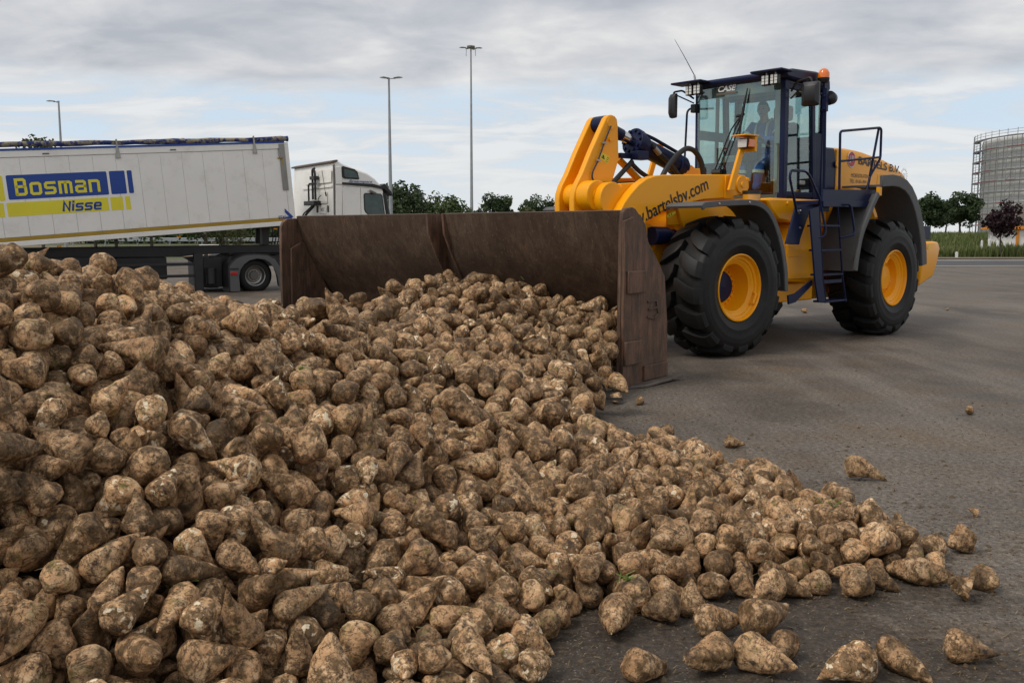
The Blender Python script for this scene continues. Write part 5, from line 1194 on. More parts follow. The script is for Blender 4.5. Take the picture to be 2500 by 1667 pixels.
# wide squarish letters are drawn as strokes on a grid
GL = {'B': [[(0, 0), (0, 2), (.8, 2), (.95, 1.85), (.95, 1.2), (.8, 1.05), (0, 1.05)], [(.8, 1.05), (1, .9), (1, .15), (.85, 0), (0, 0)]],
      'o': [[(.15, 0), (.85, 0), (1, .15), (1, 1.25), (.85, 1.4), (.15, 1.4), (0, 1.25), (0, .15), (.15, 0)]],
      's': [[(1, 1.4), (.15, 1.4), (0, 1.25), (0, .85), (.15, .72), (.85, .72), (1, .58), (1, .15), (.85, 0), (0, 0)]],
      'm': [[(0, 0), (0, 1.4), (.85, 1.4), (1, 1.25), (1, 0)], [(.5, 1.4), (.5, 0)]],
      'a': [[(.1, 1.4), (.85, 1.4), (1, 1.25), (1, 0), (.15, 0), (0, .15), (0, .58), (.15, .72), (1, .72)]],
      'n': [[(0, 0), (0, 1.4), (.85, 1.4), (1, 1.25), (1, 0)]],
      'N': [[(0, 0), (0, 2), (1, 0), (1, 2)]], 'i': [[(.0, 0), (.0, 1.4)], [(.0, 1.85), (.0, 2.08)]],
      'e': [[(1, 0), (.15, 0), (0, .15), (0, 1.25), (.15, 1.4), (.85, 1.4), (1, 1.25), (1, .72), (0, .72)]]}
WID = {'i': .0, 'm': 1.25, 'B': 1.0}
def stroke(word, x0, x1, z0, cap, th, nm, mat, y=-.0042, sl=0.):
    tot = sum(WID.get(c, 1.) for c in word)+.62*(len(word)-1); k = (x1-x0-th)/tot; x = x0+th/2; v = (cap-th)/2
    for c in word:
        w = WID.get(c, 1.)*k; m = MB()
        for ln in GL[c]:
            pts = [Vector((x+px*w+sl*pz*v, z0+th/2+pz*v)) for px, pz in ln]
            # mitred ribbon
            L_, R2 = [], []; closed = (pts[0]-pts[-1]).length < 1e-5
            n = len(pts)
            for i in range(n):
                a = pts[i-1] if i > 0 else (pts[-2] if closed else None); b_ = pts[i+1] if i < n-1 else (pts[1] if closed else None)
                d1 = (pts[i]-a).normalized() if a is not None else None; d2 = (b_-pts[i]).normalized() if b_ is not None else None
                if d1 is None: d1 = d2
                if d2 is None: d2 = d1
                t = (d1+d2); t = t.normalized() if t.length > .2 else d1; nn = Vector((-t.y, t.x)); s = th/2/max(.45, nn.dot(Vector((-d1.y, d1.x))))
                e = Vector((0, 0))
                if not closed and i == 0: e = -d1*th/2
                if not closed and i == n-1: e = d1*th/2
                if c in 'BNi' : e = e*.6
                L_.append(pts[i]+nn*s+e); R2.append(pts[i]-nn*s+e)
            for i in range(n-1): m.add([(p.x, y, p.y) for p in (L_[i], R2[i], R2[i+1], L_[i+1])], [(0, 1, 2, 3)])
        T('sign_letter', m, mat)
        x += w+.62*k
stroke('Bosman', -6.27, -4.50, 1.112, .385, .060, 'sign_letter', 'signyellow', -.0052)
stroke('Nisse', -5.37, -4.535, .70, .245, .048, 'sign_letter', 'signblue', -.0052, .18)
stroke('n', -6.78, -6.64, 1.13, .30, .06, 'sign_letter', 'roof', -.0052)
text('STAS', 'maker_name', 'signblue', TR_, TB_@Vector((-.292, -.013, .165)), exx, ezz, .195, .092, .002, .015)
m = MB(); m.add([(-.10, -.016, .165), (.02, -.016, .165), (-.02, -.016, .225), (-.10, -.016, .225)], [(0, 1, 2, 3)]); m.add([(-.11, -.0155, .44), (.10, -.0155, .215), (.04, -.0155, .16), (-.03, -.0155, .16), (.0, -.0155, .21), (-.11, -.0155, .34)], [(0, 1, 2, 3, 4, 5)]); T('maker_arrow', m, 'signblue')
m = MB(); m.box(-.16, -.03, -.024, -.021, 1.70, 1.74); m.box(-.06, -.03, -.024, -.021, 1.56, 1.699); T('reflector_mark', m, 'stripe')
m = MB(); m.tube([(-.12, -.025, 1.98), (-.14, -.03, 1.8), (-.08, -.03, 1.68), (-.02, -.03, 1.74)], .006, 4, .05); T('loose_cord', m, 'hose')
# chassis
CH = T('chassis_beam', MB().prism([(-9.8, .955), (-9.8, 1.12), (-.10, 1.185), (.5, 1.185), (.5, .985), (-1.6, .975), (-2.2, .95), (-2.7, .90)], .66, .78), 'darkframe', TF, bevel=.01)
T('chassis_beam', MB().prism([(-9.8, .955), (-9.8, 1.12), (-.10, 1.185), (.5, 1.185), (.5, .985), (-1.6, .975), (-2.2, .95), (-2.7, .90)], 1.65, 1.77), 'darkframe', TF, bevel=.01)
for k in range(9): T('cross_member', MB().box(-9+k*1.1, -8.88+k*1.1, .781, 1.649, .99, 1.09), 'darkframe', TF)
T('bumper_step', MB().prism([(-2.62, .90), (-2.3, .92), (-1.95, .60), (-2.05, .56)], .60, .655), 'darkframe', TF)
for (z0, z1) in ((.69, .76), (.40, .47)): T('side_guard_rail', MB().box(-6.0, -2.42, .30, .36, z0, z1), 'darkframe', TF, bevel=.01)
T('landing_leg', MB().box(-2.42, -2.20, .28, .42, .02, .99), 'darkframe', TF, bevel=.02); T('landing_leg', MB().box(-4.5, -4.32, .28, .42, .02, .95), 'darkframe', TF, bevel=.02)
for k in range(2): T('air_tank', MB().cyl((-1.98+k*.0, .42+k*.55, .20), (-1.98, .42+k*.55, .62), .13, .13, 16), 'darkframe', TF, bevel=.02)
T('tipping_ram', MB().cyl((-.42, 1.2, 1.2), (-.40, 1.2, 1.72), .125, .10, 16), 'darkframe', TF); T('ram_post', MB().box(-.56, -.38, .55, .75, 1.19, 1.72), 'darkframe', TF, bevel=.01)
for x in (-.28, -.2, -.12): T('cable_loop', MB().tube([(x, .6, 1.72), (x+.03, .58, 1.4), (x-.02, .6, 1.2)], .016, 5, .1), 'black', TF)
for x in (-.36, -2.82, -5.5): T('side_marker', MB().prism([(x-.05, 1.655+.0795*x), (x+.05, 1.655+.0795*x), (x+.04, 1.615+.0795*x), (x-.04, 1.615+.0795*x)], .10, .16), 'amberlamp', TF)
T('shade_box', MB().box(-5.6, -4.6, .50, 1.9, .25, .93), 'darkframe', TF, bevel=.02); T('shade_block', MB().box(-4.2, -3.0, .62, 1.8, .35, .90), 'darkframe', TF, bevel=.03); T('shade_panel', MB().box(-2.15, -1.66, .50, 1.9, .12, .88), 'darkframe', TF, bevel=.02)  # dark blocks added to stand in for the shadowed underbody
# trailer wheels (behind the heap)
def road_wheel(par, x, y, F_, R=.43, zc=.42, out=-1):
    c = Vector((x, y, zc)); m = MB(); m.lathe([(out*.10, .26), (out*.15, .28), (out*.16, .36), (out*.13, R-.02), (out*.09, R), (-out*.12, R), (-out*.15, R-.03), (-out*.15, .28)], c, 40); wo = m.build('wheel', 'tyre', par, F_, ang=50)
    m = MB(); m.lathe([(out*.115, .265), (out*.13, .268), (out*.12, .25), (out*.06, .225), (out*.0, .215), (-out*.02, .17), (out*.02, .155), (out*.02, .10)], c, 36); m.build('rim', 'steel', wo, F_)
    m = MB(); m.lathe([(-out*.03, .215), (out*.01, .13), (out*.07, .11), (out*.075, .0)], c, 24); m.build('hub', 'grey', wo, F_)
    for k in range(10): a = 2*math.pi*k/10; p = c+Vector((math.cos(a)*.13, out*.02, math.sin(a)*.13)); m = MB(); m.cyl(p, p+Vector((0, out*.03, 0)), .013, .013, 6); m.build('wheel_nut', 'grey', wo, F_)
for x in (-9.2, -7.9, -6.6):
    for y in (.28, 2.1): road_wheel(TR_, x, y, TF, out=-1 if y < 1 else 1)
# ---- tractor unit
TU = thing('truck', 'white lorry cab hitched to the raised trailer, facing away right', 'truck', TF@Vector((1.0, 1.2, 0)))
def U(name, m, mat, par=None, bevel=0., ang=38): return m.build(name, mat, par or TU, TF, bevel, ang)
m = MB(); m.box(-1.9, 2.6, .75, .87, .62, .90); m.box(-1.9, 2.6, 1.6, 1.72, .62, .90); U('chassis', m, 'darkframe', bevel=.01)
for y in (.34, 2.12): road_wheel(TU, -.90, y, TF, .45, .405, -1 if y < 1 else 1)
for y in (.30, 2.16): road_wheel(TU, 2.15, y, TF, .45, .44, -1 if y < 1 else 1)
arcp = [(-1.62, .02), (-1.62, .66), (-1.56, .74), (-1.42, .86), (-1.22, .935), (-.9, .95), (-.62, .93), (-.42, .83), (-.30, .64), (-.22, .40), (-.18, .1)]
inn = [(-1.36, .02), (-1.38, .40), (-1.34, .56), (-1.24, .70), (-1.10, .80), (-.90, .845), (-.70, .82), (-.55, .73), (-.44, .56), (-.37, .38), (-.33, .1)]
for (ya, yb) in ((.03, .58), (1.9, 2.45)):
    m = MB(); m.strip(arcp, inset(arcp, .03), ya, yb); MG = U('mudguard', m, 'darkframe', bevel=.01)
    m = MB(); m.strip(inset(arcp, -.003), inn, ya-.0, ya+.025); U('mudguard_side', m, 'fender', MG, bevel=.008)
m = MB(); m.box(-1.60, -1.42, .012, .029, .44, .52); U('tail_lamp', m, 'redlens', bevel=.01); m = MB(); m.box(-1.61, -1.39, .014, .029, .58, .61); U('mudguard_slot', m, 'black')
m = MB(); m.box(-1.0, .2, .8, 1.7, .92, 1.0); U('fifth_wheel', m, 'darkframe', bevel=.02)
# cab: rounded shell
C0, CW = .0, 3.05
side = [(1.24, .9), (1.24, 2.0), (1.26, 2.79), (1.28, 3.22), (1.30, 3.40), (1.40, 3.42), (1.62, 3.33), (1.95, 3.22), (2.28, 3.12), (2.50, 2.98), (2.66, 2.82), (2.74, 2.70), (2.80, 2.3), (2.90, 1.95), (2.92, .7), (1.30, .7)]
m = MB(); m.prism(side, .06, CW-.06); CBD = U('cab', m, 'cabwhite', bevel=.05)
m = MB(); m.prism([(1.30, .72), (1.28, 2.02), (1.30, 2.76), (1.49, 2.76), (1.47, 2.02), (1.47, .72)], .0, .055); U('side_fairing', m, 'cabwhite', CBD, bevel=.012)
m = MB(); m.prism([(1.30, 2.80), (1.30, 3.25), (1.47, 3.28), (1.50, 2.80)], .002, .055); U('upper_fairing', m, 'cabwhite', CBD, bevel=.012)
m = MB(); m.prism([(1.25, .9), (1.25, 3.30), (1.285, 3.32), (1.285, .9)], .004, .056); U('gap_seal', m, 'grey', CBD)
m = MB(); m.prism([(1.49, .75), (1.50, 2.74), (2.03, 2.725), (2.04, 1.2), (2.0, .75)], .028, .057); U('side_panel', m, 'cabwhite', CBD, bevel=.008)
m = MB(); m.prism([(2.05, .75), (2.05, 2.72), (2.70, 2.66), (2.76, 2.3), (2.84, 1.95), (2.85, .75)], .026, .057); DO = U('door', m, 'cabwhite', CBD, bevel=.01)
m = MB(); m.prism([(2.13, 2.14), (2.12, 2.54), (2.16, 2.585), (2.64, 2.575), (2.69, 2.52), (2.76, 1.99), (2.72, 1.965), (2.36, 1.965), (2.25, 1.99), (2.16, 2.07)], .018, .0255); U('window_seal', m, 'black', DO)
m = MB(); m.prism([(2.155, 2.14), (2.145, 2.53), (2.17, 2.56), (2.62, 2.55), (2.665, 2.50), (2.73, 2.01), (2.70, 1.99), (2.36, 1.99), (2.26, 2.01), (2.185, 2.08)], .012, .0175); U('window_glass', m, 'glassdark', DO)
m = MB(); m.prism([(1.48, 2.80), (1.49, 2.855), (2.40, 2.84), (2.72, 2.77), (2.74, 2.70), (2.40, 2.755)], -.006, .05); U('drip_rail', m, 'black', CBD, bevel=.01)
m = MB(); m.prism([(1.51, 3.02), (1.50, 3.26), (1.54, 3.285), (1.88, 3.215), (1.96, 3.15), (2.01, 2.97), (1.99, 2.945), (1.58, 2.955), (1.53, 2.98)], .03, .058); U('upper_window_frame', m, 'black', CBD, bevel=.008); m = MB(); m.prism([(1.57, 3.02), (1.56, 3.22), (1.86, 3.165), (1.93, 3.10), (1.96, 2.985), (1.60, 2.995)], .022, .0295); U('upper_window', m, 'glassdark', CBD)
text('Streamspace', 'cab_lettering', 'signblue', TU, TF@Vector((1.70, .052, 2.845)), TF.to_3x3()@Vector((1, 0, -.0)), Vector((0, 0, 1)), .70, .082, .004, .012, .45)
m = MB(); m.prism([(2.66, 2.80), (2.76, 2.86), (2.98, 2.62), (3.0, 2.52), (2.94, 2.54), (2.74, 2.70)], .0, CW); U('sun_visor', m, 'black', CBD, bevel=.015)
m = MB(); m.prism([(2.70, 2.60), (2.79, 2.58), (2.88, 2.0), (2.80, 1.95)], .0, .05); U('front_pillar', m, 'black', CBD, bevel=.01)
m = MB(); m.prism([(2.30, 2.60), (2.28, 2.68), (2.46, 2.60), (2.48, 2.55), (2.38, 2.55)], -.10, .02); U('camera_arm', m, 'grey', CBD, bevel=.02)
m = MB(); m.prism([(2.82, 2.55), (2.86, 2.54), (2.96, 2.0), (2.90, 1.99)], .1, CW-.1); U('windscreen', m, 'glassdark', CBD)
# rear wall details
for (z0, z1, y0, y1, nm) in ((2.30, 2.62, .42, 1.15, 'rear_panel'), (2.02, 2.24, .52, 1.02, 'number_panel'), (2.85, 3.20, .12, 1.95, 'rear_panel'), (2.72, 2.78, .1, 2.2, 'rear_rib')):
    m = MB(); m.box(1.225, 1.2395, y0, y1, z0, z1); RP = U(nm, m, 'cabwhite', CBD, bevel=.006)
for y in (.36, 1.12): m = MB(); m.box(1.215, 1.24, y, y+.06, 2.06, 2.24); U('vent_slot', m, 'black', CBD, bevel=.01)
text('5972', 'fleet_number', 'ink', TU, TF@Vector((1.224, .90, 2.09)), TF.to_3x3()@Vector((0, -1, 0)), Vector((0, 0, 1)), .22, .075, .003)
m = MB(); m.prism([(1.22, 3.41), (1.22, 3.37), (1.31, 3.37), (1.42, 3.43), (1.36, 3.45)], .04, CW-.04); U('roof_spoiler', m, 'roof', CBD, bevel=.008)
m = MB(); m.tube([(1.12, .98, 2.40), (1.12, .98, 3.10), (1.12, 1.02, 3.22)], .03, 6, .05); m.tube([(1.12, 1.16, 2.42), (1.12, 1.16, 3.24), (1.2, 1.16, 3.28)], .03, 6, .05); m.tube([(1.12, .98, 2.85), (1.12, 1.40, 2.86), (1.12, 1.46, 2.80), (1.12, 1.46, 2.30)], .025, 6, .06); m.box(1.06, 1.2, .9, 1.22, 2.96, 3.05); U('air_stack', m, 'black')
m = MB(); m.box(1.02, 1.22, .85, 1.6, 2.26, 2.38); U('rear_shelf', m, 'black', bevel=.01)
for pth, rad in (([(1.12, .8, 2.34), (1.05, .62, 2.44), (1.1, .52, 2.52)], .012), ([(1.12, 1.1, 2.24), (1.0, 1.3, 2.05), (.9, 1.35, 1.9)], .035), ([(1.1, 1.2, 2.24), (.95, 1.42, 2.04), (.9, 1.5, 1.9)], .02)): U('coupling_hose', MB().tube(pth, rad, 6, .05), 'black')
m = MB(); m.tube([(1.22, .72, 3.20), (1.20, .55, 2.8), (1.21, .46, 2.52)], .006, 4); m.tube([(1.21, .50, 2.60), (1.21, .44, 2.50)], .02, 6); U('cab_aerial', m, 'black')

# ------------------------------------------------------------------ sugar beets
def beet_mesh(seed, nu, nv):
    """pear shaped root: crown at +x end, tail tapering to -x; returns verts, faces (metres, about centre)"""
    r = random.Random(seed*7919+13)
    kind = seed % 14
    L = r.uniform(.180, .245); R = r.uniform(.063, .077)
    tail = r.uniform(.75, 1.1)
    if kind in (0, 5): L = r.uniform(.25, .29); R = r.uniform(.066, .076); tail = .95
    if kind in (1, 8, 12): L = r.uniform(.135, .155); R = r.uniform(.062, .074); tail = .5
    if kind == 3: L = .15; R = .058; tail = .8
    stump = r.random() < .45 and kind not in (0, 5)      # tail broken off
    bend = r.uniform(-.035, .035) + (r.choice((-1, 1))*.03 if kind in (0, 5, 9) else 0); bend2 = r.uniform(-.025, .025)
    flat = r.uniform(.86, 1.0); peak = r.uniform(.2, .3)
    waves = [(r.randint(1, 4), r.uniform(2, 7), r.uniform(0, 6.28), r.uniform(.02, .055)) for _ in range(4)]
    fine = [(r.randint(3, 7), r.uniform(8, 22), r.uniform(0, 6.28), r.uniform(.008, .018)) for _ in range(4)]
    g0 = r.uniform(0, 6.28); gd = r.uniform(.05, .13)
    cut = r.random() < .3; cutn = (r.uniform(.55, .9), r.uniform(-.5, .5), r.uniform(-.5, .5))
    V = []; Fc = []
    def prof(t):
        if t < peak:
            q = 1-t/peak
            return math.sqrt(max(0, 1-q**2.3))
        q = (t-peak)/(1-peak)
        e = (1-q**1.25)**tail*.86 + .14*(1-q)
        if stump: e = e*.8+.2*math.sqrt(max(0, 1-q**6))
        return max(e, 0)
    for i in range(nu+1):
        t = i/nu
        t = t*.55+.45*(.5-.5*math.cos(math.pi*t))
        x = (peak*1.35-t)*L + L*.1
        for j in range(nv):
            a = 2*math.pi*j/nv
            k = 1+sum(w[3]*math.sin(w[0]*a+w[1]*t+w[2]) for w in waves)+sum(w[3]*math.sin(w[0]*a+w[1]*t+w[2]) for w in fine)
            # the two root furrows
            k -= gd*(math.exp(-((math.sin((a-g0+t*.8)/2))/.16)**2)+.7*math.exp(-((math.sin((a-g0+3.3+t*.8)/2))/.16)**2))*math.sin(math.pi*min(1, t*1.1))
            rad = R*prof(t)*k
            s = max(0, t-.3)
            y = rad*math.cos(a)+bend*s*s*2; z = rad*math.sin(a)*flat+bend2*s*s*2
            V.append([x, y, z])
    if cut:   # sliced crown
        n = cutn; l = math.sqrt(sum(c*c for c in n)); n = [c/l for c in n]; d0 = max(v[0]*n[0]+v[1]*n[1]+v[2]*n[2] for v in V)*.84
        for v in V:
            d = v[0]*n[0]+v[1]*n[1]+v[2]*n[2]-d0
            if d > 0:
                for c in range(3): v[c] -= n[c]*d*.93
    for i in range(nu):
        for j in range(nv):
            a = i*nv+j; b = i*nv+(j+1) % nv; c = b+nv; d = a+nv
            Fc.append((a, b, c, d))
    return V, Fc
NVAR = 28
# resting places of the beets, largest in view first: x, y, z in mm, turn (quaternion x, y, z in hundredths), size in percent, shape
REST = [
-881,2611,267,-18,96,15,91,18, -1480,3001,815,-25,27,-4,91,5, -1353,2475,423,-33,-61,26,75,0, -1349,2797,556,-83,-31,-31,81,5,
-1138,2632,412,-5,34,-73,90,24, -549,2668,158,-73,34,44,109,23, -1255,2797,514,47,-52,-70,79,19, -1070,2564,303,-46,-67,56,96,10,
-1504,2777,553,90,-27,-31,95,23, -929,2700,323,63,-25,71,90,4, -1298,2530,352,38,-19,89,89,15, -832,2715,324,-37,37,41,84,0,
-1176,2452,298,-3,-62,37,108,12, -1504,3665,1035,97,8,-6,100,5, -1277,3126,695,10,-29,18,110,24, -1213,3428,757,-39,-12,-88,100,10,
-884,3550,521,-46,19,31,94,5, -1303,3008,636,-25,-44,-15,86,23, -1495,2826,717,-61,23,25,76,5, -826,3122,441,-47,22,29,85,19,
-520,2951,148,45,-34,52,92,10, -129,2958,118,-48,-82,-28,79,5, -1030,2866,441,-8,-16,-90,76,14, -1790,3387,1145,18,-1,-24,93,5,
-1338,2419,305,-73,4,0,89,21, 461,3635,69,57,-34,-36,103,19, -697,2922,317,12,-4,-92,74,14, -850,3769,638,66,-55,-15,114,5,
-1710,3227,1025,-85,-10,6,93,27, -323,3738,305,26,-36,86,93,5, -1126,3148,586,-55,-22,78,104,2, -828,2910,348,19,77,44,92,10,
-1033,2748,365,-18,-33,53,84,0, -376,3448,250,-29,-39,3,103,4, -1028,3370,639,-53,9,8,90,18, -912,2989,438,-14,-94,-22,78,16,
-336,3179,197,41,-33,-84,87,5, 707,4028,160,31,13,25,107,0, -1207,2926,602,60,19,-67,82,9, -666,2759,205,-7,68,-2,81,25,
-1562,2824,844,47,-85,-10,89,5, -1428,2879,561,9,-80,-29,106,9, -1245,2608,343,44,76,-12,92,6, 125,5040,357,26,28,-34,121,0,
-293,5157,520,7,-87,29,120,19, -1347,2681,475,-53,12,-67,80,20, -1452,2994,660,67,38,-55,86,4, 60,3199,58,-16,-88,-38,100,21,
586,3485,65,59,-28,-8,95,27, -1381,3102,763,-68,53,-3,82,6, -1461,3363,921,-19,83,-17,80,18, 1653,4039,141,-26,2,-95,114,1,
-829,2690,169,-74,5,-50,91,7, -1835,3574,1254,93,-22,14,96,7, -41,3074,63,87,13,8,84,23, -1003,3008,530,48,-57,32,88,12,
-1032,2942,483,42,-58,67,68,18, -506,3431,265,-81,-55,-12,86,5, 61,3011,42,-85,31,-39,92,26, -1012,3212,592,4,8,-91,83,20,
-1222,2705,426,6,43,-58,82,24, -1149,2844,496,74,-55,11,76,4, 1040,3641,71,68,23,31,95,21, -396,3058,167,44,24,85,83,6,
-504,3074,223,-57,71,-39,93,20, -1008,3632,670,-37,-35,-2,88,14, 355,3991,199,61,44,53,110,21, -956,3102,509,23,-65,10,92,26,
-747,2792,229,-43,52,-56,68,5, -1170,3051,660,28,-6,-73,76,11, -1334,3398,846,50,-55,-31,84,18, -1127,2714,271,86,18,13,92,7,
-260,2876,150,75,17,-48,74,8, -646,2999,273,-44,54,10,89,24, -73,3217,144,9,27,93,81,23, -191,4606,344,18,4,7,97,14,
1449,3730,56,33,-57,74,96,27, -147,3428,213,-56,72,35,93,8, -217,3165,154,-33,68,64,87,9, -1474,2896,761,-3,22,95,81,24,
-1699,3498,1135,-97,2,-7,92,25, -750,3240,392,61,-23,-1,81,18, -1473,4945,1032,-62,2,-11,106,18, -767,3079,324,23,28,-92,91,6,
-1570,3103,894,-45,-52,30,74,13, -404,2959,146,-60,74,-10,82,26, -145,3088,148,-80,-39,21,90,20, -689,4282,560,-62,-12,75,100,19,
-783,4261,602,-65,-19,-64,98,19, -23,3962,236,86,-19,-31,81,14, -245,3260,166,-69,-29,-55,105,20, -1740,4262,1266,40,33,81,94,7,
716,3566,58,-67,27,62,84,21, -1320,2649,384,-81,-33,-46,85,17, 82,3421,123,-55,25,-75,92,22, -628,3603,394,98,-12,-2,79,6,
-688,2894,201,82,-16,22,102,12, 525,4259,161,-90,34,18,119,26, -458,4187,427,-41,76,29,92,18, 311,4508,229,76,-33,10,117,24,
-1133,2759,441,-75,50,-36,81,2, -1535,2867,634,54,-59,-51,79,14, 1707,3913,52,94,-30,10,93,9, 847,3746,49,-4,-15,-81,95,0,
-343,2853,119,45,48,58,69,6, 322,3626,175,-26,90,-4,86,13, -57,3399,148,17,-16,7,76,19, -453,3210,227,-73,61,7,79,15,
-1190,3918,769,1,0,95,93,19, -1188,3032,539,5,-4,32,87,10, -1168,3564,717,-42,71,34,110,26, -1447,3461,848,-49,-77,-1,84,23,
-660,3194,300,-25,70,-65,79,27, 890,3934,69,-77,54,-29,92,4, -114,3755,250,17,46,-86,81,9, -703,3841,466,19,-45,-43,97,2,
-694,3352,362,-84,26,-22,94,9, -1158,3774,720,-76,-47,-41,89,4, -1260,3649,831,-93,-18,-24,88,21, -1471,4414,1048,-12,-13,-86,96,0,
-1441,3540,940,33,52,-50,103,3, 303,3649,76,62,-24,-51,76,14, -1198,4487,890,-62,-59,-50,95,6, 962,3994,161,68,-3,50,97,22,
-1749,3533,1047,81,-18,-52,94,26, 1537,4033,79,-59,2,-77,96,1, -796,3345,405,67,51,53,94,24, -1382,3759,959,17,90,36,73,14,
-316,4328,322,31,-41,71,96,20, -517,4125,493,-43,-60,31,77,5, 500,3718,122,-35,-46,-65,88,11, -1304,4502,844,-50,61,-54,91,18,
-1602,3311,885,52,73,-11,93,25, -1544,2734,739,-27,-39,-81,83,8, -829,4644,721,39,-35,-73,94,19, -1668,3133,909,60,22,47,75,6,
647,3710,131,95,-8,11,71,7, -1568,3558,993,-85,-32,-19,73,13, 1272,3765,42,-91,-8,-14,75,16, 636,4324,183,-87,-3,-28,91,19,
-1751,4561,1168,36,-78,-49,104,0, 210,3570,51,68,43,-48,92,1, -956,5169,856,-10,-25,-94,101,0, -1625,3520,1046,54,-10,-52,79,16,
-265,3974,301,19,-86,-12,94,13, 863,4155,165,86,20,33,99,2, -984,2885,337,75,-47,12,84,27, 971,3726,41,32,-3,88,74,4,
107,3309,54,-51,-14,15,84,10, -1105,5791,1029,-82,3,54,101,5, 56,3819,132,-23,-96,8,90,18, -178,4006,252,-17,37,-34,93,4,
1074,3956,133,-25,39,-47,81,21, 145,3914,147,10,31,85,81,0, -1016,4499,812,6,18,-69,86,19, 1490,4251,173,0,62,71,93,21,
-1061,3490,666,-43,21,64,113,26, -625,3099,257,-96,8,-2,88,2, -1588,3411,983,-43,-88,11,75,22, -1075,4176,783,7,-81,35,87,1,
-466,3334,245,5,22,22,69,0, -827,3756,539,71,34,-21,86,12, -1694,2997,967,42,5,89,96,18, -1563,2748,563,4,93,-21,82,19,
1300,4329,173,50,82,24,85,5, -1227,5846,1026,-59,-72,32,129,21, -1514,3234,780,-37,-86,22,111,0, -81,3601,150,-6,-87,39,88,5,
-1451,2514,411,-36,-77,-43,105,25, -494,3899,356,31,2,90,85,12, 1572,3802,44,38,37,83,73,20, 1718,4308,140,66,47,53,98,4,
-1429,3174,843,31,83,45,73,17, 108,4055,170,34,-6,91,100,9, 573,4029,151,-49,1,77,93,14, 90,3579,132,-9,-94,14,81,25,
-782,4152,516,-45,-56,13,87,16, -601,3449,360,40,-63,-42,74,27, 211,3705,80,-23,65,47,93,6, -1342,4222,900,13,75,-37,81,1,
-1141,4581,846,2,46,-29,89,5, -955,3910,663,-26,-76,17,91,27, -2189,4333,1364,0,-4,-97,94,17, -1444,3075,666,-31,-36,83,92,10,
-1044,5614,890,-58,-4,50,105,14, -1660,3050,855,-8,-51,-60,80,16, -394,4466,416,-53,-26,63,110,19, -906,4189,635,-88,-17,-8,92,4,
1343,3912,75,-18,27,50,90,11, 253,5690,361,70,-43,51,96,19, -247,5828,578,-11,-65,-68,100,19, -1088,2729,176,15,88,-38,70,4,
-982,3640,548,28,-36,13,96,11, -625,3960,482,-57,-75,-20,75,27, -1342,3192,752,-23,37,81,83,4, -1827,3719,1243,-96,-13,19,75,14,
-17,3678,166,-15,44,38,83,9, 1261,4140,85,57,74,6,99,0, -480,3703,298,-30,-9,-75,76,16, -336,4854,445,-4,3,97,88,19,
-1134,2787,356,45,79,-38,77,14, -192,5041,397,29,45,-69,98,4, -1397,2701,415,56,-10,-78,68,7, -808,3015,393,-28,-32,90,77,3,
639,3655,53,-9,-66,-71,86,4, -38,7648,590,10,41,-40,139,23, -790,3620,420,-98,13,-5,91,21, 880,4043,96,45,-72,49,87,4,
-28,4991,342,59,22,54,93,25, -1624,4500,1118,76,62,1,93,22, -222,2861,66,-15,49,79,92,17, 382,4315,215,-82,22,-31,95,27,
1162,3735,43,17,-30,92,84,24, 191,4249,205,-85,-13,-49,95,26, -1750,4054,1184,11,-70,-37,73,6, 782,3942,84,-55,73,32,93,24,
-623,4989,622,-33,31,-70,97,6, -1624,4048,1095,48,3,-73,86,6, -2179,4898,1302,-34,-48,-10,92,19, 1005,3914,47,-53,-69,24,79,5,
-1516,4331,1000,94,-19,-16,76,14, 236,3803,117,15,79,-57,83,14, -1580,3731,1082,86,33,5,87,11, 1217,3927,42,-79,18,-24,71,14,
1298,4225,137,25,-89,11,86,26, 1928,4183,65,-60,9,-1,91,6, 1339,3972,134,-3,-82,52,89,3, -1646,3262,928,61,75,-19,96,1,
-1813,3500,1182,24,-69,-33,72,4, 1433,4087,139,58,-73,10,84,2, 148,3451,41,-34,-5,-21,72,5, -2082,3896,1403,47,-32,-44,88,9,
-1334,3813,912,76,0,-31,78,14, -1609,5048,1013,27,-47,63,122,20, -664,3704,414,-5,7,43,94,9, -749,2805,137,34,-67,-62,90,2,
244,5168,315,-89,12,-33,98,19, -1323,2927,534,-5,-78,-7,75,8, -2030,3849,1284,-23,-75,28,95,27, -674,7395,761,9,-75,-51,132,2,
-1101,3943,684,-96,10,-18,88,7, 1286,4757,129,5,-7,38,101,24, -1878,4282,1249,-23,-78,-6,82,21, -623,4066,401,51,-35,24,94,5,
-1028,4397,703,75,-1,3,97,10, 200,7717,574,-92,16,9,120,10, 880,5270,220,-91,30,23,97,0, -1787,3836,1166,-87,1,-7,81,12,
-1222,5055,918,-78,20,54,92,26, 816,4849,178,-41,-48,-9,96,7, -1874,4642,1249,-85,12,-24,119,0, -343,3386,174,11,-41,-89,92,16,
-1496,2677,436,-47,-70,48,80,10, -1019,2982,385,23,12,95,91,14, 1781,4074,148,80,55,-12,77,15, -577,4768,557,42,39,25,77,0,
-1227,2912,477,4,42,-86,85,19, 1059,4288,151,-25,-3,-76,99,0, -611,5548,684,-82,-52,17,100,1, 1525,4172,134,-46,-2,27,87,7,
1151,5600,153,23,-92,21,127,27, 4,4277,232,83,-28,3,95,6, 495,3906,96,-34,-17,-73,91,19, 1913,4037,33,-55,-75,0,73,26,
1068,4112,144,-35,-58,17,84,27, -948,3177,441,91,13,6,92,18, 437,3982,137,61,68,-2,98,5, -1699,3688,1074,-83,-53,-5,93,15,
218,4118,184,41,32,-57,89,3, -663,4164,479,16,94,-17,98,25, -202,3656,197,86,49,-5,85,17, -1330,3735,836,-10,57,30,79,14,
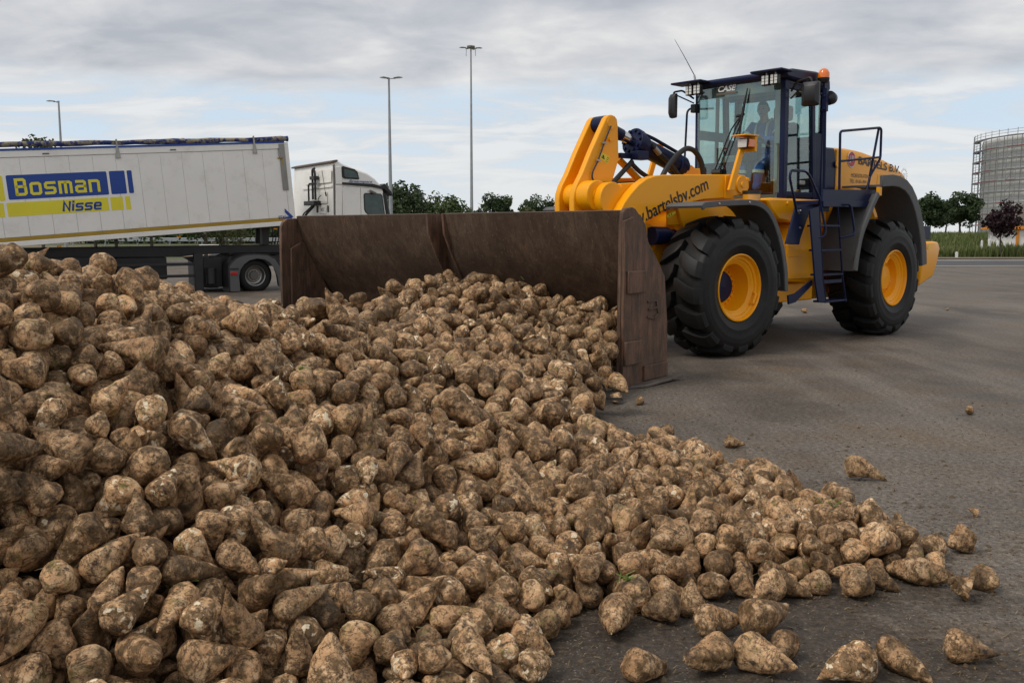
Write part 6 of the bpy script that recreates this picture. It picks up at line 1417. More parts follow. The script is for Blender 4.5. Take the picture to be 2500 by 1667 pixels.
496,5168,295,-17,-60,61,89,6, -22,5955,532,-61,-41,9,107,20, 824,4687,141,-76,-37,-10,99,27, -305,4629,413,32,-52,-40,88,6,
-1163,5201,893,-11,-17,-5,88,23, -231,4185,264,-27,3,-24,91,5, -717,5034,650,-48,-42,-56,88,19, -461,4572,509,-5,-70,44,96,3,
-642,3373,282,98,10,5,75,21, -258,3480,187,-48,-17,-17,79,25, -43,4169,255,9,-74,-65,77,15, 1795,4008,63,22,58,-47,77,10,
-904,5056,783,50,66,53,82,7, 379,3708,120,52,80,5,95,16, -1460,2747,408,14,-56,-71,79,11, -812,5442,783,-91,-4,-35,94,7,
700,4782,213,-12,94,-28,94,24, 112,4392,215,-56,-81,-11,89,4, -294,3073,127,77,-63,-1,74,2, -52,2944,37,-22,-94,17,71,0,
-948,3559,429,9,-6,82,87,5, -1666,3396,936,-9,-93,-2,86,24, -1226,4074,783,0,-86,49,82,23, 1161,4038,58,17,-16,96,105,7,
-16,4367,268,-39,-25,48,87,19, -1189,3294,617,-55,-10,-58,93,12, 545,4814,228,24,36,-75,96,21, 400,6885,432,19,-58,0,113,7,
-199,2962,36,-75,-37,-13,78,26, -1569,3481,898,35,-6,-77,94,22, -930,3357,458,-73,53,-40,84,4, -964,4596,739,-28,12,-80,102,2,
-1947,4085,1298,-48,50,-11,95,13, 4,4505,285,-22,-60,-75,78,5, -185,5289,420,-29,67,-67,121,16, 992,4474,140,-8,-76,60,99,9,
-2116,4472,1304,-4,-60,-39,96,16, -1733,4180,1175,-11,-33,88,93,13, 273,5055,234,18,-35,-10,99,4, 464,4965,251,67,-72,2,99,1,
1570,4319,168,88,-16,8,80,18, 138,4528,228,48,8,14,95,16, -1484,4155,961,29,40,82,96,22, -777,2947,226,-97,-14,-13,73,21,
-541,5153,583,-4,40,18,99,25, 293,4267,167,-26,-17,-58,88,4, 1351,4145,134,-25,-50,-13,77,26, -476,2825,48,-7,-42,69,89,2,
-970,3268,516,-1,-97,4,95,17, -813,3989,511,-67,-18,-27,87,17, 832,9454,765,-82,-4,-3,127,14, -1197,3374,645,35,-63,58,81,17,
-1903,4186,1165,-52,-55,-46,87,5, 624,3799,132,1,99,1,76,26, -1717,3960,1129,-45,-22,-71,77,15, -1439,3733,825,17,-27,87,81,5,
678,5326,214,-25,9,92,113,4, 1614,4871,84,-17,-28,88,89,2, 223,4662,250,35,-12,70,80,16, 973,4700,157,-53,53,-61,114,22,
-1602,4191,1049,61,-52,-30,91,5, 495,6236,339,-43,37,-81,121,15, -781,4893,646,5,-38,-20,96,26, -127,4362,264,-3,-95,6,73,6,
-938,3829,562,13,-22,96,74,21, -2046,3684,1375,1,-37,23,90,21, -1120,7900,822,-67,14,-35,115,7, -1321,3357,744,70,12,66,73,1,
-1529,2675,475,-17,53,-75,79,17, -1355,5006,973,-25,-72,59,101,12, -670,5857,730,5,14,-10,91,25, 428,4744,238,-12,-84,37,86,23,
-419,4283,380,-27,34,86,95,13, -1517,5644,996,29,-24,77,100,24, -441,6593,681,-73,0,21,105,7, -1838,3331,1210,-58,14,-50,80,3,
762,8607,556,32,-85,-20,139,26, 1378,4902,134,19,21,-44,97,6, -475,5783,683,-19,-48,61,93,24, -1171,3454,572,69,-57,3,95,23,
-1479,3624,933,88,26,-5,81,0, 259,4046,126,11,-15,-73,97,15, -1071,2883,170,-68,65,-27,95,18, -2032,3722,1248,-20,-76,-21,95,20,
697,4673,172,0,86,47,93,1, 823,4372,138,-79,-37,30,83,19, -1377,5696,988,44,15,48,92,11, 51,5568,390,-7,-60,-50,98,11,
183,8897,774,-39,-41,-79,130,24, 264,3943,104,-16,-49,-70,97,26, 514,5640,272,-6,-28,63,113,1, -1368,3483,760,19,16,-22,78,5,
-283,2960,120,14,16,-93,70,10, -40,5460,398,-62,33,-8,92,21, 71,7742,693,-34,89,13,103,25, -396,4953,512,-56,37,55,77,22,
436,5532,280,56,-30,-69,98,4, 149,6278,463,11,33,93,107,10, 101,6042,443,-93,-13,-19,90,19, -1941,3506,1226,-15,-69,-1,106,17,
-562,5029,526,-38,-27,-9,88,7, -821,4866,749,25,-22,-64,76,18, -1156,5106,804,0,-84,50,88,19, -613,3488,259,-82,13,-37,84,22,
14,3101,-3,-26,-15,63,90,19, -354,7211,641,-13,88,39,123,18, -1394,4615,936,56,-35,72,80,1, -1087,8060,799,-63,-54,-20,136,14,
-168,5936,554,-53,-73,-12,103,6, -533,3996,366,-3,-43,-89,75,13, 724,3785,57,26,12,93,92,21, -18,4642,287,62,-60,21,101,2,
1399,5269,132,-90,-37,-13,103,15, 1468,3881,52,99,3,-5,77,10, -574,3610,298,-56,-82,-1,71,2, -300,9032,899,28,-64,-13,115,6,
-501,5367,552,-35,-66,26,94,6, -1766,3134,931,-27,-25,53,104,21, -1414,3348,764,11,-16,-69,71,24, -545,4486,486,23,-40,-82,91,22,
-685,2688,106,17,-80,7,80,9, 905,4608,101,-8,75,9,94,5, -1705,3840,1078,-74,-28,22,96,7, 1757,4799,106,-35,-27,42,80,7,
524,7474,404,-93,30,-12,111,14, -1310,2775,375,21,-21,-78,85,25, -1886,3689,1160,-35,52,-75,84,23, -753,3505,394,67,58,39,70,3,
1256,4297,95,-18,-38,83,95,21, 515,5761,302,-8,-91,37,103,7, 712,4200,155,26,-2,-61,72,23, -1635,4208,1135,-41,-70,44,80,26,
1439,4049,61,77,7,-61,84,11, -133,2879,37,-45,-11,-34,70,9, 1128,3889,47,14,-65,73,77,26, -1707,5172,1083,87,36,9,91,0,
1107,5022,149,-76,29,28,78,2, -233,4274,276,61,-24,24,73,19, -355,9675,1036,6,6,-95,111,14, -161,5774,522,-42,9,-76,85,22,
603,4764,163,-25,57,-39,99,24, -1102,4996,795,-97,21,-1,80,7, 102,3679,89,-26,-56,77,96,7, 1759,5050,52,-32,-29,-2,86,7,
1191,4958,121,-80,-20,-29,82,26, 216,5817,370,-45,-38,-7,105,23, -852,5188,749,-11,86,47,89,5, 1189,4801,131,85,-16,49,76,12,
640,5620,220,-54,40,27,108,25, -89,5706,442,-54,3,-83,91,23, -753,5305,711,-32,-8,-14,85,24, 600,6753,410,-48,-15,39,88,1,
-637,4392,506,74,21,-20,77,5, -446,3557,267,-45,3,72,89,27, 634,8353,499,-27,82,-36,133,4, -760,3279,306,45,-23,-71,83,26,
-8,8166,704,7,-81,41,97,5, -273,3802,227,52,33,67,93,20, 347,3859,130,-45,-53,-69,82,15, -1202,4411,786,0,19,61,98,9,
-1508,9152,831,14,-76,22,135,27, -1181,2679,171,59,-61,36,68,16, -371,6245,631,41,64,60,106,7, -1268,3546,758,30,-52,32,109,17,
-527,5747,574,87,45,0,105,19, -574,3734,330,1,-51,-81,72,10, 1485,4987,123,12,-50,-27,98,22, -949,4747,763,-39,87,27,93,3,
-1733,3348,1036,-37,60,-41,90,22, -471,5912,626,25,-16,0,99,20, 339,8755,730,17,58,-77,97,16, -1081,3334,571,2,71,67,82,9,
-574,3405,179,8,-65,66,86,21, -1340,3268,788,-13,11,82,70,17, 1195,4413,109,6,55,0,89,15, -1351,2522,233,-84,14,-26,89,11,
-1139,4128,712,56,16,-57,95,23, -648,3995,347,35,-54,-29,83,19, 338,6635,398,34,42,54,102,19, 30,5907,453,-91,30,-24,82,19,
-745,4770,590,40,-60,-50,99,4, 750,4580,168,71,-6,69,78,10, -828,2855,265,26,84,-32,87,3, 589,8985,654,-33,85,36,108,14,
-967,8849,910,75,55,34,107,1, -1447,4415,942,-74,49,39,76,24, 1398,4297,139,60,59,49,73,5, -1042,6533,861,65,12,57,109,0,
806,8338,406,47,7,83,109,19, -46,3920,155,15,53,13,75,13, -2081,4579,1249,-39,-65,5,94,18, 1165,9186,430,21,-84,-4,93,19,
1555,4765,61,-14,-20,-92,102,16, -1361,2813,452,6,3,-78,68,0, -148,9017,877,18,-86,45,111,21, 584,8581,579,58,-74,29,108,16,
991,5891,171,-50,35,4,96,10, -375,2971,60,-20,75,-23,75,27, 1271,9400,347,-11,-37,-76,136,19, 839,5395,175,-57,80,-8,105,18,
1693,4048,39,-16,-12,-55,73,24, -1500,3807,1046,-85,3,4,90,24, -1829,3859,1244,27,27,88,94,3, 1298,9441,574,-65,20,-46,113,0,
436,6015,312,42,52,54,101,22, -473,3071,66,-2,61,28,84,23, -69,8635,823,53,-32,-59,111,18, -1326,5338,955,-43,-72,-46,82,15,
-462,4016,304,51,-36,-37,91,16, -1429,2397,440,-23,-43,-47,91,21, -381,4261,276,44,-56,-37,81,26, 1480,4827,111,78,27,51,77,17,
-494,3820,285,20,52,70,92,8, -1114,5341,876,74,-66,-2,95,6, 1241,5258,129,16,-11,-96,92,15, -2171,6195,1086,-51,9,-69,122,20,
78,4618,233,75,23,26,98,10, -422,4119,294,16,-2,85,83,16, 81,4773,248,64,-45,-54,99,6, -642,8667,824,34,-13,72,125,12,
-850,7702,752,64,-62,19,135,26, 754,8176,397,-58,-49,57,105,19, -1809,3254,1062,53,41,24,74,12, -1424,4514,897,-50,-46,-46,94,26,
994,5256,157,61,65,31,103,14, -1407,3079,622,-40,-12,35,94,9, 1148,9249,761,-91,25,-29,130,1, -288,5948,632,-12,88,29,105,20,
-1832,5245,1102,-87,9,38,101,25, 1244,5054,137,-78,10,-49,76,21, -496,4918,507,78,-50,-30,97,26, 304,9863,889,52,-47,68,107,23,
294,8178,601,-34,63,55,114,13, -513,2970,45,27,-5,-10,87,3, -206,7200,550,26,-95,8,113,25, 879,7620,280,41,68,54,101,23,
-972,3436,486,15,66,41,90,20, 784,7699,316,-66,-15,-72,97,6, 1147,4240,101,61,-28,-66,99,25, -833,3486,405,9,91,-37,80,27,
-407,3699,247,-35,-34,-84,89,1, 502,4755,175,-38,49,60,91,15, -718,6050,784,58,56,-15,83,8, -998,2802,280,73,-26,-25,97,20,
-390,7745,661,-13,-53,-71,88,7, -146,5550,405,-91,-33,-14,104,6, 852,8842,616,20,-82,5,107,27, -620,5487,595,22,87,-19,104,20,
-836,8762,843,-84,2,-34,108,10, -974,3106,386,75,-30,-27,86,20, -1306,5778,934,-19,-7,93,90,16, -789,3998,433,-12,-2,95,88,14,
837,9082,672,-53,49,60,115,14, -131,7303,585,-28,-47,-41,94,11, 58,5727,418,-21,23,-92,94,21, -1592,2972,777,-18,55,-72,90,27,
-980,4080,674,-41,68,-17,80,5, -602,3838,341,-26,82,-12,72,7, 1235,5492,111,-66,-33,62,118,7, -1475,3945,971,24,-85,43,97,25,
1721,4184,145,-96,0,9,83,12, -1439,2582,332,30,27,-17,81,2, -1159,5692,918,-93,-15,-17,85,27, -56,5853,443,-60,18,-72,101,20,
1601,5181,82,-70,10,59,96,6, -579,4681,474,-13,-26,87,90,16, 1094,4832,59,68,-36,-16,97,7, -1191,3054,424,-14,54,-4,87,27,
922,8789,480,78,-28,53,98,5, -549,7807,775,-10,-9,78,108,13, -588,6328,651,-18,20,2,91,19, -225,3908,142,53,5,82,83,4,
-402,9149,904,72,-29,-17,115,15, -1087,2457,232,73,-23,-25,75,10, 899,5513,197,58,-70,24,85,18, 1603,3975,37,38,-64,-44,73,24,
941,5071,161,-32,35,-69,102,7, 148,5212,359,-32,-57,59,90,18, -616,2991,161,-51,-52,61,85,24, -1009,2685,145,5,-17,-50,80,6,
346,7208,444,-87,43,5,137,26, 473,4492,163,-37,-14,-27,75,4, -363,8305,773,38,-78,20,92,4, -800,6064,802,-39,-74,14,78,19,
-283,7722,644,-75,28,-56,108,1, 461,6705,323,-52,-51,45,106,24, 447,8062,505,-70,-49,-43,94,27, 24,3491,47,-28,-53,57,81,14,
-1341,3925,896,1,34,53,92,1, -263,8357,693,72,61,-3,112,26, -126,10317,1079,93,20,7,106,24, -659,3299,262,-11,-37,-91,70,0,
4,4141,202,44,32,6,85,2, 672,5226,168,-53,12,82,79,19, 404,5174,221,84,15,48,90,2, -1358,4231,783,38,-77,-46,116,22,
-84,7072,538,-30,52,65,102,2, -1906,3347,1118,-83,36,-23,90,19, -813,5081,693,45,-38,79,85,18, 580,9631,780,78,-19,23,102,10,
54,4955,260,-34,74,4,91,15, 130,6939,476,8,83,-39,88,26, -1957,3973,1250,13,59,-4,87,16, -851,5967,827,-41,-38,-81,85,21,
1107,9136,691,-88,18,38,102,22, 211,5979,375,29,20,-92,93,14, -1462,2837,492,-27,-72,-61,78,8, 189,7261,448,-2,-20,77,115,25,
-845,3692,475,10,-77,61,89,4, -1041,6008,967,43,-24,-67,95,14, -2036,4358,1282,-86,36,23,82,6, 913,8986,679,61,-34,-59,112,11,
436,4664,163,61,-40,67,91,4, -1318,4955,888,58,65,17,103,8, -1157,4310,757,19,83,-45,76,19, -1293,5122,915,70,44,-46,76,16,
581,4534,145,-97,18,8,84,4, -828,9434,1035,-83,33,38,97,8, -999,4192,680,83,19,-42,76,27, -1610,5458,1046,-12,-33,89,90,27,
-599,7711,690,82,22,46,121,1, 1874,4360,84,77,27,-56,88,7, -138,9201,939,25,-37,32,110,9, 1390,5025,121,-18,-57,35,91,16,
264,9514,808,-93,17,22,113,16, 858,8683,401,-94,8,-5,125,19, 912,4905,154,19,3,-58,83,13, 1124,5406,147,52,-74,-26,105,16,
170,4830,221,24,70,-45,80,10, -234,4409,275,40,2,55,84,20, -826,5846,792,4,-9,64,98,9, -159,5176,330,-75,-41,-48,79,4,
-453,4714,458,57,-45,-27,92,25, 274,6111,422,-50,83,-8,108,20, -791,6992,735,-23,4,-32,114,2, 51,10357,1077,-40,-59,65,116,18,
-1167,2909,410,67,-66,-31,86,26, -805,4607,567,34,-55,43,101,4, 446,7856,429,-6,-90,-15,103,8, -931,5442,842,-65,26,-15,82,18,
-947,4290,628,80,35,41,93,6, -653,7101,660,71,47,44,99,24, 53,9328,887,-64,-34,50,116,19, -101,4530,217,-69,-20,-28,87,16,
-809,2523,155,-59,-64,-39,92,6, -1501,3419,807,-17,-5,7,87,8, -896,7117,756,-5,93,16,100,19, -269,6479,628,-62,-63,41,111,10,
-750,4943,565,59,6,4,98,27, -1596,2819,658,-1,-85,49,74,26, 1431,5154,144,10,26,-88,87,25, -1380,3700,613,-68,-53,-33,79,10,
-1307,4656,886,1,22,-55,74,14, -1010,6092,860,-17,-69,-22,105,21, -1876,3428,1072,-57,48,11,87,24, 625,8191,421,-25,-72,39,86,27,
423,9447,776,26,51,-79,92,25, -644,9166,906,-12,-6,-93,101,18, -1470,3876,785,-65,1,-30,80,5, -103,3182,37,-24,-24,10,71,24,
-405,5923,523,13,23,-30,107,21, -1613,4492,1015,6,-3,-10,88,6, -901,5317,738,69,2,-71,120,5, -312,5755,485,65,-58,-2,92,18,
781,5045,165,27,3,93,84,13, 622,5485,228,64,31,-2,79,19, -1789,4357,1176,-42,37,-16,80,0, 1032,5055,107,-41,-56,-65,103,2,
-699,4620,522,-46,-20,52,98,13, -218,8671,714,1,-6,-28,92,23, 1084,4953,82,6,-88,-22,99,7, -1319,3990,823,19,29,-36,80,12,
-22,3317,58,-16,59,34,82,17, -97,3853,160,-46,71,-34,76,26, -217,4543,272,0,38,8,87,18, -1487,4330,876,54,3,-14,95,6,
-39,5363,319,-6,-74,64,85,12, 953,4380,135,-84,29,41,86,8, -356,8027,715,-6,-1,85,91,10, -1131,3249,428,5,98,9,95,7,
-1247,2766,300,80,47,-26,87,13, 373,8507,540,-14,-5,-70,109,9, 1029,9019,536,-40,38,60,97,25, 413,8828,673,-48,68,32,101,15,
-146,3722,134,-91,-33,-19,90,7, 438,10204,887,83,12,19,114,1, -680,3670,301,-43,-40,59,83,5, 557,3806,57,-2,98,6,74,14,
1117,5241,153,19,45,64,99,10, 1508,5352,103,84,-1,0,86,9, -538,3102,131,-14,92,31,86,11, -1500,4794,927,38,-49,20,89,21,
490,8752,572,21,0,2,119,15, 241,7409,461,64,-15,-20,98,18, -1124,4242,700,-65,-9,21,90,18, 40,6702,490,49,83,23,94,4,
1185,4714,60,-58,-26,10,92,13, -291,3685,144,61,-1,21,77,4, 1785,4124,56,65,8,40,94,21, -289,8801,761,84,-5,51,95,9,
-890,2785,196,57,-35,21,84,8, 1057,5112,182,-31,55,-47,82,21, -514,3306,169,3,-52,34,83,2, -503,7993,731,-26,-11,10,104,17,
-1618,2925,745,-48,-40,76,90,18, -899,3014,303,56,-31,23,72,16, -578,9378,910,88,-12,-2,96,21, 844,8534,473,79,34,-43,95,4,
-1032,5843,896,8,-7,15,99,8, -157,3509,138,-63,9,-49,86,25, -415,3823,206,-58,-21,-45,87,14, -1229,4650,791,19,-5,-97,99,19,
1043,9084,354,-10,54,13,95,18, -672,4468,532,-76,-23,57,81,27, -1085,2878,353,-88,5,-11,71,13, -732,6877,673,-28,-26,-47,98,11,
331,5666,268,56,-79,22,111,24, -1308,5488,930,-61,34,60,93,8, -524,4101,358,-92,20,30,80,8, 575,10125,866,-21,9,-36,103,17,
-55,3313,122,69,-34,38,71,17, 641,5141,182,33,-84,-12,89,17, -791,5560,740,3,22,95,116,1, -1031,5166,742,3,-54,-74,80,21,
-506,6471,644,16,33,73,100,14, -1571,6006,990,32,5,93,85,7, 305,5285,268,25,-35,-10,105,9, -2143,5731,1108,71,-39,57,84,19,
1274,4542,134,76,43,42,79,3, -746,9662,1000,-39,-73,18,115,25, -900,8929,943,-41,-52,-72,86,0, -89,6890,473,-75,-35,-12,113,6,
-1218,2580,224,45,-58,-60,87,20, 1374,9469,336,75,27,-45,106,17, 1340,4035,68,53,-2,69,92,12, 154,4917,208,29,-57,38,81,20,
1486,4414,140,96,-2,-3,92,4, -571,6667,658,-87,-45,12,111,6, -524,4626,406,-79,58,-10,94,19, -1243,9230,866,35,51,16,110,14,
758,5206,153,70,36,-43,93,13, -880,8620,825,61,-68,-35,87,10, -885,4455,620,-57,75,-27,99,7, 1602,4637,70,68,-42,16,97,6,
-1471,3202,685,13,15,26,84,14, -777,3753,393,-58,62,-16,83,10, 1141,5145,114,-2,-32,-91,111,11, -768,9014,925,-56,-12,70,98,8,
-221,7619,568,24,87,2,107,27, -291,5529,509,69,-9,-58,87,18, -1358,2856,405,-52,72,-35,75,21, 402,4179,140,80,57,10,83,14,
1307,5060,81,-22,54,-49,99,9, 625,3910,83,-48,-50,64,95,5, 613,9187,738,-21,53,-64,114,3, -772,3070,195,-93,8,-7,107,10,
-1133,2550,173,-3,-18,-11,75,5, -900,6604,807,-36,40,-78,98,4, -944,5773,829,55,-63,-45,105,1, -1949,6279,999,-55,20,-69,108,23,
147,10079,952,3,33,89,87,0, -735,3834,328,59,34,51,103,27, 95,10222,1005,-47,-35,-79,94,23, -228,5614,455,6,24,-21,96,22,
-263,4831,360,-69,17,-69,86,12, -1035,8955,844,-37,62,40,115,13, -300,3154,65,-12,-20,86,83,18, 278,4938,217,28,71,-47,84,9,
-221,3340,109,43,-6,69,82,19, -1400,4791,889,-38,76,-36,87,5, 519,8150,430,43,-61,-20,93,2, 68,8807,737,69,25,-1,92,13,
687,4042,53,1,-42,66,99,9, -158,6782,533,87,10,-32,110,17, -1756,9353,860,-39,40,-55,111,24, -927,4462,521,-64,57,-4,94,8,
-973,9379,960,-16,-72,-24,107,9, -1110,2303,283,39,-3,46,74,4, -1307,3815,708,-9,-77,18,75,26, 185,9430,874,18,48,-34,85,15,
-974,4830,728,6,-65,73,97,20, -426,5299,485,15,-54,-6,87,19, -270,3024,40,37,-73,-40,75,24, 53,8609,712,29,-51,-79,85,18,
1161,9389,685,8,32,84,114,14, -18,7234,479,95,-14,-22,111,23, -1925,8606,857,5,13,-57,114,10, 989,4058,73,-56,49,-25,95,27,
1462,5639,54,-3,-51,-80,90,14, 1113,5771,152,-71,24,-29,99,10, -254,6281,600,-2,87,3,99,15, 178,4190,151,-92,-9,24,76,18,
1210,9416,517,-45,-31,72,86,19, -911,3274,372,-86,-46,-18,72,4, -140,4893,283,-20,-44,6,80,24, 139,7079,409,-82,-40,-18,90,7,
968,5605,185,26,-37,-11,94,22, -686,10349,1020,6,-93,14,100,6, 960,6067,152,-78,-45,-10,106,1, -1682,6514,960,-8,-29,-88,100,10,
-1100,2618,122,45,68,55,90,13, -1298,3084,544,-67,-72,13,97,21, -841,3817,455,-86,-32,-11,81,17, -4,9475,934,82,42,31,98,1,
61,9188,836,61,35,-27,94,25, -193,8467,624,-53,-33,9,107,14, -961,4693,624,95,-16,15,89,14, -478,7044,671,8,-35,-79,95,21,
-1008,3757,625,-73,-11,-65,89,10, 269,6847,381,62,28,58,96,13, -2,6471,496,-62,44,-24,110,15, 525,4140,74,-39,-61,-65,92,26,
717,5892,175,-71,64,-23,92,18, -115,4105,222,81,22,53,79,3, 848,5877,167,55,82,6,82,16, -116,5285,283,-6,-84,-6,103,17,
952,9669,806,93,21,-27,90,5, -282,4748,288,-81,11,-35,107,19, -663,8465,746,-68,-2,-59,108,25, 420,3816,45,46,55,66,79,15,
-2403,4559,1320,36,2,-91,98,0, -1298,3471,602,76,-1,31,88,17, -570,3223,174,39,-24,-17,93,2, 504,7167,326,-10,-80,-9,99,7,
-1080,4497,699,-13,-79,-56,96,18, 352,4608,240,-51,-46,71,98,21, 291,7037,421,-86,-37,31,95,13, -372,2836,50,-72,66,-12,75,8,
-412,3275,166,11,98,2,80,25, 419,4339,139,-23,-20,-3,85,4, 246,4594,171,42,-2,77,97,27, -551,5588,567,3,51,83,90,14,
888,5179,145,-31,54,51,93,24, 532,5391,216,19,90,6,80,5, -1521,5188,899,-44,-28,-24,94,7, -1379,3588,719,63,-15,0,95,20,
-1721,6641,949,-71,-52,-25,104,20, 845,5590,173,-26,-81,-34,103,11, -795,6750,738,95,-4,-26,93,4, -1739,4149,1086,-55,-3,38,71,7,
-450,8198,683,-49,-22,-57,112,7, 334,6339,303,-91,-37,10,105,16, 379,4935,192,-62,-21,60,97,10, 299,6027,315,-43,-19,-11,105,12,
138,8762,629,-21,89,10,103,10, -1186,9655,926,20,-86,44,116,14, 655,7542,317,-24,-88,-32,101,16, -485,9542,950,-45,27,-41,86,18,
547,4627,142,-32,5,56,94,17, -1681,3493,943,45,83,-4,78,3, -659,3149,188,-40,43,23,87,13, -1107,5310,730,-31,-84,19,103,5,
338,8688,620,81,41,-24,89,25, -2041,6008,1073,63,-48,-34,91,3, 131,7669,458,-11,-71,-19,85,13, 253,4487,145,-47,53,55,89,22,
284,4816,217,27,72,45,88,25, -1685,4416,1092,10,75,22,98,9, 683,4942,171,-21,-55,-9,95,15, 1791,4529,131,-60,-5,-29,83,1,
390,6129,269,62,-37,-68,106,20, -959,9484,899,-71,-50,-24,113,5, -1941,4424,1263,-58,-67,44,89,27, 630,5781,224,71,-12,-46,118,8,
-1579,3420,825,1,-35,-73,77,25, -378,4746,375,21,85,23,100,15, -1375,9027,769,-54,-78,24,108,16, 471,9121,649,44,-58,-34,110,4,
1057,4702,106,3,47,0,86,26, -1914,3763,1231,54,44,25,77,14, 1520,5550,65,-34,-7,-76,99,18, 495,6869,306,61,-19,5,120,27,
-1262,3234,555,-28,-4,-57,87,22, -1407,6018,975,85,49,7,89,14, -129,5035,269,-14,-12,36,92,10, 32,3978,138,93,-7,21,75,12,
-1050,3443,541,-38,-5,-60,80,13, 1283,9521,680,-54,-53,60,101,2, 325,8019,445,-41,-85,-25,110,4, 240,10259,963,-48,84,-21,87,0,
-873,3394,352,-4,-83,-53,86,13, 346,5822,229,12,-47,2,93,9, 481,8549,476,56,21,68,100,18, -2168,6532,1017,-3,-65,-69,110,10,
-217,5905,409,-80,43,-39,103,8, 258,7593,454,-58,-10,23,88,23, -148,6114,541,38,-62,-9,87,27, 542,6553,337,-32,-77,44,90,26,
124,5408,327,-92,-25,9,84,19, 772,9355,624,-41,-45,1,97,20, -361,5024,442,-40,23,-7,79,16, -276,4924,361,10,-45,87,87,9,
-637,4903,523,81,-45,-21,96,0, -671,8278,750,86,12,-21,98,18, -400,6030,605,-3,52,-72,88,20, -1680,3233,915,8,18,91,80,13,
-134,4640,221,28,-48,56,97,20, -1072,3561,542,-1,75,64,93,27, -102,10463,1112,-13,-68,-10,113,1, -239,8960,790,14,69,54,91,20,
-385,8980,787,-30,-74,-51,87,13, 991,9486,664,44,33,-79,104,6, 974,9059,628,60,35,61,93,18, -1618,4843,977,-5,-39,18,80,14,
1060,9161,582,75,2,-44,91,4, 906,4281,102,45,43,-34,90,14, -508,5230,476,57,-70,20,97,22, -1690,3184,848,99,6,-4,83,12,
-729,5477,664,41,81,-18,96,22, 5,9063,778,62,-4,68,97,4, 1374,4591,103,22,-39,-66,90,23, 1102,9346,308,-36,-88,-25,116,5,
-1255,2883,353,-28,93,21,87,6, -805,3180,238,6,37,-91,85,16, 417,5067,205,-4,-64,44,90,22, 174,9659,873,38,-71,56,109,21,
-177,10252,988,-11,17,-87,100,0, 99,3581,46,9,-8,-92,76,22, -2057,3978,1289,70,-51,-15,79,15, -1272,9087,847,34,14,-89,94,22,
-716,6392,724,-14,57,-53,83,5, 115,8336,609,49,-16,-5,112,13, -296,2730,62,-18,-12,-96,90,23, -130,6212,549,35,66,-63,104,3,
1602,4135,53,-39,-3,-53,85,0, -742,3964,341,17,-66,-54,88,25, -351,3792,141,-12,-46,-35,75,6, -726,5358,617,-84,0,-22,97,25,
-438,3918,250,-68,29,43,97,3, -691,4767,474,28,81,-23,112,25, -984,6427,824,37,-74,-52,87,19, -2347,4764,1324,49,-86,-4,101,10,
-1334,2621,204,-47,40,-72,68,3, -936,7366,732,85,-5,50,110,21, -1034,3790,470,-18,-30,65,95,19, -1396,4639,792,-11,50,43,87,25,
-879,4853,642,-29,-79,48,97,0, -508,3784,196,-24,-42,-55,93,26, -758,9506,948,-58,-17,-67,87,17, -987,5005,724,-63,29,2,78,9,
-346,3886,163,-50,-77,-3,87,4, -194,4039,118,22,-76,38,87,5, -600,2842,78,54,-56,61,81,19, 966,5512,158,-58,13,-50,90,17,
803,4275,90,-38,-81,-9,98,2, 476,9733,809,-68,61,-12,123,17, 32,10171,912,36,-87,1,112,19, 1490,4152,50,31,17,-7,74,22,
-913,4556,615,-14,-83,-35,76,16, 518,7963,380,-33,23,-3,109,4, -1454,4037,869,-9,-85,31,94,14, 100,5699,321,11,-47,-71,79,25,
-1392,2324,322,-54,21,-40,92,18, -339,3889,278,-26,18,86,78,27, -895,2604,144,75,48,30,75,8, -1167,2972,343,11,93,32,70,13,
-424,8623,777,23,21,39,115,20, 106,7366,430,25,-44,84,121,17, -591,4085,274,-15,-54,5,89,9, -548,7560,637,54,-24,-74,106,25,
-1836,6125,966,59,-47,35,98,18, 1765,4438,94,34,-21,-36,94,4, 706,8938,574,61,54,-51,107,1, 99,9011,735,-61,-14,41,105,0,
-487,5661,533,-69,32,50,86,9, -594,9033,858,-76,63,0,104,16, 618,4158,77,61,-12,65,92,24, -290,3575,168,95,0,-29,88,10,
140,8096,559,-16,74,56,97,23, 1050,9229,370,66,-40,-54,128,21, -1519,3949,825,-58,-75,29,82,18, 119,3898,62,-22,63,-72,90,10,
84,4234,181,7,37,51,81,12, -1651,9329,761,12,58,-71,108,11, -335,9768,959,-47,-15,21,110,14, 634,6792,275,-43,-49,-59,100,11,
-291,3336,57,-15,21,69,72,10, -1593,3126,793,-72,51,-14,89,19, -1226,3145,614,37,-44,-80,68,15, 236,5202,196,34,-32,-36,119,1,
-1548,4711,948,0,77,46,83,20, -1639,3557,905,46,-21,34,71,12, -675,9491,930,32,-56,-16,84,15, -747,5855,672,-30,41,33,80,13,
3,5212,306,-41,-56,71,93,10, -150,8369,581,3,-63,-65,104,15, -658,9627,930,-88,25,-35,96,16, -942,2861,128,8,16,-24,89,10,
1257,4613,68,61,25,-69,99,21, -109,4790,257,-96,16,5,98,1, -1475,5680,910,89,-20,10,85,4, 933,4169,86,-70,-51,-44,96,3,
-1026,8613,767,51,-28,-80,115,26, 1301,5373,121,38,88,-20,80,24, -367,5327,395,98,6,6,99,24, -198,7462,526,51,-33,66,116,8,
-2439,4400,1374,78,15,27,98,4, -2266,5968,1169,-18,29,-84,91,5, 438,6980,347,-10,15,68,93,2, -1467,5024,883,-59,29,-59,94,17,
-1687,6181,978,-89,-7,-14,118,21, -787,8888,834,74,37,42,93,0, -623,2731,67,-2,46,8,77,11, 151,4131,88,2,-57,-53,94,25,
595,4994,175,15,-76,-36,83,9, -187,3071,44,0,-25,69,76,21, -1527,5491,966,1,-96,-4,101,22, -551,3880,208,-30,-4,31,92,12,
